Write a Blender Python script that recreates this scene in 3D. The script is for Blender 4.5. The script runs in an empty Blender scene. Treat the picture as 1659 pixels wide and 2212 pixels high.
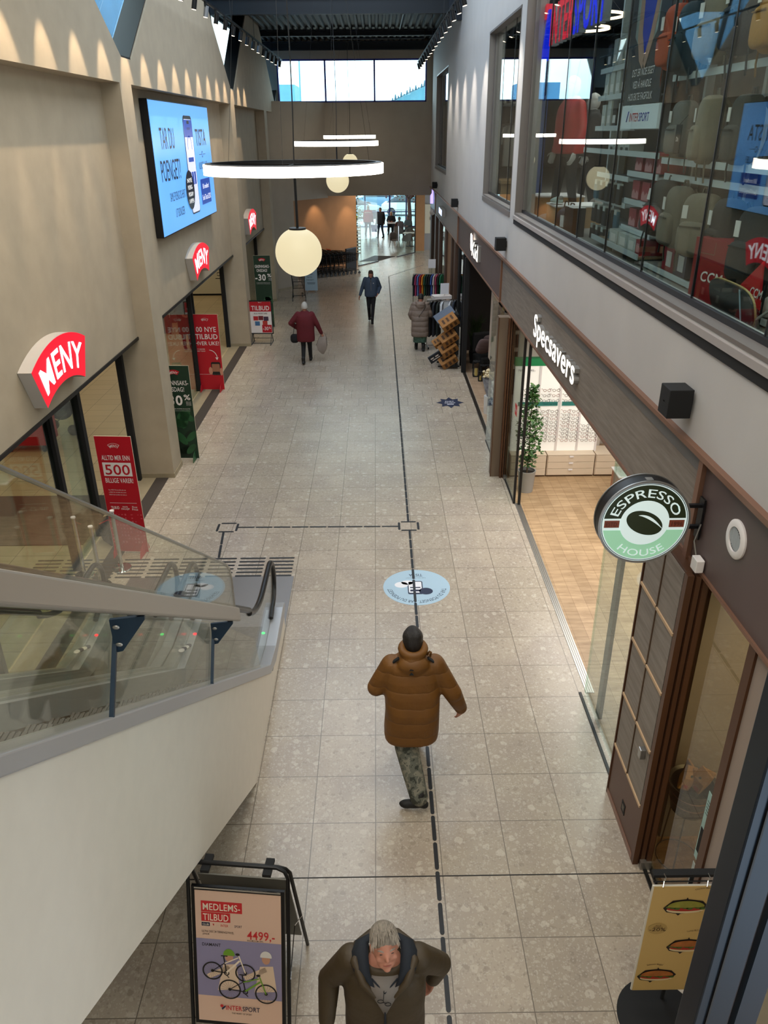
import bpy, bmesh, math, random
from mathutils import Vector, Matrix, Euler
S = bpy.context.scene
COL = S.collection
PI = math.pi
rnd = random.Random(7)

# ---------------- camera
H = 5.96
cd = bpy.data.cameras.new('camera'); cam = bpy.data.objects.new('camera', cd); COL.objects.link(cam)
cd.sensor_fit = 'VERTICAL'; cd.sensor_height = 36.0; cd.lens = 1665.04 / 2212 * 36.0
cd.clip_start = 0.05; cd.clip_end = 600
_f = 1665.04
_yd = Vector(((810.1 - 829.5) / _f, (285.07 - 1106) / _f, 1)).normalized()
_x = Vector((1, -.01148, 0)); _x.z = -(_x.x * _yd.x + _x.y * _yd.y) / _yd.z; _x.normalize()
_z = _x.cross(_yd)
if _z.y > 0: _z = -_z
# rows of R: world axes in (right, down, forward) camera space
right = Vector((_x.x, _yd.x, _z.x)); down = Vector((_x.y, _yd.y, _z.y)); fwd = Vector((_x.z, _yd.z, _z.z))
M = Matrix((right, -down, -fwd)).transposed().to_4x4(); M.translation = Vector((0, 0, H))
cam.matrix_world = M
S.camera = cam

# ---------------- world, exposure
w = bpy.data.worlds.new('sky'); S.world = w; w.use_nodes = True
wn = w.node_tree.nodes; wl = w.node_tree.links
bg = wn['Background']; tc = wn.new('ShaderNodeTexCoord'); mp = wn.new('ShaderNodeMapping'); mp.inputs['Scale'].default_value = (1, 1, 3.5)
nz = wn.new('ShaderNodeTexNoise'); nz.inputs['Scale'].default_value = 2.2; nz.inputs['Detail'].default_value = 5
cr = wn.new('ShaderNodeValToRGB'); cr.color_ramp.elements[0].position = .38; cr.color_ramp.elements[0].color = (.52, .76, 1, 1)
cr.color_ramp.elements[1].position = .62; cr.color_ramp.elements[1].color = (.92, .97, 1, 1)
wl.new(tc.outputs['Generated'], mp.inputs['Vector']); wl.new(mp.outputs['Vector'], nz.inputs['Vector'])
wl.new(nz.outputs['Fac'], cr.inputs['Fac']); wl.new(cr.outputs['Color'], bg.inputs['Color'])
bg.inputs['Strength'].default_value = 4.6
S.view_settings.view_transform = 'Standard'; S.view_settings.look = 'None'; S.view_settings.gamma = 1; S.view_settings.use_curve_mapping = False
S.view_settings.exposure = 0.2
S.cycles.max_bounces = 7; S.cycles.diffuse_bounces = 3; S.cycles.glossy_bounces = 4; S.cycles.transmission_bounces = 4
S.cycles.transparent_max_bounces = 16; S.cycles.caustics_reflective = False; S.cycles.caustics_refractive = False
S.cycles.sample_clamp_indirect = 4.0; S.cycles.use_denoising = True; S.cycles.use_light_tree = True

def area(name, loc, size, power, color=(1, 1, 1), rot=(0, 0, 0), spread=PI):
    l = bpy.data.lights.new(name, 'AREA'); l.shape = 'RECTANGLE'; l.size, l.size_y = size; l.energy = power; l.color = color; l.spread = spread
    o = bpy.data.objects.new(name, l); o.location = loc; o.rotation_euler = rot; COL.objects.link(o); return o
def spot(name, loc, target, power, color, size, blend=.3, rad=.03):
    l = bpy.data.lights.new(name, 'SPOT'); l.energy = power; l.color = color; l.spot_size = math.radians(size); l.spot_blend = blend; l.shadow_soft_size = rad
    o = bpy.data.objects.new(name, l); o.location = loc
    o.rotation_euler = (Vector(target) - Vector(loc)).to_track_quat('-Z', 'Y').to_euler(); COL.objects.link(o); return o
WARM = (1, .80, .58); NEUT = (1, .93, .83); COOL = (.78, .89, 1)
# added fill lights below the closed roof, and portals at the windows
area('roof_fill', (-.8, 17, 10.6), (4.5, 12), 560, (.76, .88, 1))  # added cool fill for the middle floor; the deck above is closed
area('entrance_fill', (-.6, 4.5, 10.4), (4.5, 8), 400, (1, .93, .83))  # added overhead fill for the near floor, not a lamp of the hall
area('entrance_fill', (-.4, -3.2, 9.6), (5, 2.5), 300, (1, .93, .84), (math.radians(38), 0, 0))  # unseen fill added behind the camera to brighten the A-frame poster
for loc, size, rot in (((-.9, 35.95, 7.82), (6.0, 1.55), (math.radians(-90), 0, 0)), ((-4.5, 14.06, 8.9), (3.4, 7), (0, math.radians(-90), 0)), ((-4.5, 24.26, 8.9), (3.4, 7), (0, math.radians(-90), 0)), ((-4.5, 3.86, 8.9), (3.4, 7), (0, math.radians(-90), 0)), ((-.5, 57.3, 1.8), (12, 3.4), (math.radians(-90), 0, 0))):
    area('window_portal', loc, size, 1, (1, 1, 1), rot).data.cycles.is_portal = True
# lamps in the ceilings of the shops
area('grocery_ceiling_lamp', (-8.2, 14, 3.1), (4, 9), 85, (1, .86, .62))
area('grocery_ceiling_lamp', (-8.2, 26, 3.1), (4, 12), 110, (1, .86, .62))
area('optician_ceiling_lamp', (4.4, 10.2, 2.93), (3, 5.5), 210, (1, .96, .9))
area('interior_shop_ceiling_lamp', (4.2, 19, 2.93), (2.5, 6), 32, (1, .9, .8))
area('clothes_shop_ceiling_lamp', (4.2, 28.5, 2.93), (2.5, 7), 30, (1, .88, .75))
area('coffee_shop_ceiling_lamp', (4.0, 3.6, 2.93), (2.2, 2.4), 75, (1, .84, .64))
area('sports_shop_ceiling_lamp', (4.6, 7.5, 8.7), (2.6, 11), 430, (1, .97, .93))
area('sports_shop_ceiling_lamp', (4.6, 17, 8.7), (2.6, 7), 180, (1, .97, .93))
area('cafe_ceiling_lamp', (-1, 49, 3.35), (6, 9), 90, (1, .9, .78))
area('passage_ceiling_lamp', (.5, 38.5, 3.4), (3.5, 3.5), 60, (1, .86, .68))
for px, py in ((-2.9, 37.9), (-1.35, 39.0)):
    spot('tan_wall_spot', (px + .42, py - .38, 3.42), (px - .05, py + .3, 1.6), 55, WARM, 62, .8)

# ---------------- materials
def hexc(h):
    h = h.lstrip('#'); v = [int(h[i:i + 2], 16) / 255 for i in (0, 2, 4)]
    return tuple((c / 12.92 if c <= .04045 else ((c + .055) / 1.055) ** 2.4) for c in v)
MATS = {}
def mat(name, col, rough=.6, metal=0, emit=0, ecol=None, spec=.5, noise=0, nscale=8, bump=0, bscale=40, coat=0, stretch=None, sheen=0):
    if name in MATS: return MATS[name]
    m = bpy.data.materials.new(name); m.use_nodes = True; nt = m.node_tree; b = nt.nodes['Principled BSDF']
    c = hexc(col) if isinstance(col, str) else col
    b.inputs['Base Color'].default_value = (*c, 1); b.inputs['Roughness'].default_value = rough; b.inputs['Metallic'].default_value = metal
    b.inputs['Specular IOR Level'].default_value = spec; b.inputs['Coat Weight'].default_value = coat; b.inputs['Sheen Weight'].default_value = sheen
    if emit: b.inputs['Emission Color'].default_value = (*(hexc(ecol) if ecol else c), 1); b.inputs['Emission Strength'].default_value = emit
    if noise or bump:
        t = nt.nodes.new('ShaderNodeTexCoord'); vec = t.outputs['Object']
        if stretch:
            p = nt.nodes.new('ShaderNodeMapping'); p.inputs['Scale'].default_value = stretch; nt.links.new(vec, p.inputs['Vector']); vec = p.outputs['Vector']
    if noise:
        n = nt.nodes.new('ShaderNodeTexNoise'); n.inputs['Scale'].default_value = nscale; n.inputs['Detail'].default_value = 5; nt.links.new(vec, n.inputs['Vector'])
        r = nt.nodes.new('ShaderNodeValToRGB'); r.color_ramp.elements[0].position = .3; r.color_ramp.elements[1].position = .7
        r.color_ramp.elements[0].color = (*[x * (1 - noise) for x in c], 1); r.color_ramp.elements[1].color = (*[min(1, x * (1 + noise)) for x in c], 1)
        nt.links.new(n.outputs['Fac'], r.inputs['Fac']); nt.links.new(r.outputs['Color'], b.inputs['Base Color'])
    if bump:
        n2 = nt.nodes.new('ShaderNodeTexNoise'); n2.inputs['Scale'].default_value = bscale; n2.inputs['Detail'].default_value = 4; nt.links.new(vec, n2.inputs['Vector'])
        bp = nt.nodes.new('ShaderNodeBump'); bp.inputs['Strength'].default_value = bump; bp.inputs['Distance'].default_value = .02
        nt.links.new(n2.outputs['Fac'], bp.inputs['Height']); nt.links.new(bp.outputs['Normal'], b.inputs['Normal'])
    MATS[name] = m; return m
def glassmat(name, tint='#f4fbf8', ior=1.45, boost=0.0, k=1.0):
    if name in MATS: return MATS[name]
    m = bpy.data.materials.new(name); m.use_nodes = True; nt = m.node_tree; nt.nodes.clear()
    o = nt.nodes.new('ShaderNodeOutputMaterial'); mx = nt.nodes.new('ShaderNodeMixShader'); t = nt.nodes.new('ShaderNodeBsdfTransparent'); g = nt.nodes.new('ShaderNodeBsdfGlossy')
    geo = nt.nodes.new('ShaderNodeNewGeometry'); dt = nt.nodes.new('ShaderNodeVectorMath'); dt.operation = 'DOT_PRODUCT'
    nt.links.new(geo.outputs['Normal'], dt.inputs[0]); nt.links.new(geo.outputs['Incoming'], dt.inputs[1])
    def mth(op, x, v=None, add=None):
        q = nt.nodes.new('ShaderNodeMath'); q.operation = op; nt.links.new(x, q.inputs[0])
        if v is not None: q.inputs[1].default_value = v
        if add is not None: q.inputs[2].default_value = add
        return q.outputs[0]
    r0 = ((ior - 1) / (ior + 1)) ** 2
    x = mth('ABSOLUTE', dt.outputs['Value']); x = mth('MULTIPLY_ADD', x, -1, 1); x = mth('POWER', x, 5); fr = mth('MULTIPLY_ADD', x, (1 - r0) * k, (r0 + boost) * k)
    t.inputs['Color'].default_value = (*hexc(tint), 1); g.inputs['Roughness'].default_value = 0.0
    nt.links.new(fr, mx.inputs['Fac'])
    nt.links.new(t.outputs[0], mx.inputs[1]); nt.links.new(g.outputs[0], mx.inputs[2]); nt.links.new(mx.outputs[0], o.inputs['Surface'])
    MATS[name] = m; return m

# ---------------- mesh builder
class MB:
    def __init__(s): s.v = []; s.f = []; s.mi = []; s.cur = 0
    def add(s, vs, fs, M=None):
        b = len(s.v)
        s.v += [tuple(M @ Vector(p)) if M else tuple(p) for p in vs]
        s.f += [tuple(i + b for i in f) for f in fs]; s.mi += [s.cur] * len(fs); return s
    def box(s, x0, x1, y0, y1, z0, z1, M=None):
        x0, x1 = min(x0, x1), max(x0, x1); y0, y1 = min(y0, y1), max(y0, y1); z0, z1 = min(z0, z1), max(z0, z1)
        v = [(x0, y0, z0), (x1, y0, z0), (x1, y1, z0), (x0, y1, z0), (x0, y0, z1), (x1, y0, z1), (x1, y1, z1), (x0, y1, z1)]
        return s.add(v, [(0, 3, 2, 1), (4, 5, 6, 7), (0, 1, 5, 4), (1, 2, 6, 5), (2, 3, 7, 6), (3, 0, 4, 7)], M)
    def bar(s, p, q, w, h=None, up=(0, 0, 1)):
        p, q = Vector(p), Vector(q); d = q - p; L = d.length; d.normalize(); u = Vector(up)
        if abs(d.dot(u)) > .98: u = Vector((0, 1, 0))
        r = d.cross(u).normalized(); u = r.cross(d); h = h or w
        Mx = Matrix((r, d, u)).transposed().to_4x4(); Mx.translation = p
        return s.box(-w / 2, w / 2, 0, L, -h / 2, h / 2, Mx)
    def tube(s, pts, r, n=8, cap=True, M=None):
        pts = [Vector(p) for p in pts]; rs = r if isinstance(r, (list, tuple)) else [r] * len(pts); vs = []; fs = []
        a = None
        for i, p in enumerate(pts):
            d = (pts[min(i + 1, len(pts) - 1)] - pts[max(i - 1, 0)]).normalized()
            if a is None: a = d.orthogonal().normalized()
            else:
                a = a - d * a.dot(d)
                a = a.normalized() if a.length > 1e-6 else d.orthogonal().normalized()
            b = d.cross(a)
            for k in range(n):
                t = 2 * PI * k / n; vs.append(p + (a * math.cos(t) + b * math.sin(t)) * rs[i])
        for i in range(len(pts) - 1):
            for k in range(n): fs.append((i * n + k, i * n + (k + 1) % n, (i + 1) * n + (k + 1) % n, (i + 1) * n + k))
        if cap: fs.append(tuple(range(n))[::-1]); fs.append(tuple((len(pts) - 1) * n + k for k in range(n)))
        return s.add(vs, fs, M)
    def cyl(s, c, r, h, n=20, M=None, r2=None):
        c = Vector(c); return s.tube([c, c + Vector((0, 0, h))], [r, r if r2 is None else r2], n, True, M)
    def ell(s, c, rx, ry, rz, n=14, m=9, fn=None, M=None):
        vs = [(0, 0, -1)]; fs = []
        for j in range(1, m):
            ph = -PI / 2 + PI * j / m
            for k in range(n): t = 2 * PI * k / n; vs.append((math.cos(ph) * math.cos(t), math.cos(ph) * math.sin(t), math.sin(ph)))
        vs.append((0, 0, 1)); N = len(vs) - 1
        if fn: vs = [fn(*v) for v in vs]
        vs = [(c[0] + v[0] * rx, c[1] + v[1] * ry, c[2] + v[2] * rz) for v in vs]
        for k in range(n): fs.append((0, 1 + (k + 1) % n, 1 + k)); fs.append((N, N - n + k, N - n + (k + 1) % n))
        for j in range(m - 2):
            for k in range(n): a = 1 + j * n; fs.append((a + k, a + (k + 1) % n, a + n + (k + 1) % n, a + n + k))
        return s.add(vs, fs, M)
    def lathe(s, prof, c=(0, 0, 0), n=24, M=None, cap=False):
        vs = []; fs = []
        for r, z in prof:
            for k in range(n): t = 2 * PI * k / n; vs.append((c[0] + r * math.cos(t), c[1] + r * math.sin(t), c[2] + z))
        for i in range(len(prof) - 1):
            for k in range(n): fs.append((i * n + k, i * n + (k + 1) % n, (i + 1) * n + (k + 1) % n, (i + 1) * n + k))
        if cap: fs.append(tuple(range(n))[::-1]); fs.append(tuple((len(prof) - 1) * n + k for k in range(n)))
        return s.add(vs, fs, M)
    def rings(s, rings, M=None, cap=True):
        n = len(rings[0]); vs = [p for r in rings for p in r]; fs = []
        for i in range(len(rings) - 1):
            for k in range(n): fs.append((i * n + k, i * n + (k + 1) % n, (i + 1) * n + (k + 1) % n, (i + 1) * n + k))
        if cap: fs.append(tuple(range(n))[::-1]); fs.append(tuple((len(rings) - 1) * n + k for k in range(n)))
        return s.add(vs, fs, M)
    def prism(s, pts, d0, d1, axis='y', M=None):
        """pts 2D outline; axis y: (x,z) extruded in y; x: (y,z) in x; z: (x,y) in z"""
        n = len(pts)
        P = {'y': lambda a, b, d: (a, d, b), 'x': lambda a, b, d: (d, a, b), 'z': lambda a, b, d: (a, b, d)}[axis]
        vs = [P(a, b, d0) for a, b in pts] + [P(a, b, d1) for a, b in pts]
        fs = [tuple(range(n))[::-1], tuple(range(n, 2 * n))] + [(k, (k + 1) % n, n + (k + 1) % n, n + k) for k in range(n)]
        return s.add(vs, fs, M)
    def build(s, name, m, parent=None, smooth=False, bevel=0, fix=True):
        me = bpy.data.meshes.new(name); me.from_pydata(s.v, [], s.f)
        ms = m if isinstance(m, (list, tuple)) else [m]
        for q in ms: me.materials.append(q)
        if len(ms) > 1: me.polygons.foreach_set('material_index', s.mi)
        if fix:
            bm = bmesh.new(); bm.from_mesh(me); bmesh.ops.recalc_face_normals(bm, faces=bm.faces); bm.to_mesh(me); bm.free()
        return link(name, me, parent, smooth, bevel)
def link(name, me, parent=None, smooth=False, bevel=0):
    o = bpy.data.objects.new(name, me); COL.objects.link(o); o.parent = parent
    if smooth:
        me.polygons.foreach_set('use_smooth', [True] * len(me.polygons))
        if smooth != 2: me.set_sharp_from_angle(angle=math.radians(42))
    if bevel:
        b = o.modifiers.new('bevel', 'BEVEL'); b.width = bevel; b.segments = 2; b.limit_method = 'ANGLE'
    return o
def tag(o, label, cat, group=None):
    o['label'] = label; o['category'] = cat
    if group: o['group'] = group
    return o
def struct(o, kind='structure'): o['kind'] = kind; return o
def thing(name, label, cat, loc=(0, 0, 0), rz=0, group=None, rot=None):
    o = bpy.data.objects.new(name, None); COL.objects.link(o); o.empty_display_size = .1
    o.location = loc; o.rotation_euler = rot or (0, 0, rz); tag(o, label, cat, group); return o
KIDS = {}
def dup(root, loc=None, rz=None, label=None, group=None, scale=None, rot=None):
    def kids(o): return [c for c in bpy.data.objects if c.parent == o]
    r = root.copy(); COL.objects.link(r)
    if loc is not None: r.location = loc
    if rot is not None: r.rotation_euler = rot
    elif rz is not None: r.rotation_euler = (0, 0, rz)
    if label: r['label'] = label
    if group: r['group'] = group
    if scale: r.scale = scale if isinstance(scale, tuple) else (scale,) * 3
    if root.name not in KIDS: KIDS[root.name] = [(c, kids(c)) for c in kids(root)]
    for ch, gs in KIDS[root.name]:
        c = ch.copy(); COL.objects.link(c); c.parent = r
        for g in gs: d = g.copy(); COL.objects.link(d); d.parent = c
    return r
ORD = ['first', 'second', 'third', 'fourth', 'fifth', 'sixth', 'seventh', 'eighth', 'ninth', 'tenth', 'eleventh', 'twelfth', 'thirteenth', 'fourteenth', 'fifteenth', 'sixteenth', 'seventeenth', 'eighteenth', 'nineteenth', 'twentieth']

# ---------------- lettering: outline text turned into flat or raised mesh
_TC = {}
def glyphs(txt, bold=0, depth=0, res=3):
    k = (txt, bold, depth, res)
    if k not in _TC:
        c = bpy.data.curves.new('t', 'FONT'); c.body = txt; c.resolution_u = res; c.offset = bold * .55; c.space_character = 1 + 2.0 * max(0, bold); c.extrude = depth; c.align_x = 'LEFT'
        o = bpy.data.objects.new('t', c); COL.objects.link(o); dg = bpy.context.evaluated_depsgraph_get(); dg.update()
        me = bpy.data.meshes.new_from_object(o.evaluated_get(dg)); vs = [tuple(v.co) for v in me.vertices]; fs = [tuple(p.vertices) for p in me.polygons]
        bpy.data.objects.remove(o); bpy.data.curves.remove(c); bpy.data.meshes.remove(me); _TC[k] = (vs, fs)
    return _TC[k]
class Txt:
    """collects words laid out in a plane (u right, v up, raised along n) into one mesh"""
    def __init__(s): s.mb = MB()
    def put(s, txt, cx, cy, h, w=None, bold=.012, depth=0, arc=None, rot=0, align='c', fn=None, shear=0):
        """cx,cy centre of the box; h cap height; w full width (None: natural x .8). arc=(radius, up): bend round a circle centred at (cx,cy)"""
        vs, fs = glyphs(txt, bold, depth)
        if not vs: return s
        x0 = min(v[0] for v in vs); x1 = max(v[0] for v in vs); y0 = min(v[1] for v in vs); y1 = max(v[1] for v in vs)
        k = h / .73; kx = (w / (x1 - x0)) if w else k * .86
        W = (x1 - x0) * kx; out = []
        for x, y, z in vs:
            X = (x - x0) * kx - W / 2 + shear * y * k; Y = (y - .365) * k
            if align == 'l': X += W / 2
            if fn: X, Y = fn(X, Y)
            if arc:
                R, up = arc; t = X / R
                if up: X, Y = math.sin(t) * (R + Y), math.cos(t) * (R + Y)
                else: X, Y = math.sin(t) * (R - Y), -math.cos(t) * (R - Y)
            if rot: c_, s_ = math.cos(rot), math.sin(rot); X, Y = X * c_ - Y * s_, X * s_ + Y * c_
            out.append((cx + X, cy + Y, z * k))
        s.mb.add(out, fs); return s
    def rect(s, cx, cy, w, h, rot=0):
        c, q = math.cos(rot), math.sin(rot)
        s.mb.add([(cx + a * c - b * q, cy + a * q + b * c, 0) for a, b in ((-w / 2, -h / 2), (w / 2, -h / 2), (w / 2, h / 2), (-w / 2, h / 2))], [(0, 1, 2, 3)]); return s
    def poly(s, pts): s.mb.add([(a, b, 0) for a, b in pts], [tuple(range(len(pts)))]); return s
    def disc(s, cx, cy, r, ry=None, n=28): return s.poly([(cx + r * math.cos(2 * PI * k / n), cy + (ry or r) * math.sin(2 * PI * k / n)) for k in range(n)])
    def ring(s, cx, cy, r0, r1, a0=0, a1=2 * PI, n=28):
        vs = []; fs = []
        for k in range(n + 1):
            t = a0 + (a1 - a0) * k / n; vs += [(cx + r0 * math.cos(t), cy + r0 * math.sin(t), 0), (cx + r1 * math.cos(t), cy + r1 * math.sin(t), 0)]
        for k in range(n): fs.append((2 * k, 2 * k + 1, 2 * k + 3, 2 * k + 2))
        s.mb.add(vs, fs); return s
    def line(s, a, b, w):
        a, b = Vector(a), Vector(b); d = b - a; n = Vector((-d.y, d.x)).normalized() * w / 2
        return s.poly([tuple(a + n), tuple(a - n), tuple(b - n), tuple(b + n)])
    def build(s, name, m, parent=None, plane='front', off=.003, at=(0, 0, 0), thick=.0015):
        """front: u=+X, v=+Z, raised towards -Y.  left: u=-Y.. see UV. floor: u=X v=Y"""
        u, v, n = {'front': ((1, 0, 0), (0, 0, 1), (0, -1, 0)), 'faceL': ((0, -1, 0), (0, 0, 1), (-1, 0, 0)), 'faceR': ((0, 1, 0), (0, 0, 1), (1, 0, 0)),
                   'floor': ((1, 0, 0), (0, 1, 0), (0, 0, 1)), 'floorflip': ((-1, 0, 0), (0, -1, 0), (0, 0, 1))}[plane]
        u, v, n, a = Vector(u), Vector(v), Vector(n), Vector(at)
        s.mb.v = [tuple(a + u * x + v * y + n * (z + off)) for x, y, z in s.mb.v]
        return s.mb.build(name, m, parent, fix=False)
# ---------------- surfaces of the building
def tilemat(name, c1, c2, cm, bw, rh, off, ox=0, oy=0, rough=.4, mortar=.004, chips=True, brick_from=None, bumpy=.02):
    m = bpy.data.materials.new(name); m.use_nodes = True; nt = m.node_tree; N = nt.nodes; L = nt.links; b = N['Principled BSDF']
    t = N.new('ShaderNodeTexCoord'); mp = N.new('ShaderNodeMapping'); mp.inputs['Location'].default_value = (ox, oy, 0); L.new(t.outputs['Object'], mp.inputs['Vector'])
    def brick(o, vec=None):
        k = N.new('ShaderNodeTexBrick'); k.offset = o; k.squash = 1; k.inputs['Scale'].default_value = 1; k.inputs['Brick Width'].default_value = bw; k.inputs['Row Height'].default_value = rh
        k.inputs['Mortar Size'].default_value = mortar; k.inputs['Mortar Smooth'].default_value = .1; k.inputs['Bias'].default_value = 0
        k.inputs['Color1'].default_value = (*hexc(c1), 1); k.inputs['Color2'].default_value = (*hexc(c2), 1); k.inputs['Mortar'].default_value = (*hexc(cm), 1)
        L.new(vec or mp.outputs['Vector'], k.inputs['Vector']); return k
    k1 = brick(off); col = k1.outputs['Color']; fac = k1.outputs['Fac']
    if brick_from:
        # each row is pushed a third of a tile along
        s0 = N.new('ShaderNodeSeparateXYZ'); L.new(mp.outputs['Vector'], s0.inputs[0])
        def mth(op, x, a, b_=None):
            q = N.new('ShaderNodeMath'); q.operation = op; L.new(x, q.inputs[0]); q.inputs[1].default_value = a
            return q
        fl = mth('DIVIDE', s0.outputs['Y'], rh); f2 = mth('FLOOR', fl.outputs[0], 0); f3 = mth('MULTIPLY', f2.outputs[0], bw / 3); ax = N.new('ShaderNodeMath'); L.new(s0.outputs['X'], ax.inputs[0]); L.new(f3.outputs[0], ax.inputs[1])
        cx = N.new('ShaderNodeCombineXYZ'); L.new(ax.outputs[0], cx.inputs['X']); L.new(s0.outputs['Y'], cx.inputs['Y'])
        k2 = brick(0, cx.outputs[0]); sx = N.new('ShaderNodeSeparateXYZ'); L.new(t.outputs['Object'], sx.inputs[0])
        g = N.new('ShaderNodeMath'); g.operation = 'GREATER_THAN'; g.inputs[1].default_value = brick_from; L.new(sx.outputs['Y'], g.inputs[0])
        mx = N.new('ShaderNodeMixRGB'); L.new(g.outputs[0], mx.inputs[0]); L.new(col, mx.inputs[1]); L.new(k2.outputs['Color'], mx.inputs[2]); col = mx.outputs[0]
    def mixc(fac_out, colour, base, amount):
        mx = N.new('ShaderNodeMixRGB'); ml = N.new('ShaderNodeMath'); ml.operation = 'MULTIPLY'; ml.inputs[1].default_value = amount; L.new(fac_out, ml.inputs[0])
        L.new(ml.outputs[0], mx.inputs[0]); L.new(base, mx.inputs[1]); mx.inputs[2].default_value = (*hexc(colour), 1); return mx.outputs[0]
    if chips:
        nz = N.new('ShaderNodeTexNoise'); nz.inputs['Scale'].default_value = 1.6; nz.inputs['Detail'].default_value = 6; L.new(t.outputs['Object'], nz.inputs['Vector'])
        r = N.new('ShaderNodeValToRGB'); r.color_ramp.elements[0].position = .42; r.color_ramp.elements[1].position = .68; L.new(nz.outputs['Fac'], r.inputs['Fac'])
        col = mixc(r.outputs['Color'], '#96897f', col, .55)
        # distorted coordinates give the stone chips ragged outlines
        nw = N.new('ShaderNodeTexNoise'); nw.inputs['Scale'].default_value = 14; nw.inputs['Detail'].default_value = 3; L.new(t.outputs['Object'], nw.inputs['Vector'])
        va = N.new('ShaderNodeVectorMath'); va.operation = 'SCALE'; va.inputs['Scale'].default_value = .06; L.new(nw.outputs['Color'], va.inputs[0])
        vb = N.new('ShaderNodeVectorMath'); vb.operation = 'ADD'; L.new(va.outputs[0], vb.inputs[0]); L.new(t.outputs['Object'], vb.inputs[1])
        for sc, th, cc, am, key in ((8, .30, '#cbc1b2', .48, .72), (20, .36, '#c6bbac', .42, .5), (13, .30, '#857a6d', .45, .66), (52, .38, '#c6bcae', .42, .45), (36, .34, '#8b8075', .38, .5)):
            v = N.new('ShaderNodeTexVoronoi'); v.inputs['Scale'].default_value = sc; L.new(vb.outputs[0], v.inputs['Vector'])
            a = N.new('ShaderNodeMath'); a.operation = 'LESS_THAN'; a.inputs[1].default_value = th; L.new(v.outputs['Distance'], a.inputs[0])
            sp = N.new('ShaderNodeSeparateXYZ'); L.new(v.outputs['Color'], sp.inputs[0])
            c_ = N.new('ShaderNodeMath'); c_.operation = 'GREATER_THAN'; c_.inputs[1].default_value = key; L.new(sp.outputs['X'], c_.inputs[0])
            e = N.new('ShaderNodeMath'); e.operation = 'MULTIPLY'; L.new(a.outputs[0], e.inputs[0]); L.new(c_.outputs[0], e.inputs[1])
            col = mixc(e.outputs[0], cc, col, am)
        # joints stay on top of the chips
        jf = k1.outputs['Fac']
        if brick_from:
            mj = N.new('ShaderNodeMixRGB'); L.new(g.outputs[0], mj.inputs[0]); L.new(k1.outputs['Fac'], mj.inputs[1]); L.new(k2.outputs['Fac'], mj.inputs[2]); jf = mj.outputs[0]
        col = mixc(jf, cm, col, 1.0)
    L.new(col, b.inputs['Base Color']); b.inputs['Roughness'].default_value = rough; b.inputs['Specular IOR Level'].default_value = .6
    return m
def woodmat(name, c1, c2, scale=(1, 9, 9), rough=.45, nscale=2.2, planks=None):
    m = bpy.data.materials.new(name); m.use_nodes = True; nt = m.node_tree; N = nt.nodes; L = nt.links; b = N['Principled BSDF']
    t = N.new('ShaderNodeTexCoord'); mp = N.new('ShaderNodeMapping'); mp.inputs['Scale'].default_value = scale; L.new(t.outputs['Object'], mp.inputs['Vector'])
    n = N.new('ShaderNodeTexNoise'); n.inputs['Scale'].default_value = nscale; n.inputs['Detail'].default_value = 8; n.inputs['Roughness'].default_value = .65; L.new(mp.outputs['Vector'], n.inputs['Vector'])
    r = N.new('ShaderNodeValToRGB'); r.color_ramp.elements[0].position = .35; r.color_ramp.elements[1].position = .66
    r.color_ramp.elements[0].color = (*hexc(c1), 1); r.color_ramp.elements[1].color = (*hexc(c2), 1); L.new(n.outputs['Fac'], r.inputs['Fac']); col = r.outputs['Color']
    if planks:
        k = N.new('ShaderNodeTexBrick'); k.offset = .37; k.inputs['Scale'].default_value = 1; k.inputs['Brick Width'].default_value = planks[0]; k.inputs['Row Height'].default_value = planks[1]; k.inputs['Mortar Size'].default_value = .002
        k.inputs['Color1'].default_value = (1, 1, 1, 1); k.inputs['Color2'].default_value = (.8, .78, .74, 1); k.inputs['Mortar'].default_value = (.45, .38, .3, 1)
        q = N.new('ShaderNodeMapping'); q.inputs['Rotation'].default_value = (0, 0, planks[2]); L.new(t.outputs['Object'], q.inputs['Vector']); L.new(q.outputs['Vector'], k.inputs['Vector'])
        mx = N.new('ShaderNodeMixRGB'); mx.blend_type = 'MULTIPLY'; mx.inputs[0].default_value = 1; L.new(col, mx.inputs[1]); L.new(k.outputs['Color'], mx.inputs[2]); col = mx.outputs[0]
    L.new(col, b.inputs['Base Color']); b.inputs['Roughness'].default_value = rough; MATS[name] = m; return m
m_floor = tilemat('terrazzo_tiles', '#b1a493', '#a69a89', '#6f665b', .6, .6, 0, ox=.071 + 12, oy=-8.332 + 60, rough=.27, brick_from=17.13)
m_mtile = tilemat('grocery_tiles', '#c2ac84', '#b9a37b', '#85734f', .62, .42, 0, ox=20, oy=20, rough=.4, mortar=.006, chips=False)
m_oak = woodmat('oak_planks', '#9c7d5a', '#c4a580', (1.2, 9, 9), .42, 1.6, planks=(1.3, .17, PI / 2 + .0))
m_cafewood = woodmat('coffee_planks', '#9c7448', '#caa273', (1.2, 8, 8), .5, 1.5, planks=(1.3, .18, PI / 2))
m_darkoak = woodmat('shop_planks', '#8d7660', '#b39b83', (1.2, 9, 9), .5, 1.5, planks=(1.2, .16, PI / 2))
m_wl = mat('plaster_beige', '#a89b86', .85, noise=.05, nscale=3, bump=.05, bscale=60)
m_wr = mat('plaster_grey', '#b9b6b2', .8, noise=.03, nscale=2, bump=.03, bscale=60)
m_wb = mat('plaster_back', '#a3998a', .85, noise=.04, nscale=2, bump=.03, bscale=50)
m_tan = mat('tan_plaster', '#a3744a', .8, noise=.05, nscale=3)
m_steel_d = mat('steel_dark_blue', '#101d2b', .38, .4)
m_steel_b = mat('steel_brown_black', '#15110f', .45, .3)
m_black = mat('black_metal', '#0b0b0d', .45, .2)
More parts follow.
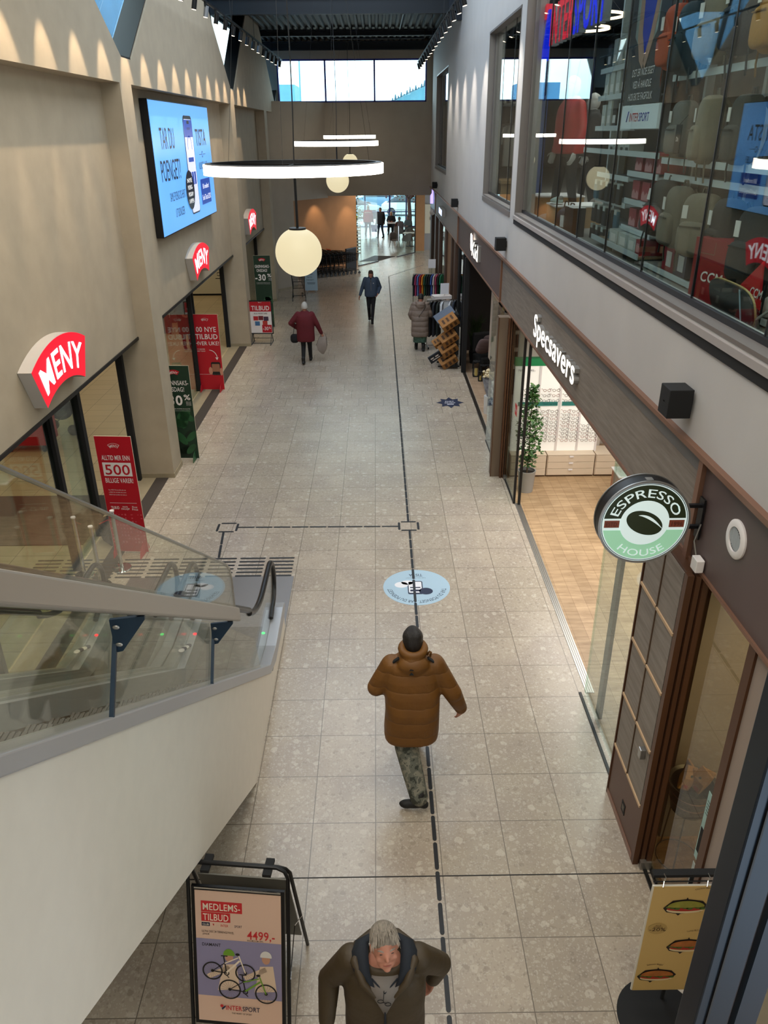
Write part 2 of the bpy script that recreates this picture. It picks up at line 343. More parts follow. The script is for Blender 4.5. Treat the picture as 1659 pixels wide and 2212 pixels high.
m_blk = mat('black_matte', '#0a0a0b', .8)
m_bronze = mat('bronze_trim', '#8a6653', .4, .45)
m_brownp = mat('bronze_panel', '#5a3a26', .42, .35)
m_fwood = woodmat('fascia_grey_oak', '#71685f', '#8d8379', (10, .7, 10), .5, 2.5)
m_fbrown = mat('fascia_brown', '#5b4b48', .5, noise=.04, nscale=2)
m_fgrey = mat('fascia_greige', '#8b857f', .55, noise=.04)
m_fblue = mat('fascia_blue_grey', '#8c9aa6', .4)
m_alu = mat('brushed_alu', '#a9a7a3', .33, .85, bump=.02, bscale=200, stretch=(40, 1, 1))
m_chrome = mat('chrome', '#c9c9c9', .12, 1)
m_white = mat('white_paint', '#d9d6d0', .6)
m_glass = glassmat('clear_glass', '#f3faf6')
m_glass_w = glassmat('sports_glass', '#eef6f4', 1.5)
m_deck = mat('corrugated_deck', '#0c1820', .6, .1)
m_ceil = mat('shop_ceiling', '#6c6862', .8)
m_dark = mat('dark_interior', '#2b2623', .8)
m_frameblue = mat('window_frame_blue', '#1f2a8c', .4)
m_rail = mat('floor_rail', '#3a352f', .4, .6)
def wallx(mb, X0, X1, y0, y1, z0, z1, holes):
    """wall normal to x with rectangular holes (ya,yb,za,zb)"""
    ys = sorted({y0, y1, *[h[0] for h in holes], *[h[1] for h in holes]}); ys = [y for y in ys if y0 <= y <= y1]
    for a, b in zip(ys, ys[1:]):
        hs = sorted([(h[2], h[3]) for h in holes if h[0] <= a and h[1] >= b]); z = z0
        for p, q in hs:
            if p > z: mb.box(X0, X1, a, b, z, p)
            z = q
        if z < z1: mb.box(X0, X1, a, b, z, z1)
    return mb

# floors
struct(MB().box(-4.6, 2.44, -6, 57, -.3, 0).build('floor', m_floor))
struct(MB().box(-12, -4.6, -6, 38, -.3, .001).build('floor_grocery', m_mtile))
struct(MB().box(2.44, 7.5, 5.12, 14.05, -.3, .001).build('floor_optician', m_oak)); struct(MB().box(4.3, 7.5, 14.05, 15.3, -.3, .001).build('floor_optician_rear', m_oak)); struct(MB().box(2.44, 4.3, 14.05, 15.3, -.3, .001).build('floor_home_shop', m_darkoak))
struct(MB().box(2.44, 7.5, -2, 5.12, -.3, .001).build('floor_coffee', m_cafewood))
struct(MB().box(2.44, 7.5, 15.3, 36, -.3, .001).build('floor_shop', m_darkoak))
struct(MB().box(2.44, 9, 36, 57, -.3, 0).build('floor_passage', m_floor))
m_carpet = mat('sports_floor', '#7d7872', .75, noise=.08, nscale=6)
struct(MB().box(2.66, 9, 0, 34, 4.3, 4.6).build('floor_sports', m_carpet))
# thresholds of the grocery doors and floor rails
m_thresh = mat('threshold_stone', '#93876f', .5, noise=.06, nscale=6)
m_dmat = mat('doormat_dark', '#3b332c', .9, noise=.2, nscale=120)
for i, (a, b) in enumerate(((6.5, 13.7), (14.33, 23.87), (24.55, 31.0))):
    struct(MB().box(-4.6, -4.3, a, b, 0, .003).build('trim_%d' % (1 + 2 * i), m_thresh)); struct(MB().box(-4.3, -4.06, a, b, 0, .004).build('trim_%d' % (2 + 2 * i), m_dmat))
mb = MB(); mb.box(2.34, 2.42, 15.1, 20.8, 0, .006); struct(mb.build('trim_7', m_rail))
mb = MB()
for k in range(4): mb.box(2.415 + k * .026, 2.415 + k * .026 + .02, 7.19, 12.36, 0, .008)
struct(mb.build('trim_8', m_alu))
struct(MB().box(2.33, 2.36, 4.5, 7.2, 0, .012).build('trim_9', m_black))
struct(MB().box(-4.05, 2.4, 4.722, 4.732, 0, .001).build('trim_10', m_blk))

# left wall: columns, recessed bays over the grocery doors, zigzag head with V windows
mb = MB()
cols = [(3.4, 4.0), (13.70, 14.33), (23.87, 24.55), (31.0, 31.7)]
for a, b in cols: mb.box(-4.70, -3.95, a, b, 0, 6.68)
for a, b in zip(cols, cols[1:]): mb.box(-4.70, -4.26, a[1], b[0], 2.73, 6.68)
mb.box(-4.7, -3.95, -6, 3.4, 0, 6.68); mb.box(-4.7, -4.3, 31.7, 33.2, 0, 7.05)
mb.box(-4.7, -3.95, -6, 35.6, 6.68, 7.04)
zt = 11.0
vb = [(3.78 + 10.2 * k, 3.78 + 10.2 * k + .56) for k in range(4)]
prev = -6
for k, (a, b) in enumerate(vb):
    top = lambda y, s: y + s * 1.5 * (zt - 7.04)
    l0 = prev; r = a
    if k == 0: pts = [(-6, 7.04), (a, 7.04), (a - 5.1, 10.44), (a - 5.1, zt), (-6, zt)]
    else:
        p = vb[k - 1][1]; mid = (p + a) / 2; h = 7.04 + (a - p) / 2 / 1.5
        pts = [(p, 7.04), (a, 7.04), (mid, h)]
    mb.prism(pts, -4.35, -3.95, 'x')
struct(mb.build('wall_left', m_wl))
mb = MB()
for a, b in cols[1:]: mb.box(-4.68, -3.935, a - .015, b + .015, 0, .09)
struct(mb.build('baseboard_left', m_thresh))
struct(MB().box(-4.7, -4.24, 4.0, 31.0, 2.68, 2.73).build('trim_11', m_black))
# V windows
for k, (a, b) in enumerate(vb[:4]):
    fr = MB()
    for s, y in ((-1, a), (1, b)):
        p = Vector((-4.16, y + s * .0, 7.04)); q = Vector((-4.16, y + s * 5.0, 7.04 + 5.0 / 1.5))
        fr.bar(p, q, .36, .05, up=(0, -s * 1, 1.5))
    fr.box(-4.35, -3.97, a - .02, b + .02, 7.03, 7.07)
    o = struct(fr.build('window_%d' % (k + 1), m_steel_b))
    g = MB(); g.prism([(a, 7.06), (b, 7.06), (b + 5, 10.4), (a - 5, 10.4)], -4.36, -4.34, 'x'); g.build('pane', m_glass, o)
    st = MB(); c = (a + b) / 2
    st.bar((-4.30, a + .1, 7.1), (-4.30, a - 4.6, 10.25), .12, .34, up=(1, 0, 0)); st.bar((-4.32, c, 7.1), (-4.32, c - 1.15, 10.3), .1, .1, up=(1, 0, 0))
    st.build('steel_strut', m_steel_d, o)
# outside behind the V windows: added face blocks bright sky, so panes look blue
m_out = mat('outside_cladding', '#4d86b4', .6, noise=.12, nscale=1.2)
tag(MB().box(-9, -8.6, -4, 40, 3.5, 14).build('blue_backdrop', m_out), 'added blue grey face hiding the sky behind the left V windows', 'building')

# back: diagonal wall, upper wall with the window band
dg = lambda a, b, t, off=0: (a[0] + (b[0] - a[0]) * t, a[1] + (b[1] - a[1]) * t)
A_, B_, C_ = (-4.35, 32.85), (-3.38, 34.02), (-2.05, 35.62)
def diag(mb, p, q, z0, z1, th=.25):
    d = Vector((q[0] - p[0], q[1] - p[1], 0)).normalized(); n = Vector((-d.y, d.x, 0)) * th
    pts = [(p[0], p[1]), (q[0], q[1]), (q[0] + n.x, q[1] + n.y), (p[0] + n.x, p[1] + n.y)]; return mb.prism(pts, z0, z1, 'z')
mb = MB(); diag(mb, A_, B_, 0, 3.45); diag(mb, A_, C_, 3.45, 7.05)
mb.box(-4.3, -4.0, 35.3, 35.9, 0, .01)
struct(mb.build('wall_back_left', m_wb))
struct(diag(MB(), (A_[0], A_[1] - .02), (B_[0], B_[1] - .02), 0, .09).build('baseboard_back', m_thresh))
mb = MB()
M90 = Matrix.Rotation(PI / 2, 4, 'Z')
def wally(mb, Y0, Y1, x0, x1, z0, z1, holes):
    xs = sorted({x0, x1, *[h[0] for h in holes], *[h[1] for h in holes]})
    for a, b in zip(xs, xs[1:]):
        hs = sorted([(h[2], h[3]) for h in holes if h[0] <= a and h[1] >= b]); z = z0
        for p, q in hs:
            if p > z: mb.box(a, b, Y0, Y1, z, p)
            z = q
        if z < z1: mb.box(a, b, Y0, Y1, z, z1)
    return mb
wally(mb, 35.6, 35.95, -4.7, 2.36, 3.52, 9.4, [(-3.92, 2.11, 7.05, 8.59)])
struct(mb.build('wall_back', m_wb))
fr = MB()
for x in (-3.9, -1.99, .0, 2.09): fr.box(x - .035, x + .035, 35.62, 35.72, 7.05, 8.59)
for z in (7.08, 8.56): fr.box(-3.92, 2.11, 35.62, 35.72, z - .03, z + .03)
o = struct(fr.build('window_5', m_frameblue))
for a, b in ((-3.86, -2.03), (-1.95, -.04), (.04, 2.05)): MB().box(a, b, 35.66, 35.67, 7.11, 8.53).build('pane', m_glass, o)

# right wall
HOL = [(28.0, 33.15, 4.75, 7.84), (14.42, 18.22, 4.70, 7.75), (1.0, 13.93, 4.69, 9.3)]
mb = wallx(MB(), 2.35, 2.68, -6, 35.95, 3.86, 11, HOL); struct(mb.build('wall_right', m_wr))
m_wframe = mat('window_reveal', '#77716d', .45, .3)
for i, (a, b, c, d) in enumerate(HOL):
    fr = MB(); t = .035
    fr.box(2.345, 2.52, a, a + t, c, d); fr.box(2.345, 2.52, b - t, b, c, d); fr.box(2.345, 2.52, a, b, d - t, d); fr.box(2.345, 2.52, a, b, c, c + .03)
    fr.box(2.47, 2.53, a + t, a + .1, c, d); fr.box(2.47, 2.53, b - .1, b - t, c, d)
    o = struct(fr.build('window_%d' % (6 + i), m_wframe))
    MB().box(2.46, 2.50, a + t, b - t, c + .03, c + .075).build('glazing_channel', m_black, o)
    n = max(3, round((b - a) / 1.24)) if i else 4
    wd = (b - a - 2 * t) / n
    for k in range(n):
        MB().box(2.478, 2.490, a + t + k * wd + .006, a + t + (k + 1) * wd - .006, c + .07, d - t).build('pane', m_glass_w, o)
    jt = MB()
    for k in range(1, n): jt.box(2.474, 2.494, a + t + k * wd - .006, a + t + k * wd + .006, c + .07, d - t)
    jt.build('glazing_joint', m_black, o)
# sill ledge under the shop windows
struct(MB().box(2.325, 2.36, .5, 13.95, 4.62, 4.675).build('trim_12', mat('sill_stone', '#9d9794', .5)))
struct(MB().box(2.338, 2.36, .5, 13.95, 4.54, 4.618).build('trim_13', m_blk))
struct(MB().box(2.335, 2.36, 14.42, 18.22, 4.60, 4.69).build('trim_14', m_wframe)); struct(MB().box(2.335, 2.36, 28.0, 33.15, 4.66, 4.74).build('trim_15', m_wframe))

# shop fascias, each its own cladding with bronze edges
FAS = [(1.0, 5.12, m_fbrown), (5.12, 14.95, m_fwood), (14.95, 23.4, m_fbrown), (23.4, 32.6, m_fgrey), (32.6, 35.6, m_fblue)]
n = 16
for a, b, m in FAS:
    struct(MB().box(2.36, 2.6, a, b, 3.05, 3.84).build('trim_%d' % n, m)); n += 1
mb = MB(); mb.box(2.30, 2.4, 1, 35.6, 3.835, 3.875); mb.box(2.34, 2.6, 1, 35.6, 3.03, 3.055)
for y in (5.12, 14.95, 23.4, 32.6): mb.box(2.325, 2.4, y - .035, y + .035, 3.03, 3.84)
struct(mb.build('trim_%d' % n, m_bronze)); n += 1
mb = MB(); mb.box(2.352, 2.4, 5.16, 14.9, 3.70, 3.835); struct(mb.build('trim_%d' % n, mat('fascia_shadow_strip', '#6c6a68', .6))); n += 1  # grey strip painted in place of the shadow along the fascia top
# shop shells on the right
mb = MB()
for y in (5.18, 15.3, 23.4, 32.5): mb.box(2.6 if y != 15.3 else 4.3, 7.5, y - .06, y + .06, 0, 3.0)
mb.box(2.6, 4.3, 14.0, 14.1, 0, 3.0)
struct(mb.build('wall_shop', mat('shop_wall', '#b9ada0', .8)))
struct(MB().box(7.4, 7.6, -2, 36, 0, 4.3).build('wall_shop_rear', mat('shop_wall_brown', '#6d5a48', .8)))
struct(MB().box(2.45, 7.6, -2, 36, 3.0, 3.1).build('ceiling_shops', m_ceil))
# sports shop shell upstairs
struct(MB().box(8.2, 8.4, 0, 34, 4.6, 8.9).build('wall_sports_rear', mat('sports_wall', '#6b655e', .8)))
struct(MB().box(2.68, 8.4, 33.8, 34, 4.6, 8.9).build('wall_sports_end', mat('sports_wall2', '#4b4844', .8)))
struct(MB().box(2.68, 8.4, 0, 34, 8.9, 9.0).build('ceiling_sports', mat('sports_ceiling', '#1a2226', .8)))
# roof
mb = MB(); x = -5.0; prof = []
while x < 2.7:
    prof += [(x, 9.2), (x + .07, 9.2), (x + .10, 9.28), (x + .20, 9.28)]; x += .23
vs = [(a, y, z) for y in (24.6, 36) for a, z in prof]; k = len(prof)
mb.add(vs, [(i, i + 1, k + i + 1, k + i) for i in range(k - 1)])
struct(mb.build('ceiling', m_deck))
struct(MB().box(-5, 2.7, -6, 24.6, 10.75, 10.9).build('ceiling_front', m_deck))
mb = MB()
for y, zl, hh in ((24.3, 8.78, .4), (35.3, 8.86, .3), (32.0, 9.02, .2)):
    mb.box(-4.5, 2.38, y - .1, y + .1, zl, zl + .05); mb.box(-4.5, 2.38, y - .1, y + .1, zl + hh - .05, zl + hh); mb.box(-4.5, 2.38, y - .02, y + .02, zl, zl + hh)
mb.box(-4.5, 2.7, 24.5, 24.6, 9.1, 10.9)
struct(mb.build('ceiling_beams', mat('roof_steel', '#0b1720', .5, .3)))
mb = MB()
mb.box(2.0, 2.36, 24.2, 24.45, 8.62, 9.15)
mb.tube([(-1.6, 33.9, 9.12), (1.9, 33.9, 9.12)], .03, 8); mb.tube([(.9, 25, 9.17), (.9, 33.9, 9.17)], .02, 6)
struct(mb.build('ceiling_pipes', m_steel_d))
# closing walls that the photo never shows but the light needs
struct(MB().box(-12, 9, -6.2, -6, -.3, 11).build('wall_front', m_wb))
struct(MB().box(-12.2, -12, -6, 38, -.3, 3.4).build('wall_grocery', mat('grocery_wall', '#b7a583', .8)))
struct(MB().box(-12, -4.7, 37.5, 37.7, 0, 3.4).build('wall_grocery_end', mat('grocery_wall', '#b7a583', .8)))
struct(MB().box(-12, -4.7, -6, 37.6, 3.3, 3.4).build('ceiling_grocery', m_ceil))
# passage behind: tan wall, ceiling, pillar, glass front, facade
T0, T1 = (-4.3, 36.75), (-.95, 39.62)
mb = MB(); diag(mb, T0, T1, 0, 3.52); struct(mb.build('wall_tan', m_tan))
struct(MB().box(-7, 9, 35.95, 57.3, 3.52, 3.7).build('ceiling_passage', mat('passage_ceiling', '#8d8579', .8)))
struct(MB().box(2.11, 2.62, 44.2, 44.6, 0, 3.52).build('wall_pillar', m_tan)); struct(MB().box(2.09, 2.62, 44.18, 44.6, 0, .09).build('baseboard_pillar', m_thresh))
mb = MB(); mb.box(2.62, 8, 45.3, 45.5, 0, 3.52); mb.box(2.4, 2.6, 35.6, 36.2, 0, 3.5); struct(mb.build('wall_passage', mat('passage_wall', '#8f8a86', .8)))
struct(MB().box(-7.2, -7, 36, 57, 0, 3.52).build('wall_cafe', mat('cafe_wall', '#4a443f', .8)))
P0, P1 = Vector((-.90, 39.62, 0)), Vector((2.11, 44.2, 0)); D_ = (P1 - P0).normalized(); LL = (P1 - P0).length
at = lambda t: P0 + D_ * (t * LL)
mb = MB()
mb.bar(P0 + Vector((0, 0, .02)), at(.33) + Vector((0, 0, .02)), .05, .04); mb.bar(at(.66) + Vector((0, 0, .02)), P1 + Vector((0, 0, .02)), .05, .04); mb.bar(P0 + Vector((0, 0, 3.49)), P1 + Vector((0, 0, 3.49)), .06, .06)
mb.bar(P1 + Vector((0, 0, 0)), P1 + Vector((0, 0, 3.5)), .06)
o = struct(mb.build('door_1', m_black))
for a, b in ((0, .32), (.66, .995)):
    mb = MB(); mb.bar(at(a) + Vector((0, 0, 1.76)), at(b) + Vector((0, 0, 1.76)), .012, 3.4); mb.build('pane', m_glass, o)
for t in (.31, .67):
    mb = MB(); h = at(t) - Vector((D_.y, -D_.x, 0)) * -.06
    mb.tube([h + Vector((0, 0, .75)), h + Vector((0, 0, 1.55))], .018, 8); mb.tube([at(t) + Vector((0, 0, .85)), h + Vector((0, 0, .85))], .012, 6); mb.tube([at(t) + Vector((0, 0, 1.45)), h + Vector((0, 0, 1.45))], .012, 6)
    mb.build('handle', m_chrome, o)
# cafe facade far behind with daylight
fr = MB()
for x in (-6.8, -4.6, -2.4, -.75, .95, 2.1, 3.3, 5.4): fr.box(x - .05, x + .05, 57, 57.12, 0, 3.52)
for z in (.04, 1.0, 3.3): fr.box(-7, 6, 57.02, 57.1, z - .03, z + .03)
o = struct(fr.build('window_9', m_frameblue)); MB().box(-7, 6, 57.05, 57.06, .05, 3.5).build('pane', m_glass, o)
struct(MB().box(5.8, 6, 45.5, 57.1, 0, 3.52).build('wall_cafe_right', mat('cafe_wall', '#4a443f', .8)))
struct(MB().box(-60, 60, 57.2, 140, -.32, -.05).build('ground_outside', mat('asphalt_pale', '#a9b6bd', .8, noise=.1)))
# ---------------- pendants: lit ring with a globe under it
m_ring = mat('ring_glow', '#fff6ea', .5, emit=9, ecol='#fff3e4'); m_globe = mat('globe_glow', '#6e6552', .5, emit=.66, ecol='#fff0c4')
m_cable = mat('cable', '#16181b', .6)
def pendant(Y, X, R, zr, hgt, zg, rg, lab, cat='lamp', drift=.03):
    t = thing('ring_pendant_lamp', lab, 'lamp', (X, Y, 0), 0, 'ring pendants over the aisle')
    MB().lathe([(R, zr), (R, zr + hgt), (R - .02, zr + hgt), (R - .02, zr), (R, zr)], n=72).build('light_band', m_ring, t, True)
    MB().lathe([(R - .022, zr - .0), (R - .022, zr + hgt + .012), (R - .09, zr + hgt + .012), (R - .09, zr + .02), (R - .022, zr - .0)], n=72).build('ring_body', m_black, t, True)
    mb = MB()
    for k in range(3): a = 2 * PI * k / 3 + .5; mb.bar((0, 0, zr + hgt - .01), ((R - .05) * math.cos(a), (R - .05) * math.sin(a), zr + hgt - .01), .012, .012)
    mb.build('spoke', m_black, t)
    zt = 9.215 if Y > 24.6 else 10.76
    mb = MB(); mb.tube([(drift * math.sin(i * .7) * (1 - i / 9), 0, zr + hgt + (zt - zr - hgt) * i / 9) for i in range(10)], .008, 6); mb.build('cable', m_cable, t, True)
    mb = MB()
    for k in range(3): a = 2 * PI * k / 3 + .5; mb.tube([((R - .05) * math.cos(a), (R - .05) * math.sin(a), zr + hgt), (.25 * math.cos(a), .25 * math.sin(a), zt)], .0025, 4)
    mb.build('suspension_wire', m_cable, t)
    MB().tube([(0, 0, zg + rg * .93), (0, 0, zr + hgt)], .017, 8).build('rod', m_black, t, True)
    MB().cyl((0, 0, zg + rg * .90), rg * .36, .03, 24).build('cap', m_black, t, True)
    MB().ell((0, 0, zg), rg, rg, rg, 40, 24, fn=lambda x, y, z: (x, y, min(z, .93))).build('globe', m_globe, t, 2)
pendant(10.6, -1.02, 1.12, 5.50, .115, 4.55, .305, 'large lit ring pendant with warm globe, nearest over the aisle')
pendant(22.5, -1.02, 1.10, 5.64, .115, 4.80, .305, 'lit ring pendant second from the camera, globe under the big ring')
pendant(33.0, -.98, 1.0, 5.74, .115, 4.93, .29, 'farthest lit ring pendant near the window band, globe mostly hidden')

# ---------------- spotlight tracks
m_spot = mat('spot_black', '#101113', .4, .3); m_spotw = mat('spot_grey', '#8f9296', .4, .4); m_lens = mat('spot_lens', '#fff1d8', .3, emit=6, ecol='#ffe6c0')
def track(name, X, z, y0, y1, step, side, lab, col, power, aimdx, where):
    t = thing('light_track', lab, 'light track', (X, 0, 0)); MB().box(-.02, .02, y0, y1, z, z + .04).build('rail', m_spot, t)
    mb = MB(); y = y0 + 1
    while y < y1: mb.tube([(0, y, z + .04), (0, y, 9.15 if y > 24.6 else 10.7)], .006, 5); y += 4
    mb.build('hanger', m_cable, t)
    y = y0 + .3; k = 0
    while y < y1 - .1:
        h = thing('track_spotlight', 'black track spotlight %s of the row on the %s' % (ORD[k] if k < 20 else 'last one', where), 'spotlight', (X, y, z - .1), 0, 'spotlights on the %s' % where)
        d = Vector((aimdx, .0, -1)).normalized(); c = Vector((0, 0, -.06))
        MB().tube([c - d * .10, c + d * .10], .048, 14).build('housing', m_spotw if (k % 7 == 5 and side < 0) else m_spot, h, True)
        MB().tube([c + d * .101, c + d * .106], .04, 14).build('lens', m_lens, h, True)
        MB().box(-.018, .018, -.06, .06, .02, .10).build('adapter', m_spot, h)
        p = Vector((X, y, z - .16)) + d * .13
        if y > 27.5: pass
        elif side < 0: spot('spot_beam', p, p + d, power, col, 36, .5, .02)
        elif k % 2 == 0: spot('spot_beam', p, p + d, power, col, 62, .8, .03)
        y += step; k += 1
track('track', -3.42, 8.35, 4.8, 33.0, 1.13, -1, 'black spotlight track along the left wall', (1, .78, .54), 230, -.22, 'left track')
track('track', 1.62, 8.25, 12.0, 33.0, 1.05, 1, 'black spotlight track along the right wall', (1, .91, .80), 170, .28, 'right track')

# ---------------- lit shop signs on the left
m_red = mat('sign_red', '#d3122b', .4, emit=.75, ecol='#e0142c'); m_redside = mat('sign_side', '#b6b1ab', .5); m_lit = mat('lettering_lit', '#f5f7fb', .4, emit=1.5, ecol='#f2f6ff')
def arcpts(R, r, half, cy, n=20):
    o = [(R * math.sin(a), cy + R * math.cos(a)) for a in [-half + 2 * half * k / n for k in range(n + 1)]]
    i = [(r * math.sin(a), cy + r * math.cos(a)) for a in [half - 2 * half * k / n for k in range(n + 1)]]
    return o, i
def arch_sign(Y, z, k, lab, X=-4.255, dp=.165, group='lit arch signs over the grocery doors'):
    t = thing('arch_sign', lab, 'sign', (X, Y, z), PI / 2, group)   # local: x -> +Y, front faces local -y -> +X
    half = .45; R = 2.15 * k; r = 1.58 * k; cy = -1.78 * k
    o, i = arcpts(R, r, half, cy); i[0] = (i[0][0] * 1.0, i[0][1]); pts = o + i
    MB().prism(pts, 0, -dp, 'y').build('casing', m_redside, t)
    MB().prism([(a * .995, b * .995) for a, b in pts], -dp - .004, -dp, 'y').build('face', m_red, t)
    T = Txt(); T.put('MENY', 0, cy, .36 * k, 1.42 * k, .028, arc=((R + r) / 2, True)); T.build('lettering', m_lit, t, off=dp + .008)
    return t
arch_sign(9.86, 3.28, 1, 'big red lit arch sign above the first grocery door, nearest the escalator')
arch_sign(18.83, 3.31, 1, 'red lit arch sign under the big advertising screen')
arch_sign(27.2, 3.35, 1, 'farthest red lit arch sign above the third grocery door')

# ---------------- advertising screen
m_scr = mat('screen_blue', '#63a8ee', .3, emit=.62, ecol='#62abf5'); m_scrd = mat('screen_navy', '#101a33', .3, emit=.02); m_scrb = mat('screen_royal', '#1d4bb0', .3, emit=.35); m_scrl = mat('screen_pale', '#d9ddf6', .3, emit=.55); m_scrw = mat('screen_white', '#ffffff', .3, emit=.7)
t = thing('advertising_screen', 'large blue advertising screen on the upper left wall asking TAR DU POENGET', 'screen', (-4.25, 18.55, 5.34), PI / 2)
hw, hh = 2.76, 1.2
MB().box(-hw, hw, -.14, 0, -hh, hh).build('casing', m_black, t); MB().box(-hw + .02, hw - .02, -.146, -.14, -hh + .02, hh - .02).build('display', m_scr, t)
def serif(T, s, cx, cy, h, w): return T.put(s, cx, cy, h, w, -.006)
T = Txt(); T.put('TAR DU', -1.62, .55, .40, 1.15, .0).put('POENGET?', -1.58, -.02, .40, 1.62, .0).put('SAMLE POENG OG HENT', -1.25, -.52, .17, 1.35, 0).put('UT BONUSER', -1.2, -.84, .17, .8, 0).put('TISTA', 1.62, .55, .36, 1.15, .01).ring(1.62, .18, .05, .07).line((1.25, .18), (1.55, .18), .01).line((1.7, .18), (2.0, .18), .01).put('KUNDEKLUBB', 1.62, -.05, .16, .95, 0)
T.build('lettering', m_scrd, t, off=.152)
def rrect(T, cx, cy, w, h, r=.05):
    p = []
    for sx, sy, a0 in ((1, 1, 0), (-1, 1, PI / 2), (-1, -1, PI), (1, -1, 1.5 * PI)):
        for k in range(5): a = a0 + k * PI / 8; p.append((cx + sx * (w / 2 - r) + r * math.cos(a), cy + sy * (h / 2 - r) + r * math.sin(a)))
    return T.poly(p)
T = Txt(); rrect(T, .35, -.02, .88, 1.98, .12); T.build('phone_outline', m_scrd, t, off=.150)
T = Txt(); rrect(T, .35, -.04, .80, 1.88, .09); T.build('phone_screen', m_scrl, t, off=.153)
T = Txt(); T.rect(.35, .72, .80, .34).rect(.35, .1, .52, .09)
for k in range(3): T.rect(.13 + k * .22, -.28, .17, .26)
T.ring(.35, .36, .19, .22, -.3, PI + .3); T.rect(1.62, -.62, 1.1, .55); T.build('blue_field', m_scrb, t, off=.156)
T = Txt(); T.rect(.35, .84, .22, .06).put('KUNDEKLUBB', .35, .72, .05, .3, 0).disc(-.08, -.5, .42, .40); T.build('dark_field', m_scrd, t, off=.159)
T = Txt(); T.put('Bli medlem!', 1.62, -.5, .11, .7, .0).put('Send Tista til 2242', 1.62, -.74, .12, .95, .0)
for k, s in enumerate(('NYE', 'POENG-', 'PROGRAM', 'I APPEN')): T.put(s, -.08, -.3 - k * .14, .09, .45, 0)
T.put('500', .35, .33, .07, .15, .0); T.build('white_lettering', m_scrw, t, off=.163)

# ---------------- floor guide strips and stickers
m_guide = mat('guide_black', '#15161a', .5)
def dash(mb, a, b, w=.038, z=.004):
    a, b = Vector((*a, 0)), Vector((*b, 0)); d = (b - a).normalized(); n = Vector((-d.y, d.x, 0)) * w / 2; pts = []
    for c, s in ((a, -1), (b, 1)):
        base = c - d * s * w / 2
        for k in range(5): t_ = (-PI / 2 + PI * k / 4); pts.append(base + d * s * math.cos(t_) * w / 2 + n * math.sin(t_) * s)
    mb.prism([(p.x, p.y) for p in pts], 0, z, 'z')
def run(mb, a, b, pitch=.31, gap=.018):
    a, b = Vector(a), Vector(b); n = max(1, round((b - a).length / pitch)); s = (b - a) / n; u = s.normalized() * gap / 2
    for k in range(n): dash(mb, a + s * k + u, a + s * (k + 1) - u)
mb = MB(); run(mb, (.478, 2.9), (.50, 11.38)); run(mb, (.49, 11.70), (.555, 36.6))
tag(mb.build('guide_strip', m_guide), 'long black dashed guide strip running down the middle of the aisle floor', 'guide strip')
mb = MB(); run(mb, (.555, 36.6), (2.35, 39.9)); tag(mb.build('guide_strip', m_guide), 'black guide strip turning right across the far floor', 'guide strip')
mb = MB(); run(mb, (-2.40, 11.56), (.33, 11.53)); tag(mb.build('guide_strip', m_guide), 'black dashed guide strip crossing between two small square markers', 'guide strip')
mb = MB(); run(mb, (-2.60, 11.40), (-2.52, 10.52), .44); tag(mb.build('guide_strip', m_guide), 'short black guide strip leading to the escalator comb', 'guide strip')
for x, y, l in ((-2.56, 11.56, 'black square floor marker on the left end of the crossing strip'), (.49, 11.54, 'black square floor marker where the guide strips cross')):
    mb = MB(); a, b = .16, .155
    for p, q in (((x - a + .03, y - b), (x + a - .03, y - b)), ((x - a + .03, y + b), (x + a - .03, y + b)), ((x - a, y - b + .02), (x - a, y + b - .02)), ((x + a, y - b + .02), (x + a, y + b - .02))): dash(mb, p, q)
    tag(mb.build('floor_marker', m_guide), l, 'floor marker')
mb = MB()
for r in range(6):
    for c in range(9): x = -1.33 - c * .45; dash(mb, (x, 9.97 + r * .106), (x - .40, 9.97 + r * .106))
tag(mb.build('attention_strips', m_guide), 'rows of short black warning strips on the floor before the escalators', 'floor strips')
m_stick = mat('sticker_blue', '#a9c4d6', .4); m_navy = mat('print_navy', '#1b2340', .5); m_printw = mat('print_white', '#e9e9ee', .5)
t = thing('floor_sticker', 'round pale blue floor sticker under the guide strip', 'sticker', (.53, 9.6, 0))
MB().cyl((0, 0, .0005), .487, .0015, 48).build('disc', m_stick, t)
T = Txt(); T.put('TAR DU POENGET. TAR DU POENGET', 0, 0, .07, 1.15, .004, arc=(.40, True)); T.put('TISTA', 0, -.33, .075, .2, .01).put('TAR DU POENGET', 0, -.25, .018, .3, 0); rrect(T, .02, .02, .22, .36, .03); T.build('lettering', m_navy, t, 'floorflip', .0025)
T = Txt(); rrect(T, .02, .01, .19, .30, .02).disc(.22, -.06, .10, .08).disc(.13, -.12, .09, .06); T.build('phone_picture', m_printw, t, 'floorflip', .003)
T = Txt(); T.rect(.02, .02, .15, .03).rect(.02, .1, .15, .05).disc(-.13, .12, .10, .09); T.build('picture_dark', m_navy, t, 'floorflip', .0035)
t = thing('floor_sticker', 'dark blue star-shaped floor sticker by the home shop entrance', 'sticker', (1.76, 18.1, 0))
pts = [(.34 * a * math.cos(b), .41 * a * math.sin(b)) for a, b in [((1.0 if k % 2 else .72), 2 * PI * k / 16) for k in range(16)]]
pts = [(x * .85, y) for x, y in pts]; pts[0] = (.34, 0)
MB().prism([(-.34, 0), (-.2, .12), (-.22, .3), (-.08, .24), (0, .42), (.08, .24), (.22, .3), (.2, .12), (.34, 0), (.2, -.12), (.22, -.3), (.08, -.24), (0, -.42), (-.08, -.24), (-.22, -.3), (-.2, -.12)], .0005, .002, 'z').build('star', m_navy, t)
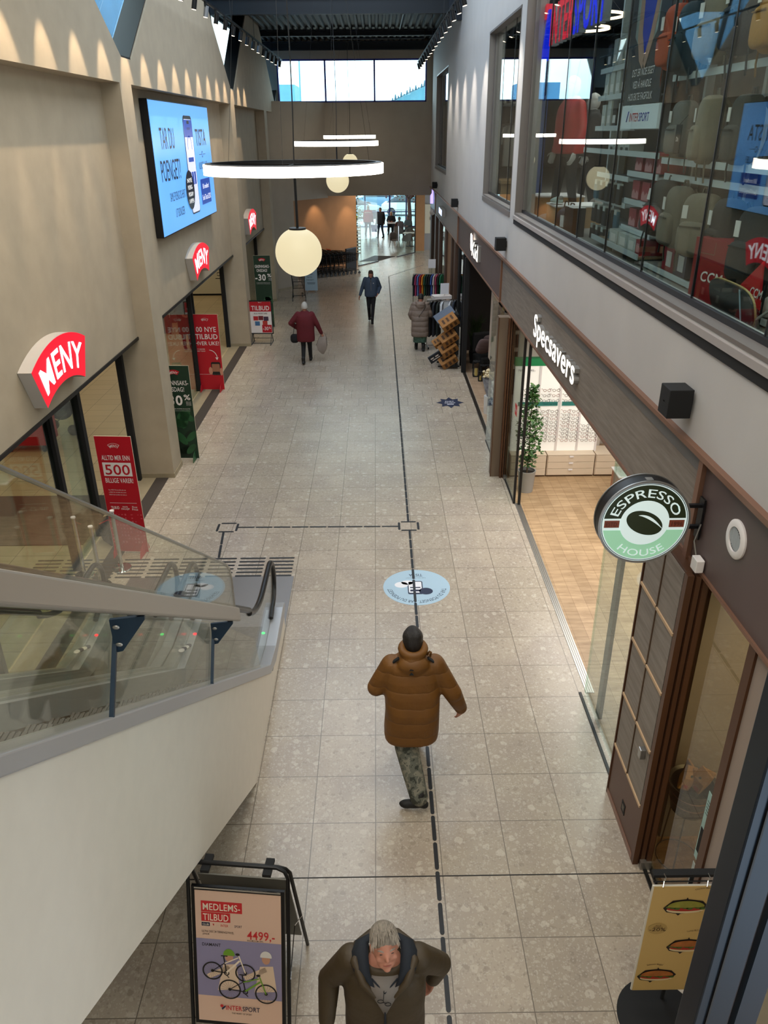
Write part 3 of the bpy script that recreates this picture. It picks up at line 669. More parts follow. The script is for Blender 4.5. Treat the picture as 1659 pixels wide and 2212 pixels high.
T = Txt(); T.put('KLIKK', 0, .1, .07, .22, .01).put('OG HENT', 0, -.02, .07, .26, .01).rect(0, -.13, .16, .04); T.build('lettering', m_printw, t, 'floor', .0025)

# ---------------- standing posters by the grocery doors
m_pred = mat('poster_red', '#b50f22', .5); m_pw = mat('poster_white', '#e6dfdc', .5); m_pgr = mat('poster_green', '#12301f', .5); m_pgl = mat('poster_leaf', '#23512f', .5, noise=.3, nscale=6); m_pgd = mat('poster_leaf_dark', '#0b2014', .5); m_card = mat('card_edge', '#c9bda6', .7); m_pk = mat('print_black', '#161515', .5)
def minilogo(T, cx, cy, w):
    k = w / 2; o, i = arcpts(1.3 * k, .78 * k, .62, cy - 1.05 * k, 10); return T.poly(o + i)
def logo(t, cx, cy, w, edge, fill, ink, off=.004):
    T = Txt(); minilogo(T, cx, cy, w * 1.08); T.build('logo_edge', edge, t, off=off)
    T = Txt(); minilogo(T, cx, cy, w * .98); T.build('logo_field', fill, t, off=off + .001)
    k = w / 2; T = Txt(); T.put('MENY', cx, cy - 1.05 * k, .34 * k, 1.1 * k, .02, arc=(.98 * k, True)); T.build('logo_lettering', ink, t, off=off + .002)
def stand(loc, rz, W, Hh, m, lab, feet=True, round_=False, fm=None):
    t = thing('standing_poster', lab, 'poster', loc, rz)
    MB().box(-W / 2, W / 2, 0, .012, .03, Hh).build('board', m_card, t); MB().box(-W / 2 + .004, W / 2 - .004, -.002, 0, .032, Hh - .004).build('print', m, t)
    for x in ((W * .36,) if not feet else (-W * .38, W * .38)):
        mb = MB(); mb.prism([(-.20, 0), (.20, 0), (.17, .09), (.10, .16), (0, .19), (-.10, .16), (-.17, .09)], x - .006, x + .006, 'x'); mb.build('foot', fm or m, t)
    return t
# red 500
t = stand((-3.93, 10.72, 0), -.08, .56, 1.97, m_pred, 'tall red standing poster with a big 500, beside the first grocery door')
logo(t, 0, 1.83, .22, m_pw, m_pred, m_pw)
T = Txt(); T.put('ALLTID MER ENN', 0, 1.63, .08, .43, .02).rect(0, 1.44, .44, .22).put('BILLIGE VARER!', 0, 1.26, .08, .43, .02).rect(0, .88, .42, .006)
for k in range(3): T.put('Hos MENY får du både det store utvalg'[k * 2:k * 2 + 28], -.06, 1.10 - k * .04, .02, .27, .0)
T.put('TILBUD', -.14, .80, .05, .13, .03).put('FASTE', .02, .815, .025, .08, .02).put('KNALLKJØP', .02, .78, .03, .13, .02).put('First', .17, .815, .035, .08, .02).put('Price', .17, .775, .035, .09, .02); T.build('lettering', m_pw, t, off=.004)
T = Txt(); T.put('500', 0, 1.44, .17, .38, .02); T.build('number', m_pred, t, off=.006)
T = Txt()
for r in range(9):
    for c in range(11):
        if rnd.random() < .55: T.rect(-.25 + c * .05, .68 - r * .06, .012 + .02 * rnd.random(), .012 + .02 * rnd.random())
T.build('pattern', mat('poster_red_pale', '#d05a62', .5), t, off=.004)
# green posters
def green(loc, rz, lab, W=.62, Hh=1.95):
    t = stand(loc, rz, W, Hh, m_pgr, lab, fm=m_pgl); r2 = random.Random(3)
    for m_, n_ in ((m_pgd, 7), (m_pgl, 8)):
        T = Txt()
        for k in range(n_):
            cx, cy = r2.uniform(-.22, .22), r2.uniform(.15, .95); a = r2.uniform(0, 6.3); L_ = r2.uniform(.12, .2)
            T.poly([(max(-W / 2 + .01, min(W / 2 - .01, cx + L_ * math.cos(q) * math.cos(a) - L_ * .45 * math.sin(q) * math.sin(a))), max(.05, cy + L_ * math.cos(q) * math.sin(a) + L_ * .45 * math.sin(q) * math.cos(a))) for q in [2 * PI * i / 14 for i in range(14)]])
        T.build('leaf_picture', m_, t, off=.003 if m_ == m_pgd else .004)
    logo(t, 0, Hh - .12, .3, m_pred, m_pred, m_pw, .005)
    T = Txt(); T.put('GRØNNSAKS-', 0, Hh - .34, .095, W * .86, .02).put('ONSDAG!', -.02, Hh - .47, .095, W * .62, .02).put('-30', -.08, Hh - .69, .2, W * .62, .045).put('%', .21, Hh - .63, .11, .13, .03).put('PÅ GRØNNSAKER, POTETER OG SALATER', 0, Hh - .87, .02, W * .8, 0).rect(0, Hh - .91, W * .8, .003)
    for k in range(3): T.put('ENKELTVARER'[k:], .23, Hh - .73 - k * .03, .018, .1, 0)
    T.build('lettering', m_pw, t, off=.006); return t
green((-3.96, 14.62, 0), -.05, 'tall dark green standing poster with -30%, against the first wall column')
green((-3.77, 26.4, .0), 0, 'dark green standing poster with -30%, behind the white offer stand', .56, 2.36)
# red phone poster
t = stand((-4.28, 19.30, 0), -.06, .66, 1.95, m_pred, 'tall red standing poster about 100 new offers, by the second grocery door')
logo(t, -.02, 1.83, .22, m_pw, m_pred, m_pw)
T = Txt(); T.put('100 NYE', -.02, 1.58, .13, .56, .016).put('TILBUD', -.0, 1.40, .13, .56, .03).put('HVER UKE!', -.0, 1.23, .1, .6, .014).put('VI HJELPER', -.17, 1.08, .03, .2, .006).put('MED TILBUD', -.17, 1.03, .03, .2, .006)
T.ring(.02, .86, .19, .205, .1, 1.5).poly([(.17, .87), (.25, .87), (.21, .80)]).rect(0, .43, .64, .006); T.build('lettering', m_pw, t, off=.004)
T = Txt(); rrect(T, .16, .58, .24, .34, .04); T.build('phone_outline', m_pk, t, off=.004); T = Txt(); rrect(T, .16, .60, .20, .2, .02); T.build('phone_screen', mat('poster_tan', '#a06a52', .5), t, off=.006)
T = Txt(); T.disc(.02, .52, .05, .1).disc(.29, .5, .04, .1); T.build('hand_picture', mat('poster_skin', '#c98a72', .5), t, off=.005)
# white TILBUD stand
t = thing('offer_stand', 'white and red offer poster in a black frame on wire feet, at the second column', 'poster stand', (-3.62, 24.25, 0), -.05)
mb = MB(); W = .7
for x in (-W / 2, W / 2): mb.bar((x, 0, .30), (x, 0, 1.32), .03)
for z in (.31, 1.31): mb.bar((-W / 2, 0, z), (W / 2, 0, z), .03)
mb.build('frame', m_black, t)
MB().box(-W / 2 + .01, W / 2 - .01, -.005, .005, .32, 1.30).build('print', m_pw, t); T = Txt(); T.rect(0, 1.14, W - .04, .3).rect(.17, .46, .30, .24); T.build('red_field', m_pred, t, off=.008)
logo(t, 0, 1.28, .14, m_pw, m_pred, m_pw, .009)
T = Txt(); T.put('TILBUD', 0, 1.10, .14, .56, .03).put('-30', .13, .47, .11, .17, .03).put('%', .26, .49, .07, .06, .02); T.build('lettering', m_pw, t, off=.011); T = Txt(); T.put('ALLE FRISKE BÆR', 0, .93, .045, .42, .012); T.build('caption', m_pk, t, off=.008)
for i, (a, b, c) in enumerate(((-.16, .78, '#b2202a'), (0, .79, '#6d1f2a'), (.16, .77, '#3b2a44'), (-.12, .62, '#3f6c98'), (.12, .64, '#b5372f'))):
    T = Txt(); T.rect(a, b, .15, .13); T.build('berry_punnet_picture', mat('berry%d' % i, c, .5), t, off=.009 + .0003 * i)
mb = MB()
for x in (-.3, .3):
    mb.tube([(x, -.33, .02), (x, .25, .02)], .014, 6); mb.tube([(x, -.30, .02), (x, 0, .32)], .010, 6); mb.tube([(x, .22, .02), (x, 0, .32)], .010, 6)
mb.tube([(-.3, -.1, .02), (.3, -.1, .02)], .01, 6); mb.tube([(-.3, .1, .14), (.3, .1, .14)], .01, 6); mb.build('foot', mat('wire_dark', '#2b2d30', .4, .6), t, True)

# ---------------- grocery doors: black posts, sliding panes, shop inside
def doorset(i, posts, panes, z=2.72, X=-4.62):
    mb = MB()
    for y, w in posts: mb.box(X - .06, X + .06, y - w / 2, y + w / 2, 0, z)
    o = struct(mb.build('door_%d' % i, m_blk))
    for a, b, x in panes: MB().box(X + x - .006, X + x + .006, a, b, .02, z).build('pane', m_glass, o)
doorset(2, ((10.25, .1), (11.35, .12), (13.60, .1), (7.6, .08)), ((4.1, 7.55, 0), (7.65, 10.2, 0), (10.3, 11.3, 0), (10.7, 11.6, -.05)))
doorset(3, ((19.30, .1), (23.80, .08), (19.55, .06)), ((14.4, 19.2, .0),))
doorset(4, ((26.7, .08), (27.4, .1), (30.95, .08)), ((24.6, 26.6, 0), (27.4, 30.9, 0)))
m_shelfd = mat('grocery_fixture', '#5b5348', .6); m_ivory = mat('fixture_ivory', '#c8bfa6', .5); m_screen = mat('dark_screen', '#14161a', .2)
t = thing('bottle_return_machine', 'ivory reverse vending machine with a dark slot inside the second grocery door', 'machine', (-6.6, 32.3, 0))
MB().box(-.95, .95, 0, .8, .08, 1.15).build('cabinet', m_ivory, t); MB().box(-.97, .97, -.04, .8, 1.5, 1.75).build('top_panel', m_ivory, t); MB().box(-.95, .95, .05, .8, 1.15, 1.5).build('slot', m_screen, t); MB().box(-.95, .95, .03, .8, 0, .08).build('plinth', m_blk, t); MB().box(-.97, .97, .1, .8, 1.75, 2.5).build('backboard', m_screen, t); MB().box(-.97, -.88, -.04, .1, 1.15, 1.5).build('side_cheek', m_ivory, t)
T = Txt(); T.ring(.2, .85, .05, .075, .4, 2.8).ring(.2, .85, .05, .075, 3.5, 5.9); T.rect(.2, .68, .28, .03); T.build('emblem', m_blk, t, off=.004)
for k, (x, y) in enumerate(((-7.2, 26.0), (-7.3, 27.6), (-7.4, 29.2))):
    t = thing('checkout_counter', 'grey checkout counter inside the second grocery door, ' + ('nearest', 'middle', 'farthest')[k] + ' of the row', 'checkout', (x, y, 0), 0, 'checkout counters')
    MB().box(-1.2, .25, -.3, .3, 0, .86).build('counter', m_shelfd, t); MB().box(-1.25, .3, -.34, .34, .86, .9).build('worktop', m_alu, t); MB().tube([(.35, -.4, 0), (.35, -.4, 1.15)], .03, 8).build('post', m_shelfd, t); MB().box(-.2, .15, -.2, -.16, 1.0, 1.3).build('display', m_screen, t); MB().box(.24, .262, -.12, .1, .45, .7).build('notice', m_pw, t)
t = thing('product_bin', 'red product bin on wheels seen through the first grocery door', 'bin', (-7.3, 15.4, 0)); MB().box(-.5, .4, -.3, .3, .15, .8).build('tub', m_pred, t); MB().box(.41, .415, -.22, .1, .35, .72).build('price_card', m_pw, t)
for x, y in ((-.4, -.25), (.3, -.25), (-.4, .25), (.3, .25)): MB().tube([(x - .02, y, .075), (x + .02, y, .075)], .075, 12).build('wheel', m_blk, t)
t = thing('baby_stroller', 'dark stroller on wheels seen through the first grocery door', 'stroller', (-7.0, 16.3, 0)); MB().ell((0, 0, .55), .28, .22, .25, 14, 8).build('seat', m_blk, t, True); MB().tube([(.2, 0, .5), (.35, 0, .95), (.45, 0, 1.0)], .02, 6).build('handle', m_blk, t)
for x, y in ((-.3, -.2), (-.3, .2), (.28, -.2), (.28, .2)): MB().tube([(x, y - .02, .12), (x, y + .02, .12)], .12, 14).build('wheel', m_shelfd, t)
MB().bar((-.3, -.2, .12), (.2, -.2, .5), .02).build('frame', m_shelfd, t)
tag(MB().box(-8.5, -4.8, 11.0, 12.9, .002, .012).build('entrance_mat', m_dmat), 'dark entrance mat inside the first grocery door', 'mat')
# ---------------- escalators
SL = .70; BAND = lambda y: .21 + (7.39 - min(y, 7.39)) * SL
m_eside = mat('escalator_side', '#e0d8ca', .6, noise=.02); m_ealu = mat('escalator_deck', '#b4b5b8', .38, .45); m_estep = mat('escalator_step', '#6a6560', .5, .3)
m_hand = mat('handrail_rubber', '#0c0d10', .32); m_beam = mat('guard_beam', '#a9a39b', .42, .5); m_brk = mat('bracket_blue', '#1d3245', .4, .3)
m_gl_e = glassmat('escalator_glass', '#fafbf7', 1.5, .0, .55); m_gl_g = glassmat('guard_glass', '#f8faf4', 1.5, .02, .75)
YE = .7
def hand_path():
    p = [(YE, 1.13 + (7.3 - YE) * SL), (6.9, 1.13 + .4 * SL)]
    for k in range(7): t = k / 6; y = 6.9 + t * .9; p.append((y, 1.07 + .32 * (1 - t) ** 2 * .95))
    p.append((8.42, 1.07))
    for k in range(1, 13): a = PI / 2 - PI * k / 12 * 1.05; p.append((8.42 + .30 * math.cos(a), .77 + .30 * math.sin(a)))
    p.append((8.22, .42)); return p
HP = hand_path()
def escalator(x0, x1, lab, outer_right):
    t = thing('escalator', lab, 'escalator', (0, 0, 0))
    # side claddings
    side = [(8.62, .0), (5.87, 0), (YE, (5.87 - YE) * .665), (YE, BAND(YE) + .02), (7.39, .23), (8.62, .23)]
    for x in (x0, x1):
        s = 1 if x == x0 else -1
        MB().prism(side, x, x + .03 * s, 'x').build('side_cladding', m_eside, t)
        deck = [(YE, BAND(YE)), (7.2, BAND(7.2)), (7.6, .21), (8.5, .21), (8.66, .26), (8.68, .36), (8.5, .40), (7.7, .37), (7.2, BAND(7.2) + .12), (YE, BAND(YE) + .09)]
        MB().prism(deck, x - .012 * s, x + .12 * s, 'x').build('deck_band', m_ealu, t, bevel=.008)
        inner = [(YE, BAND(YE) - .14), (7.3, BAND(7.3) - .14), (7.7, .03), (8.5, .03), (8.6, .1), (8.5, .36), (7.7, .33), (7.3, BAND(7.3) + .08), (YE, BAND(YE) + .07)]
        MB().prism(inner, x + .12 * s, x + .21 * s, 'x').build('inner_skirt', m_ealu, t)
        gx = x + .115 * s
        poly = [(YE, BAND(YE) + .05)] + [(7.3, BAND(7.3) + .05), (7.8, .35), (8.3, .38)] + [(y, z - .02) for y, z in HP[::-1][1:]]
        MB().prism(poly, gx - .006, gx + .006, 'x').build('balustrade_glass', m_gl_e, t)
        MB().tube([(gx, y, z) for y, z in HP], .034, 10).build('handrail', m_hand, t, True)
        MB().tube([(gx + .07 * s, 8.0, .335), (gx + .07 * s, 8.0, .349)], .022, 14).build('signal_light', mat('signal_red', '#ff2a3a', .4, emit=2.5) if x == x0 else mat('signal_green', '#2ae06a', .4, emit=2), t)
        if s > 0:
            for k in range(4): MB().tube([(gx + .045 * s, 7.75 - .1 * k, .345 + .05 * k), (gx + .045 * s, 7.75 - .1 * k, .352 + .05 * k)], .036, 16).build('pictogram', m_navy if k in (0, 2) else m_pw, t)
    mb = MB()
    for k in range(26):
        y1 = 7.5 - k * .30; z = .0 + k * .21
        if y1 - .3 < YE: break
        st = MB(); xa, xb = min(x0, x1) + .215, max(x0, x1) - .215; st.box(xa, xb, y1 - .30, y1, z - .2, z)
        nr = 22
        for i in range(nr): a = xa + (xb - xa) * i / nr; st.box(a, a + .02, y1 - .30, y1, z, z + .012)
        st.build('step', m_estep, t)
    return t
escalator(-2.51, -1.285, 'near escalator with pale side panel and glass balustrade beside the aisle', True)
escalator(-3.74, -2.55, 'second escalator, on the far side of the near one by the wall columns', True)
t = thing('landing_plate', 'brushed metal landing plate on the floor at the foot of the escalators', 'landing plate', (0, 0, 0))
MB().box(-3.74, -1.29, 8.62, 9.93, .001, .012).build('plate', mat('plate_metal', '#8d8783', .34, .8, bump=.15, bscale=60, stretch=(.3, 20, 1)), t)
MB().box(-3.70, -1.33, 7.5, 8.62, .001, .014).build('comb_plate', m_estep, t)
# guard beam with tall glass outside the near balustrade
t = thing('glass_guard', 'tall glass guard on a thick grey beam along the near escalator', 'guard', (0, 0, 0))
gb = lambda y: 2.60 + (4.95 - y) * SL
MB().prism([(YE, gb(YE)), (4.97, gb(4.97)), (4.97, gb(4.97) + .125), (YE, gb(YE) + .125)], -1.165, -1.075, 'x').build('beam', m_beam, t, bevel=.01)
top = lambda y: 3.18 + (4.83 - y) * SL
MB().prism([(YE, gb(YE) + .1), (5.0, gb(5.0) + .10), (5.0, 2.95), (4.97, 3.05), (4.86, 3.15), (YE, top(YE))], -1.128, -1.112, 'x').build('pane', m_gl_g, t)
MB().tube([(-1.12, YE, top(YE)), (-1.12, 4.86, 3.155), (-1.12, 4.96, 3.06), (-1.12, 5.0, 2.95), (-1.12, 5.0, gb(5.0) + .1)], .0085, 6).build('edge_rail', m_alu, t)
MB().prism([(YE, BAND(YE) + .08), (6.73, BAND(6.73) + .08), (6.55, BAND(6.73) + .62), (4.99, gb(4.99)), (YE, gb(YE))], -1.305, -1.295, 'x').build('lower_pane', m_gl_e, t)
for y in (2.86, 4.67, 1.2):
    dy = .27; z0, z1 = BAND(y) + .06, gb(y + dy * .6) - .02
    MB().bar((-1.287, y, z0), (-1.287, y + dy, z0 + dy / SL), .022, .018).build('post', m_brk, t)
    q = MB(); yy = y + dy * .8; zz = gb(yy)
    q.prism([(-1.29, zz - .02), (-1.12, zz), (-1.12, zz - .02), (-1.25, zz - .2), (-1.29, zz - .21)], yy - .008, yy + .008, 'y'); b = q.build('bracket', m_brk, t)
    for dz in (.06, .16): MB().ell((-1.262, yy - .012, zz - dz), .018, .006, .012, 12, 6).build('bolt_slot', m_alu, b, True)
# steel bollards and basket stack by the grocery door
for k, (x, y) in enumerate(((-4.1, 9.75), (-3.95, 10.25), (-4.45, 10.05))):
    t = thing('bollard', 'chrome bollard behind the escalator glass, ' + ('nearest', 'middle', 'leftmost')[k] + ' of the three', 'bollard', (x, y, 0), 0, 'bollards by the first door')
    MB().lathe([(0, 0), (.15, 0), (.14, .015), (.03, .02)], n=24).build('foot', m_chrome, t, True); MB().cyl((0, 0, .015), .028, .95, 14).build('tube', m_chrome, t, True); MB().cyl((0, 0, .965), .034, .02, 14).build('cap', m_pw, t, True)
t = thing('shopping_basket', 'black shopping baskets in a low stack behind the red 500 poster', 'basket', (-4.32, 11.15, 0))
for k in range(4): MB().lathe([(.19, .0), (.24, .2), (.25, .2), (.2, -.01)], (0, 0, .01 + k * .06), 4).build('basket_shell', m_blk, t)
MB().tube([(-.15, -.15, .38), (0, -.17, .46), (.15, -.15, .38)], .01, 6).build('handle', m_pred, t)

# ---------------- A-frame board, bottom left
m_afp = mat('aframe_print', '#d9b7a0', .5); m_afb = mat('aframe_print_blue', '#8c86a3', .5); m_afl = mat('aframe_red', '#c5262b', .5); m_cream = mat('print_cream', '#eadbc4', .5); m_kid = mat('print_kid', '#dcc3a8', .5); m_grn = mat('print_green', '#6d9a2c', .5); m_grey = mat('print_grey', '#7d7169', .5); m_skin_p = mat('print_skin', '#c08f74', .5)
t = thing('pavement_sign', 'black A-frame board with a bicycle offer poster, beside the escalator side', 'sign board', (-1.06, 3.40, 0), -.10)
ta = math.atan2(.36, 1.36); Ma = Matrix.Rotation(-ta, 4, 'X'); Lb = 1.41
def rim(mb, w, L_, r=.014):
    pts = [(-w, 0, 0), (-w, 0, L_ - .08), (-w + .025, 0, L_ - .025), (-w + .08, 0, L_), (w - .08, 0, L_), (w - .025, 0, L_ - .025), (w, 0, L_ - .08), (w, 0, 0)]
    return mb.tube(pts, r, 8)
f = rim(MB(), .36, Lb).build('front_frame', m_black, t, True); f.rotation_euler = (-ta, 0, 0)
pw, pb, pt = .31, .12, 1.20
o = MB().box(-pw - .025, pw + .025, -.012, .012, pb - .03, pt + .03).build('poster_frame', m_black, t); o.rotation_euler = (-ta, 0, 0)
o = MB().tube([(-pw, -.016, pt + .022), (pw, -.016, pt + .022)], .008, 8).build('clip_rail', m_chrome, t, True); o.rotation_euler = (-ta, 0, 0)
bd = MB().box(-pw, pw, -.015, -.012, pb, pt).build('poster', m_afp, t); bd.rotation_euler = (-ta, 0, 0)
U = lambda f_: -pw + 2 * pw * f_; V = lambda f_: pt - (pt - pb) * f_
def layer(T, n_, m_, k): o = T.build(n_, m_, bd, off=.015 + .0012 * k); return o
T = Txt(); T.rect(0, (V(.36) + V(.80)) / 2, 2 * pw, V(.36) - V(.80)); layer(T, 'sky_field', m_afb, 1)
T = Txt(); T.rect((U(.07) + U(.55)) / 2, V(.115), U(.55) - U(.07), .087); T.rect((U(.07) + U(.41)) / 2, V(.193), U(.41) - U(.07), .075); layer(T, 'red_label', m_afl, 1)
T = Txt(); T.put('MEDLEMS-', U(.31), V(.115), .056, .27, .014).put('TILBUD', U(.24), V(.193), .056, .185, .014); layer(T, 'label_lettering', m_cream, 2)
T = Txt(); T.rect(U(.12), V(.25), .06, .03).put('SPORT', U(.475) + .016, V(.252), .02, .055, .012); layer(T, 'club_mark', m_navy, 1)
T = Txt(); T.put('CLUB', U(.12), V(.25), .016, .045, .01); layer(T, 'club_lettering', m_cream, 2)
T = Txt(); T.put('INTER', U(.34), V(.252), .02, .055, .012).poly([(U(.2), V(.243)), (U(.22), V(.243)), (U(.215), V(.26))]).put('4499,-', U(.765), V(.308), .07, .20, .022); layer(T, 'red_lettering', m_afl, 2)
T = Txt(); T.put('ULTRA DISC 24 TERRENGSYKKEL', U(.26), V(.302), .017, .235, .006).put('JUNIOR', U(.12), V(.323), .014, .05, 0).put('IKKE-MEDLEM 5499,-', U(.7), V(.35), .013, .12, .003).put('DIAMANT', U(.18), V(.402), .026, .135, .014).put('THE HEART OF SPORT', U(.52), V(.925), .014, .15, .004); layer(T, 'black_lettering', m_pk, 2)
def kid(cx, top, flip, hel):
    T = Txt(); T.poly([(cx - .045, top - .16), (cx + .05, top - .15), (cx + .075, top - .36), (cx - .09, top - .38)]).line((cx, top - .18), (cx - flip * .16, top - .27), .04); layer(T, 'child_picture', m_kid, 2)
    T = Txt(); T.disc(cx, top - .095, .030, .042); layer(T, 'child_face_picture', m_skin_p, 3)
    T = Txt(); T.poly([(cx + .042 * math.cos(a), top - .075 + .048 * math.sin(a)) for a in [PI * k / 12 - .15 for k in range(14)]]); layer(T, 'helmet_picture', hel, 4)
kid(U(.385), V(.40), 1, m_grn); kid(U(.82), V(.395), 1, m_white)
def bike(ax, ay, bx, by, r, mframe):
    T = Txt()
    for x, y in ((ax, ay), (bx, by)): T.ring(x, y, r - .011, r, n=36); T.ring(x, y, 0.0, .012, n=12)
    T.line((ax, ay), (ax + (bx - ax) * .43, ay - .012), .008).ring(ax + (bx - ax) * .43, ay - .012, .012, .02).line((ax + (bx - ax) * .35, ay + .125), (ax + (bx - ax) * .43, ay - .012), .009).line((ax + (bx - ax) * .27, ay + .13), (ax + (bx - ax) * .47, ay + .13), .008).line((ax, ay), (ax + (bx - ax) * .37, ay + .07), .006).line((ax + (bx - ax) * .43, ay - .03), (ax + (bx - ax) * .5, ay - .05), .006).disc(bx - .055, by + .15, .016, .01); layer(T, 'bicycle_picture', m_pk, 5)
    T = Txt(); T.line((ax + (bx - ax) * .43, ay - .005), (bx - .04, by + .10), .014).line((ax + (bx - ax) * .38, ay + .07), (bx - .05, by + .125), .009).line((bx - .045, by + .14), (bx, by), .009); layer(T, 'bicycle_frame_picture', mframe, 6)
    T = Txt()
    for x, y in ((ax, ay), (bx, by)):
        for k in range(9): a = PI * k / 9; T.line((x - (r - .012) * math.cos(a), y - (r - .012) * math.sin(a)), (x + (r - .012) * math.cos(a), y + (r - .012) * math.sin(a)), .0015)
    layer(T, 'spokes_picture', m_grey, 4)
bike(U(.185), V(.60), U(.575), V(.60), .075, m_cream); bike(U(.385), V(.735), U(.815), V(.75), .082, m_grn)
T = Txt(); T.put('INTER', U(.43), V(.878), .040, .118, .018).disc(U(.285), V(.868), .012); layer(T, 'brand_red', m_afl, 7)
T = Txt(); T.put('SPORT', U(.635), V(.878), .040, .128, .018).poly([(U(.28), V(.885)), (U(.33), V(.862)), (U(.33), V(.875)), (U(.29), V(.9))]); layer(T, 'brand_blue', m_navy, 7)
bk = rim(MB(), .36, Lb - .02).build('rear_frame', m_black, t, True); bk.location = (0, .74, 0); bk.rotation_euler = (ta, 0, 0)
o = MB().box(-.33, .33, -.006, .006, .2, 1.2).build('rear_panel', mat('aframe_back', '#6d6a60', .5), t); o.location = (0, .74, 0); o.rotation_euler = (ta, 0, 0)
mb = MB()
for x in (-.22, .22): mb.box(x - .03, x + .03, .30, .44, 1.335, 1.36)
mb.build('hinge', m_blk, t)
MB().tube([(.37, .13, .5), (.37, .37, .75), (.37, .60, .55)], .004, 5).build('stay_wire', m_chrome, t)

# ---------------- sandwich poster on a round-foot stand, bottom right
m_kraft = mat('menu_paper', '#c9a868', .6); m_ed = mat('menu_edge', '#d8d2c4', .5)
t = thing('poster_stand', 'black stand with a round foot holding a beige sandwich poster, bottom right', 'poster stand', (2.06, 3.52, 0))
MB().lathe([(0, 0), (.30, 0), (.30, .012), (.28, .02), (0, .022)], (-.02, -.05, 0), 40).build('foot', m_blk, t, True); MB().tube([(.05, .09, .02), (.06, .10, 1.40)], .014, 8).build('pole', m_blk, t)
mb = MB(); mb.box(-.22, .36, .07, .12, 1.385, 1.41); mb.tube([(-.22, .06, 1.36), (.36, .06, 1.36)], .005, 6); mb.build('crossbar', m_blk, t)
pb_ = MB().box(-.225, .34, .045, .058, .20, 1.335).build('poster_board', m_ed, t)
p_ = MB().box(-.215, .335, .042, .046, .20, 1.33).build('poster', m_kraft, t)
for x in (-.15, .15): MB().tube([(x, .04, 1.32), (x - .012, .03, 1.345), (x, .055, 1.37), (x + .01, .06, 1.40), (x, .08, 1.415)], .004, 6).build('hook', m_chrome, t)
m_bun = mat('food_bun', '#a9642c', .5, noise=.2, nscale=20); m_bung = mat('food_green_bun', '#8f8c35', .5, noise=.15, nscale=20); m_let = mat('food_lettuce', '#4d6324', .5); m_tom = mat('food_tomato', '#a8281c', .5); m_hole = mat('print_dark_hole', '#1d130e', .6); m_brw = mat('print_brown', '#4a2f18', .5); m_seal = mat('print_seal', '#b39457', .5); m_plt = mat('food_cream', '#d8c59a', .5)
def sandwich(cx, cz, w_, bun):
    def P(T, n_, m_, k): T.build(n_, m_, p_, off=.002 + .0012 * k, at=(0, .042, 0))
    T = Txt(); T.poly([(cx - w_ * .55, cz - w_ * .05), (cx - w_ * .35, cz + w_ * .22), (cx - w_ * .02, cz + w_ * .27), (cx, cz + w_ * .34), (cx + w_ * .03, cz + w_ * .27), (cx + w_ * .4, cz + w_ * .2), (cx + w_ * .55, cz + w_ * .02), (cx + w_ * .4, cz - w_ * .2), (cx - w_ * .08, cz - w_ * .26), (cx - w_ * .14, cz - w_ * .33), (cx - w_ * .2, cz - w_ * .26), (cx - w_ * .45, cz - w_ * .2)]); P(T, 'torn_hole_print', m_hole, 1)
    T = Txt(); T.disc(cx, cz - w_ * .12, w_ * .46, w_ * .12); P(T, 'lower_bun_print', m_plt, 2)
    T = Txt(); T.disc(cx, cz - w_ * .07, w_ * .46, w_ * .09); P(T, 'filling_print', m_tom, 3)
    T = Txt()
    for k in range(9): T.disc(cx + w_ * (-.42 + .105 * k), cz - w_ * (.0 + .03 * (k % 3)), w_ * .08, w_ * .045, 10)
    P(T, 'lettuce_print', m_let, 4)
    T = Txt(); T.poly([(cx + w_ * .46 * math.cos(a), cz + w_ * .02 + w_ * (.21 if math.sin(a) > 0 else .04) * math.sin(a)) for a in [2 * PI * k / 28 for k in range(28)]]); P(T, 'bun_print', bun, 5)
sandwich(.03, 1.13, .28, m_bung); sandwich(.11, .71, .27, m_bun); sandwich(-.06, .38, .26, m_bun)
T = Txt(); T.disc(-.13, .90, .068, .058); T.build('seal_print', m_seal, p_, off=.003, at=(0, .042, 0))
T = Txt(); T.put('-20%', -.13, .895, .034, .115, .012).put('ALLE', -.13, .936, .013, .04, .002).put('BAGELS', -.13, .919, .013, .06, .002).put('Chicken Sandwich', .14, 1.16, .016, .15, 0, arc=(.16, True)).put('Turkey BLT Bagel', .14, .76, .016, .12, 0, arc=(.12, True)).put('Salmon Bagel', -.09, .36, .016, .12, 0, arc=(.15, True)); T.build('lettering', m_brw, p_, off=.005, at=(0, .042, 0))
# ---------------- steel window post close to the camera, lower right
t = thing('window_post', 'dark blue steel window post close to the camera at the lower right', 'post', (0, 0, 0))
MB().box(.775, .862, 1.16, 1.24, 0, 10.7).build('post', m_steel_d, t, bevel=.004); MB().box(.868, .874, 1.19, 1.21, 0, 10.7).build('glass_edge', mat('glass_edge', '#5f86a8', .2), t); MB().box(.885, .94, 1.17, 1.23, 0, 10.7).build('glazing_bead', m_steel_d, t); MB().box(.94, 1.6, 1.195, 1.207, 0, 10.7).build('pane', m_glass, t); MB().box(.80, .804, 1.154, 1.16, 0, 10.7).build('seam', m_steel_b, t)
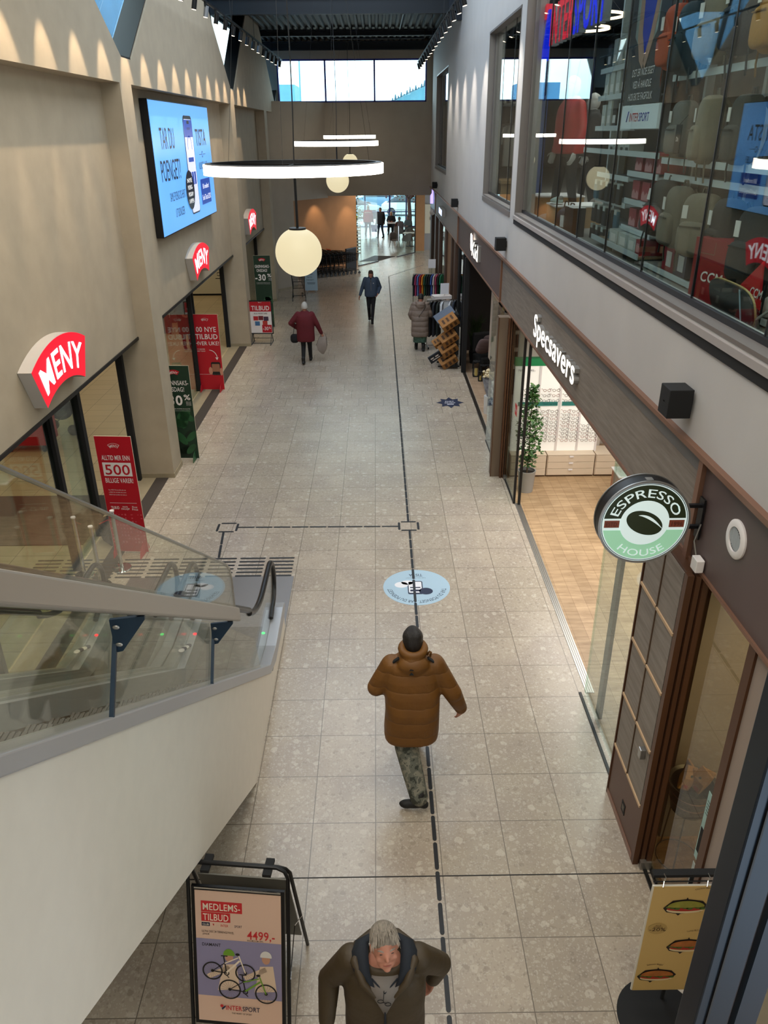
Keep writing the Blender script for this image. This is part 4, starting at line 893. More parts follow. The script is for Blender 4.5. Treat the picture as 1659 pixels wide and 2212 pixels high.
# ---------------- wall loudspeakers, vents, brackets on the right
for k, (y, s) in enumerate(((5.55, .2), (14.6, .2), (23.6, .2), (31.75, .2))):
    t = thing('loudspeaker', 'black cube loudspeaker on the right wall, %s from the camera' % ('nearest' if k == 0 else ORD[k]), 'loudspeaker', (2.35, y, 4.13), 0, 'cube loudspeakers on the right wall')
    MB().box(-.20, -.02, -.1, .1, -.11, .11).build('cabinet', m_blk, t, bevel=.006); MB().box(-.025, 0, -.04, .04, -.05, .05).build('wall_bracket', m_black, t); MB().box(-.2, -.196, -.012, .012, -.005, .005).build('badge', m_fgrey, t)
t = thing('ceiling_speaker', 'round white ventilation grille on the brown fascia beside the round hanging sign', 'vent', (2.36, 4.46, 3.53))
Mx = Matrix.Rotation(-PI / 2, 4, 'Y')
MB().lathe([(.135, 0), (.135, .012), (.12, .022), (.085, .02), (.085, .0)], n=36, M=Mx).build('ring', m_pw, t, True)
MB().lathe([(0, .008), (.085, .008)], n=30, M=Mx).build('mesh_back', m_blk, t)
mb = MB()
for k in range(-6, 7): h = math.sqrt(.084 ** 2 - (k * .0125) ** 2); mb.bar((-.014, k * .0125 - h * .35, -h * .9), (-.014, k * .0125 + h * .35, h * .9), .004)
mb.build('slats', mat('slat_grey', '#aeb2b5', .4), t)
# round hanging sign
m_ehd = mat('disc_dark_green', '#27301a', .4, emit=.12); m_ehm = mat('disc_mint', '#93c6a4', .4, emit=.45); m_ehr = mat('disc_rust', '#7b3f2e', .4, emit=.15); m_ehw = mat('disc_pale', '#d4e6e4', .4, emit=.45); m_ehk = mat('disc_print_brown', '#4f2a22', .4)
t = thing('hanging_disc_sign', 'round green and white coffee bean sign on a black wall bracket', 'sign', (1.915, 4.95, 3.41))
MF = Matrix.Rotation(PI / 2, 4, 'X')
MB().lathe([(0, .0), (.325, .0), (.325, -.12), (0, -.12)], n=64, M=MF).build('drum', m_black, t, True)
for y in (.004, -.124): MB().lathe([(.315, y + .004), (.332, y + .004), (.332, y - .006), (.315, y - .006)], n=64, M=MF).build('edge_band', m_alu, t, True)
R = .318
def D(T, n_, m_, k): T.build(n_, m_, t, off=.003 + .0013 * k)
T = Txt(); T.disc(0, 0, R, n=64); D(T, 'face', m_ehw, 0)
T = Txt(); T.ring(0, 0, R - .012, R - .007, n=64); D(T, 'outline', m_navy, 1)
hr = R - .02; al = .12
T = Txt(); T.poly([(hr * math.cos(a), hr * math.sin(a)) for a in [al + (PI - 2 * al) * k / 40 for k in range(41)]]); D(T, 'upper_field', m_ehd, 1)
T = Txt(); T.poly([(hr * math.cos(a), hr * math.sin(a)) for a in [PI + al + .08 + (PI - 2 * al - .16) * k / 40 for k in range(41)]]); D(T, 'lower_field', m_ehm, 1)
T = Txt(); T.rect(-.235, -.008, .11, .058).rect(.235, -.008, .11, .058); D(T, 'band', m_ehr, 2)
T = Txt(); T.disc(0, 0, .178, n=48); D(T, 'hub', m_ehw, 3)
T = Txt(); pts = []
for k in range(40):
    a = 2 * PI * k / 40; x, y = .142 * math.cos(a), .088 * math.sin(a); c, s_ = math.cos(-.42), math.sin(-.42); pts.append((x * c - y * s_, x * s_ + y * c))
T.poly(pts); D(T, 'bean', m_ehd, 4)
T = Txt(); top_ = []; bot_ = []
for k in range(21):
    u = k / 20; x = -.05 + u * .185; y = .062 - .11 * u ** 1.9; w_ = .011 * math.sin(PI * u) + .001; top_.append((x, y + w_)); bot_.append((x, y - w_))
T.poly(top_ + bot_[::-1]); D(T, 'bean_crease', m_ehw, 5)
T = Txt(); T.put('ESPRESSO', 0, 0, .068, .62, .008, arc=(.238, True)); D(T, 'upper_lettering', m_ehw, 3)
T = Txt(); T.put('HOUSE', 0, 0, .058, .34, .0, arc=(.245, False)); D(T, 'lower_lettering', m_ehw, 3)
T = Txt(); T.put('ESTD', -.238, -.008, .034, .078, .006).put('1996', .238, -.008, .034, .078, .006); D(T, 'year_lettering', m_ehk, 4)
MB().box(-.02, .03, .02, .07, .322, .328).build('rating_plate', m_alu, t)
mb = MB(); mb.box(.42, .435, .02, .10, -.16, .16)
for z in (.10, -.07): mb.box(.31, .43, .05, .08, z - .012, z + .012)
mb.build('wall_bracket', m_black, t)
t = thing('junction_box', 'small white junction box with a cable under the round hanging sign', 'socket', (2.33, 4.86, 3.11)); MB().box(-.04, .02, -.05, .05, -.05, .05).build('box', m_pw, t, bevel=.006); MB().tube([(-.01, .05, .05), (-.03, .08, .15), (.0, .09, .28)], .006, 6).build('cable', m_alu, t)
# raised lit letters on the fascias, each shop name one sign with its own letters
m_side = mat('letter_side', '#8f8c88', .4, .3); m_lw = mat('letter_lit', '#fffdf6', .4, emit=2.2, ecol='#fff8ea')
def fascia_text(txt, y, z, h, w_, lab, name, m, bold=.02, dp=.06, group=None):
    t = thing(name, lab, 'sign', (2.36, y, z)); n = len(txt); vs, fs = glyphs(txt, bold)
    x0 = min(v[0] for v in vs); x1 = max(v[0] for v in vs); k = w_ / (x1 - x0); kz = h / .73; from_x = 0
    adv = []
    for i in range(n):
        a, _ = glyphs(txt[:i + 1], bold); adv.append(max(v[0] for v in a))
    for i, ch in enumerate(txt):
        g, gf = glyphs(ch, bold, .01); gl = max(v[0] for v in g); off = adv[i] - gl
        if ch == ' ': continue
        M2 = [(-(dp if q[2] > 0 else .0) , -((q[0] + off - x0) * k - w_ / 2), (q[1] - .3) * kz) for q in g]
        back = MB(); back.add(M2, gf); b = back.build('letter', m_side, t)
        g2, f2 = glyphs(ch, bold * .9); fr = MB(); fr.add([(-dp - .004, -((q[0] + off - x0) * k - w_ / 2), (q[1] - .3) * kz) for q in g2], f2); fr.build('lit_face', m, b, fix=False)
    return t
fascia_text('Specsavers', 10.05, 3.40, .33, 2.55, 'white lit raised letters of the optician sign on the grey oak fascia', 'optician_sign', m_lw)
t = fascia_text('Kid', 18.75, 3.44, .36, 1.15, 'short white lit raised letters on the brown fascia', 'home_shop_sign', m_lw, .02, .07)
T = Txt(); T.disc(-.86, .06, .17, .15).disc(-.86, .22, .06, .1).disc(-1.01, .2, .06, .1).disc(-.71, .2, .06, .1); T.build('emblem', m_lw, t, 'faceL', .06)
t = thing('fashion_shop_sign', 'small blue and white lit box sign on the greige fascia farther along', 'sign', (2.36, 28.7, 3.46)); MB().box(-.12, 0, -.75, .75, -.12, .12).build('casing', m_side, t)
mb = MB()
for k in range(6): mb.box(-.126, -.12, -.65 + k * .22, -.65 + k * .22 + .13, -.09, .09)
mb.build('lit_strokes', mat('lit_blue_white', '#cfe0ff', .4, emit=2, ecol='#bcd4ff'), t)
t = thing('bottle_sign', 'violet lit bottle-shaped sign at the far end of the right fascia', 'sign', (2.34, 34.1, 3.55)); MB().lathe([(0, -.25), (.1, -.25), (.1, .05), (.04, .15), (.04, .3), (0, .3)], n=14).build('bottle', mat('lit_violet', '#b9a6ff', .4, emit=1.6, ecol='#a998ff'), t, True); MB().box(-.01, .02, -.03, .03, -.05, .05).build('bracket', m_black, t)
t = thing('dome_camera', 'small white dome camera under the far fascia', 'camera', (2.3, 33.6, 3.0)); MB().ell((0, 0, 0), .11, .11, .11, 14, 8).build('dome', m_pw, t, True); MB().cyl((0, 0, .06), .05, .06).build('mount', m_pw, t)
# ---------------- optician front
m_mull = mat('clad_brown', '#6a5a4b', .5)
mb = MB(); mb.box(2.14, 2.44, 13.58, 13.80, 0, 3.03); struct(mb.build('wall_right_pillar', m_mull))
struct(MB().box(2.13, 2.145, 13.575, 13.60, 0, 3.03).build('trim_30', m_brownp))
mb = MB()
for x, c in ((2.30, .03), (2.345, .02), (2.39, .03)): mb.box(x, x + c, 13.50, 13.58, 0, 3.03)
struct(mb.build('trim_31', m_brownp))
t = thing('optician_glazing', 'fixed glass leaf with black posts left of the optician opening', 'glass panel', (2.40, 0, 0))
MB().box(-.006, .006, 12.42, 13.5, .02, 3.03).build('pane', m_glass, t); MB().box(-.02, .02, 12.36, 12.40, 0, 3.03).build('post', m_black, t); MB().box(.06, .10, 12.30, 12.36, 0, 3.03).build('post', m_black, t); MB().box(-.015, .015, 12.4, 13.5, 0, .02).build('floor_channel', m_black, t)
MB().box(-.03, .03, 13.40, 13.5, .0, .07).build('clamp', m_alu, t); T = Txt(); T.rect(-12.75, 1.62, .2, .2); T.build('safety_notice', mat('notice_red', '#cc3333', .5), t, 'faceL', .01); T = Txt(); T.put('H', -12.78, 1.62, .09, .05, .02).put('+', -12.7, 1.62, .09, .06, .02); T.build('notice_lettering', m_pw, t, 'faceL', .012)
t = thing('optician_glazing', 'fixed glass leaf right of the optician opening beside the panelled column', 'glass panel', (2.40, 0, 0))
MB().box(-.006, .006, 5.70, 7.19, .02, 3.03).build('pane', m_glass, t); MB().box(.02, .06, 6.68, 6.80, .05, 3.03).build('steel_strip', mat('strip_stone', '#77766c', .6, noise=.1), t); MB().box(-.01, .01, 7.17, 7.19, .02, 3.03).build('edge', m_glass, t)
# panelled column between the optician and the coffee shop
t = thing('panelled_column', 'column clad in grey oak panels with light mouldings and a dark brown plinth panel', 'column', (2.26, 5.28, 0))
MB().box(.004, .17, -.40, .40, 0, 3.03).build('core', m_brownp, t)
zs = [.64, 1.26, 1.88, 2.46, 3.02]
for k in range(4):
    for y in (-.375, .012): MB().box(-.004, .004, y, y + .363, zs[k] + .012, zs[k + 1] - .012).build('panel', m_fwood, t)
mb = MB()
for z in zs[:4]: mb.box(-.016, .004, -.39, -.01, z - .012, z + .012); mb.box(-.016, .004, .01, .39, z - .012, z + .012)
mb.build('moulding', mat('moulding_pale', '#c4a480', .5), t); MB().box(-.012, .004, -.006, .006, .64, 3.02).build('centre_moulding', mat('moulding_brown', '#5b4736', .5), t)
MB().box(-.004, .004, -.39, .39, .06, .62).build('plinth_panel', m_brownp, t); MB().box(-.012, .02, -.41, .41, 0, .06).build('plinth_strip', m_bronze, t); MB().box(-.014, .006, .392, .41, 0, 3.03).build('edge_strip', m_brownp, t)
MB().box(-.05, -.003, -.30, -.24, 1.10, 1.20).build('lock_box', m_alu, t, bevel=.006); o = MB().box(-.008, -.003, -.09, .0, .20, .32).build('socket', m_blk, t); MB().box(-.010, -.008, -.07, -.02, .23, .29).build('socket_insert', m_shelfd, o)
mb = MB()
for x, y, c in ((2.25, 4.82, .05), (2.31, 4.80, .035), (2.355, 4.78, .045)): mb.box(x, x + c, y, 4.88, 0, 3.03)
struct(mb.build('trim_32', m_brownp)); struct(MB().box(2.3, 2.40, 4.76, 4.80, 0, .09).build('trim_33', m_alu))
# ---------------- coffee shop window and what stands behind it
t = thing('coffee_shop_window', 'coffee shop window pane between the bronze frame and the brown mullion', 'window', (2.40, 0, 0))
MB().box(-.006, .006, 4.03, 4.80, .02, 3.03).build('pane', glassmat('coffee_glass', '#c9c5b2', 1.5, .03, .8), t); MB().box(-.015, .015, 4.03, 4.80, 0, .02).build('channel', m_black, t); MB().box(-.04, .05, 3.94, 4.03, 0, 3.03).build('mullion', m_brownp, t); MB().box(-.02, .02, 2.0, 3.94, 0, 3.03).build('blind', mat('blind_taupe', '#9b8b80', .8, bump=.1, bscale=12, stretch=(1, 20, .1)), t)
o = MB().box(-.010, -.007, 4.05, 4.13, .95, 1.62).build('menu_card', mat('card_mint', '#9fbfb8', .5), t); T = Txt(); T.rect(-4.09, 1.15, .06, .25); T.build('card_picture', m_blk, o, 'faceL', .011)
for k in range(5):
    T = Txt(); T.rect(-4.09, 1.54 - k * .03, .05, .008); T.build('card_text', m_pk, o, 'faceL', .011)
MB().box(-.010, -.007, 4.045, 4.12, .45, .9).build('menu_card', mat('card_grey', '#a9b2ae', .5), t)
m_zinc = mat('zinc', '#6d6a60', .4, .7); m_bag = mat('coffee_bag', '#b98a4e', .6, noise=.1, nscale=20)
def bucket(x, y, lab, extra):
    t = thing('bucket_stand', lab, 'bucket', (x, y, 0)); z = .62
    MB().lathe([(.15, z), (.19, z + .28), (.205, z + .30), (.18, z + .28), (.14, z + .01), (0, z + .01)], n=32).build('bucket', m_zinc, t, True)
    for zz, r in ((.72, .165), (.82, .18)): MB().lathe([(r, zz), (r + .006, zz + .006), (r, zz + .012)], n=32).build('hoop', m_bronze, t, True)
    MB().lathe([(.185, 0), (.19, .006), (.185, .012), (.18, .006), (.185, 0)], n=32).build('foot_ring', m_zinc, t, True)
    mb = MB()
    for k in range(3): a = 2 * PI * k / 3; mb.tube([(.185 * math.cos(a), .185 * math.sin(a), 0), (.15 * math.cos(a), .15 * math.sin(a), z)], .007, 6)
    mb.build('leg', m_zinc, t); n_ = 4
    for k in range(n_):
        a = k * 1.7; b = thing('coffee_bag', 'kraft coffee bag in the %s bucket, %s' % (extra, ('nearest the glass', 'at the back', 'leaning on the rim', 'half hidden underneath')[k]), 'coffee bag', (x + .07 * math.cos(a), y + .06 * math.sin(a), z + .33 + .015 * k), a, 'coffee bags', rot=(.5 * math.sin(a * 2), .55 * math.cos(a), a))
        MB().rings([[(cx * .065, cy * .035 * (1 - abs(h) * .75), h * .11) for cx, cy in ((-1, -1), (1, -1), (1, 1), (-1, 1))] for h in (-1, -.7, 0, .6, 1)]).build('pouch', m_bag, b, bevel=.006)
        for sg in (-1, 1):
            q = MB(); q.box(-.03 + .012 * k, .02 + .012 * k, sg * .034, sg * .036, -.085, -.055); q.build('label', mat('bag_label', '#b5523f', .5), b)
            MB().tube([(0, sg * .030, .03), (0, sg * .036, .03)], .011, 14).build('seal', m_ehd, b)
bucket(2.68, 4.90, 'zinc bucket of coffee bags on a wire stand behind the coffee shop window', 'left'); bucket(3.02, 4.55, 'second zinc bucket stand, mostly hidden by the brown mullion', 'right')
t = thing('wall_clock', 'round brass-rimmed ornament on the coffee shop wall behind the window', 'ornament', (4.4, 4.93, 1.9)); MB().lathe([(.25, 0), (.28, 0), (.28, .03), (.25, .03)], n=36, M=MF).build('rim', mat('brass', '#8a6a34', .35, .8), t, True); MB().lathe([(0, 0), (.25, 0)], n=36, M=MF).build('dial', m_kraft, t)
# ---------------- optician shop
m_lit_panel = mat('display_lit', '#e9e4da', .4, emit=.28, ecol='#fff9ef'); m_cab = mat('cabinet_cream', '#d6c3ab', .5); m_sgreen = mat('optician_green', '#0b7a44', .5, emit=.15); m_teal = mat('optician_teal', '#2c7a70', .5, emit=.1)
for i, (a, b, lab) in enumerate(((2.50, 3.18, 'left cream drawer unit under the lit spectacles display, behind the plant'), (3.20, 4.10, 'middle cream drawer unit of three drawers under the lit spectacles display'), (4.12, 5.0, 'right cream drawer unit, partly behind the glass cabinet'))):
    t = thing('drawer_unit', lab, 'drawer unit', (0, 13.52, 0), 0, 'drawer units'); MB().box(a, b, .02, .45, .03, .44).build('carcass', m_cab, t); MB().box(a, b, .05, .45, 0, .03).build('plinth', m_brownp, t); MB().box(a, b, 0, .46, .44, .455).build('top', m_cab, t)
    for k in range(3):
        d = MB().box(a + .012, b - .012, 0, .02, .04 + k * .133, .04 + k * .133 + .126).build('drawer', m_cab, t, bevel=.003); c = (a + b) / 2; MB().box(c - .04, c + .04, -.02, 0, .04 + k * .133 + .10, .04 + k * .133 + .126).build('handle', m_pw, d)
t = thing('spectacles_display', 'tall white lit wall display with rows of spectacles in the optician shop', 'display', (0, 13.72, 0))
MB().box(2.52, 4.12, .02, .10, .455, 2.12).build('lit_panel', m_lit_panel, t); MB().box(2.5, 4.15, 0, .12, 2.12, 2.26).build('green_header', m_sgreen, t); MB().box(4.12, 4.15, -.02, .12, .455, 2.12).build('side_panel', m_pw, t)
mb = MB()
for x in (2.98, 3.38, 3.78): mb.box(x - .02, x + .02, .0, .02, .455, 2.12)
mb.build('upright', m_pw, t); mb = MB(); mb.box(2.6, 3.34, -.005, .0, 1.36, 1.44); mb.box(3.42, 4.05, -.005, .0, 1.36, 1.44); mb.build('teal_strip', m_teal, t)
T = Txt(); T.put('Tilbud: 2 par briller', 3.2, 1.40, .025, .28, 0).put('795:-', 2.62, 2.04, .04, .12, .01).put('495:-', 2.82, 2.04, .04, .12, .01); T.build('lettering', m_navy, t, off=.009)
m_fr = [mat('frame_dark', '#2a211e', .4), mat('frame_tort', '#5a3f33', .4), mat('frame_rose', '#8d5f5a', .4), mat('frame_steel', '#77787b', .3, .8)]
def spectacles(m):
    mb = MB()
    for s in (-1, 1):
        mb.tube([(s * .034 + .024 * math.cos(a), 0, .019 * math.sin(a)) for a in [2 * PI * k / 12 for k in range(13)]], .0036, 4)
        mb.tube([(s * .058, 0, .008), (s * .062, .03, .008), (s * .062, .10, .0), (s * .062, .13, -.02)], .003, 4)
    mb.tube([(-.011, 0, .004), (0, -.003, .008), (.011, 0, .004)], .002, 4); me = mb.build('t', m); d = me.data; bpy.data.objects.remove(me); return d
SP = [spectacles(m) for m in m_fr]
bays = [(2.74, 2.88), (3.09, 3.26), (3.49, 3.66), (3.87, 4.03)]; k = 0
for bi, cs in enumerate(bays):
    for ci, x in enumerate(cs):
        for r in range(12):
            z = .72 + r * .072 if r < 9 else 1.50 + (r - 9) * .1
            if bi == 3 and r > 4: continue
            o = bpy.data.objects.new('spectacles', SP[(bi * 5 + ci * 3 + r * 7) % 4]); COL.objects.link(o); o.location = (x, 13.715 - .135, z); o.rotation_euler = (0, 0, 0); o.scale = (1.15,) * 3
            tag(o, 'pair of spectacles on the lit display, %s row up, %s column from the plant' % (ORD[r], ORD[bi * 2 + ci]), 'spectacles', 'spectacles on the display'); k += 1
t = thing('glass_cabinet', 'small glass cabinet with spectacles behind the hanging coffee sign', 'cabinet', (4.35, 12.3, 0)); MB().box(-.22, .22, -.22, .22, 0, .6).build('base', mat('rose_wood', '#a5735a', .5), t); MB().box(-.2, .2, -.2, .2, .62, 1.25).build('glass_case', m_glass, t); MB().box(-.24, .24, -.24, .24, .6, .62).build('shelf', m_pw, t); MB().box(-.24, .24, -.24, .24, 1.25, 1.28).build('lid', m_pw, t)
# potted ficus
m_leaf = mat('ficus_leaf', '#2f5423', .45, noise=.35, nscale=5); m_leaf2 = mat('ficus_leaf_light', '#56793f', .45, noise=.2, nscale=5)
def leafy(mb, n, fn, size, r):
    for _ in range(n):
        c = Vector(fn(r)); a = r.uniform(0, 2 * PI); b = r.uniform(-.9, .9); L_ = size * r.uniform(.7, 1.25); W_ = L_ * .45
        d = Vector((math.cos(a) * math.cos(b), math.sin(a) * math.cos(b), math.sin(b))); s = d.cross(Vector((0, 0, 1))).normalized() * W_; u = Vector((0, 0, .12 * L_))
        mb.cur = r.randrange(2); mb.add([c, c + d * L_ * .45 + s + u, c + d * L_, c + d * L_ * .45 - s + u], [(0, 1, 2), (0, 2, 3)])
t = thing('potted_ficus', 'tall green ficus in a round grey pot just inside the optician opening', 'potted plant', (2.70, 12.92, 0))
MB().lathe([(.13, 0), (.16, .40), (.165, .41), (.145, .41), (.14, .35), (0, .35)], n=32).build('pot', mat('pot_grey', '#9a9893', .6), t, True); MB().tube([(0, 0, .34), (.015, .01, .8), (-.01, 0, 1.3), (0, .01, 1.8)], [.015, .013, .01, .005], 8).build('stem', mat('bark', '#5b4632', .8), t, True); MB().lathe([(0, .352), (.139, .352)], n=20).build('soil', mat('soil', '#2b2119', .9), t)
def ffn(r): z = r.uniform(.5, 1.98); q = (.20 if z > .75 else .14) * (1 - max(0, z - 1.3) * 1.05); a = r.uniform(0, 2 * PI); p = q * math.sqrt(r.random()) * 1.15; return (p * math.cos(a), p * math.sin(a), z)
mb = MB(); leafy(mb, 750, ffn, .075, random.Random(11)); mb.build('foliage', [m_leaf, m_leaf2], t, fix=False)
# ---------------- home shop (Kid) front
t = thing('home_shop_glazing', 'glass leaf at the near end of the home shop opening', 'glass panel', (2.30, 0, 0)); MB().box(-.006, .006, 13.80, 15.5, .02, 3.03).build('pane', m_glass, t); MB().box(-.012, .012, 13.80, 15.5, 0, .02).build('channel', m_black, t)
mb = MB(); mb.box(2.30, 2.42, 20.7, 20.85, 0, 3.03); mb.box(2.32, 2.40, 22.6, 22.75, 0, 3.03); mb.box(2.32, 2.40, 21.4, 21.46, 0, 3.03); o = struct(mb.build('door_5', m_blk)); MB().box(2.36, 2.372, 20.85, 22.6, .02, 3.03).build('pane', glassmat('dark_glass', '#6d6f6c'), o)
mb = MB(); mb.box(2.44, 4.6, 23.1, 23.3, 0, 3.0); struct(mb.build('wall_home_shop', m_dark))
t = thing('display_shelf', 'dark narrow display shelf with pale shelf boards in the home shop', 'shelf', (3.15, 18.6, 0)); MB().box(-.3, .35, .1, .14, 0, 2.9).build('back_panel', m_blk, t); MB().box(-.42, -.3, -.25, .14, .95, 2.9).build('pale_upright', mat('upright_pale', '#c9b6a3', .5), t)
for k in range(5): MB().box(-.3, .35, -.22, .1, .75 + k * .42, .775 + k * .42).build('shelf_board', mat('upright_pale', '#c9b6a3', .5), t)
m_gold = mat('ornament_gold', '#7a6a3c', .35, .6)
for k in range(4):
    for j in range(2):
        t = thing('ornament', 'small brass ornament on the home shop shelf, %s board up, %s' % (ORD[k + 1], ('left', 'right')[j]), 'ornament', (2.98 + j * .22, 18.50, .777 + (k + 1) * .42)); MB().lathe([(.0, 0), (.05, 0), (.03, .05), (.06, .1), (.02, .16), (0, .2)], n=14).build('body', m_gold, t, True)
def grass(loc, h, lab):
    t = thing('potted_grass', lab, 'potted plant', loc); r = random.Random(5); mb = MB()
    for k in range(90):
        a = r.uniform(0, 6.28); o_ = r.uniform(.1, .34); mb.tube([(0.04 * math.cos(a), .04 * math.sin(a), .3), (o_ * .5 * math.cos(a), o_ * .5 * math.sin(a), h * .75), (o_ * math.cos(a), o_ * math.sin(a), h * r.uniform(.7, 1))], [.006, .005, .001], 3)
    mb.build('blades', mat('grass_dark', '#2c3d1c', .6), t); MB().lathe([(.11, 0), (.15, .34), (.13, .34), (0, .3)], n=20).build('pot', m_blk, t, True)
grass((2.85, 22.3, 0), 1.35, 'dark potted grass behind the home shop glass'); grass((2.75, 21.7, 0), 1.1, 'shorter dark potted grass nearer the home shop opening')
for k, (x, y, h) in enumerate(((2.66, 20.35, .42), (2.82, 20.15, .36), (2.98, 20.4, .30), (2.72, 19.9, .26))):
    t = thing('lantern', 'black candle lantern on the home shop floor, ' + ('tallest of the group', 'second tallest of the group', 'third of the group at the back', 'smallest and nearest')[k], 'lantern', (x, y, 0), 0, 'candle lanterns'); s = h * .42
    mb = MB(); mb.box(-s / 2, s / 2, -s / 2, s / 2, 0, .02); mb.box(-s / 2, s / 2, -s / 2, s / 2, h - .03, h)
    for a in (-1, 1):
        for b in (-1, 1): mb.box(a * (s / 2 - .008) - .008, a * (s / 2 - .008) + .008, b * (s / 2 - .008) - .008, b * (s / 2 - .008) + .008, 0, h)
    mb.tube([(-s / 4, 0, h), (0, 0, h + .09), (s / 4, 0, h)], .006, 5); mb.build('frame', m_blk, t); MB().cyl((0, 0, .02), s * .24, h * .45, 14).build('candle', mat('candle', '#c9b065', .6), t, True)
t = thing('armchair', 'dark cushioned chair with striped cushions inside the home shop', 'chair', (3.0, 20.9, 0), .3); MB().box(-.3, .3, -.3, .3, .25, .45).build('seat', m_blk, t, bevel=.05); MB().box(-.3, .3, .25, .38, .45, 1.0).build('backrest', m_blk, t, bevel=.05); 
for x, y in ((-.26, -.26), (.26, -.26), (-.26, .3), (.26, .3)): MB().cyl((x, y, 0), .02, .26, 8).build('leg', m_blk, t)
m_cush = mat('cushion_stripe', '#5d4b49', .9, noise=.3, nscale=3, stretch=(.5, .5, 14))
for k, (x, y, z, r_) in enumerate(((2.86, 20.6, .75, .5), (3.1, 20.75, .82, -.4))):
    tag(MB().ell((0, 0, 0), .22, .08, .22, 16, 10, fn=lambda a, b, c: (math.copysign(abs(a) ** .6, a), b, math.copysign(abs(c) ** .6, c))).build('cushion', m_cush, None, True), ('grey and rose striped cushion on the dark chair, left one', 'darker striped cushion on the dark chair, right one')[k], 'cushion', 'striped cushions'); o = bpy.data.objects['cushion' if k == 0 else 'cushion.001']; o.location = (x, y, z); o.rotation_euler = (.3, .4 * r_, r_)
t = thing('flower_bouquet', 'bunch of cream flowers in grey wrapping by the home shop entrance', 'flowers', (2.62, 17.3, 0)); MB().lathe([(.14, 0), (.15, .42), (.13, .42), (0, .4)], n=20).build('bucket', m_white, t, True)
m_wrap = mat('wrapping_grey', '#8f929c', .6, noise=.5, nscale=9); r = random.Random(4); mb = MB(); mb.lathe([(.08, .4), (.14, .55), (.2, .8), (.22, .86)], n=11); mb.build('wrapping', m_wrap, t, True)
mb = MB()
for k in range(38): a = r.uniform(0, 6.28); q = .2 * math.sqrt(r.random()); mb.ell((q * math.cos(a), q * math.sin(a), .88 + r.uniform(0, .14)), .035, .035, .03, 8, 5)
mb.build('blossoms', mat('blossom_cream', '#d9c9a4', .7), t, True)
t = thing('textile_stack', 'stack of patterned grey textiles behind the glass by the pillar', 'textiles', (2.62, 16.3, 0)); MB().box(-.12, .25, -.35, .35, 0, .5).build('box', m_blk, t)
for k in range(7): MB().box(-.1, .22, -.33, .33, .5 + k * .07, .565 + k * .07).build('folded_cloth', mat('cloth_grey', '#8b93a0', .8, noise=.3, nscale=8) if k % 2 else m_white, t, bevel=.02)
# ---------------- fashion shop frontage farther along
mb = MB()
for y, w_, x in ((24.0, .5, 2.33), (25.4, .25, 2.36), (27.4, .5, 2.33), (30.2, .6, 2.33), (32.2, .6, 2.33), (34.8, .8, 2.33)): mb.box(x, 2.5, y - w_ / 2, y + w_ / 2, 0, 3.03)
struct(mb.build('wall_right_piers', mat('pier_brown', '#4b3427', .5)))
struct(MB().box(2.40, 2.48, 25.5, 27.2, 0, 3.03).build('wall_right_panel', mat('panel_tan', '#9c7a5b', .6)))
o = struct(MB().box(2.38, 2.42, 23.5, 35, 0, .05).build('window_10', m_black)); MB().box(2.395, 2.405, 23.5, 25.3, .05, 3.03).build('pane', m_glass, o); MB().box(2.395, 2.405, 27.6, 30, .05, 3.03).build('pane', m_glass, o); MB().box(2.395, 2.405, 30.5, 34.4, .05, 3.03).build('pane', m_glass, o)
# garment racks in the aisle
def garment(mb, w_, L_, th=.05, sleeve=.2):
    pts = [(-w_ * .15, 0), (w_ * .15, 0), (w_ * .5, -.05), (w_ * .5 + sleeve * .35, -sleeve * 1.6), (w_ * .5 + sleeve * .05, -sleeve * 1.7), (w_ * .42, -.17), (w_ * .45, -L_), (-w_ * .45, -L_), (-w_ * .42, -.17), (-w_ * .5 - sleeve * .05, -sleeve * 1.7), (-w_ * .5 - sleeve * .35, -sleeve * 1.6), (-w_ * .5, -.05)]
    return mb.prism([(a, b) for a, b in pts], -th / 2, th / 2, 'y')
def rack(x, y, L_, h, lab, rz=0):
    t = thing('garment_rack', lab, 'garment rack', (x, y, 0), rz); mb = MB()
    for s in (-1, 1):
        mb.tube([(s * L_ / 2, 0, .05), (s * L_ / 2, 0, h)], .014, 8); mb.tube([(s * L_ / 2, -.28, .06), (s * L_ / 2, .28, .06)], .014, 8)
    mb.build('stand', m_chrome, t, True); MB().tube([(-L_ / 2, 0, h), (L_ / 2, 0, h)], .013, 8).build('rail', m_chrome, t, True); MB().tube([(-L_ / 2, 0, .06), (L_ / 2, 0, .06)], .012, 8).build('lower_bar', m_chrome, t, True)
    for s in (-1, 1):
        for q in (-.26, .26): MB().tube([(s * L_ / 2 - .015, q, .035), (s * L_ / 2 + .015, q, .035)], .035, 10).build('castor', m_blk, t)
    return t
t = rack(1.85, 28.3, 1.1, 1.42, 'chrome garment rack of colourful tops, farther of the two racks'); MB().tube([(.1, 0, 1.42), (.1, 0, 1.62)], .01, 6).build('sign_stem', m_chrome, t); MB().box(-.02, .24, -.006, .006, 1.62, 1.92).build('price_sign', m_printw, t)
cols_ = [('#22262e', 'black'), ('#a83a62', 'pink'), ('#5a79b8', 'light blue'), ('#b3262c', 'red'), ('#d98a2b', 'orange'), ('#1f4f3c', 'dark green'), ('#16201f', 'dark teal'), ('#14161c', 'navy black'), ('#3d5fae', 'royal blue'), ('#cfc3c0', 'pale'), ('#a33d5f', 'raspberry'), ('#12281f', 'bottle green'), ('#176b4a', 'emerald')]
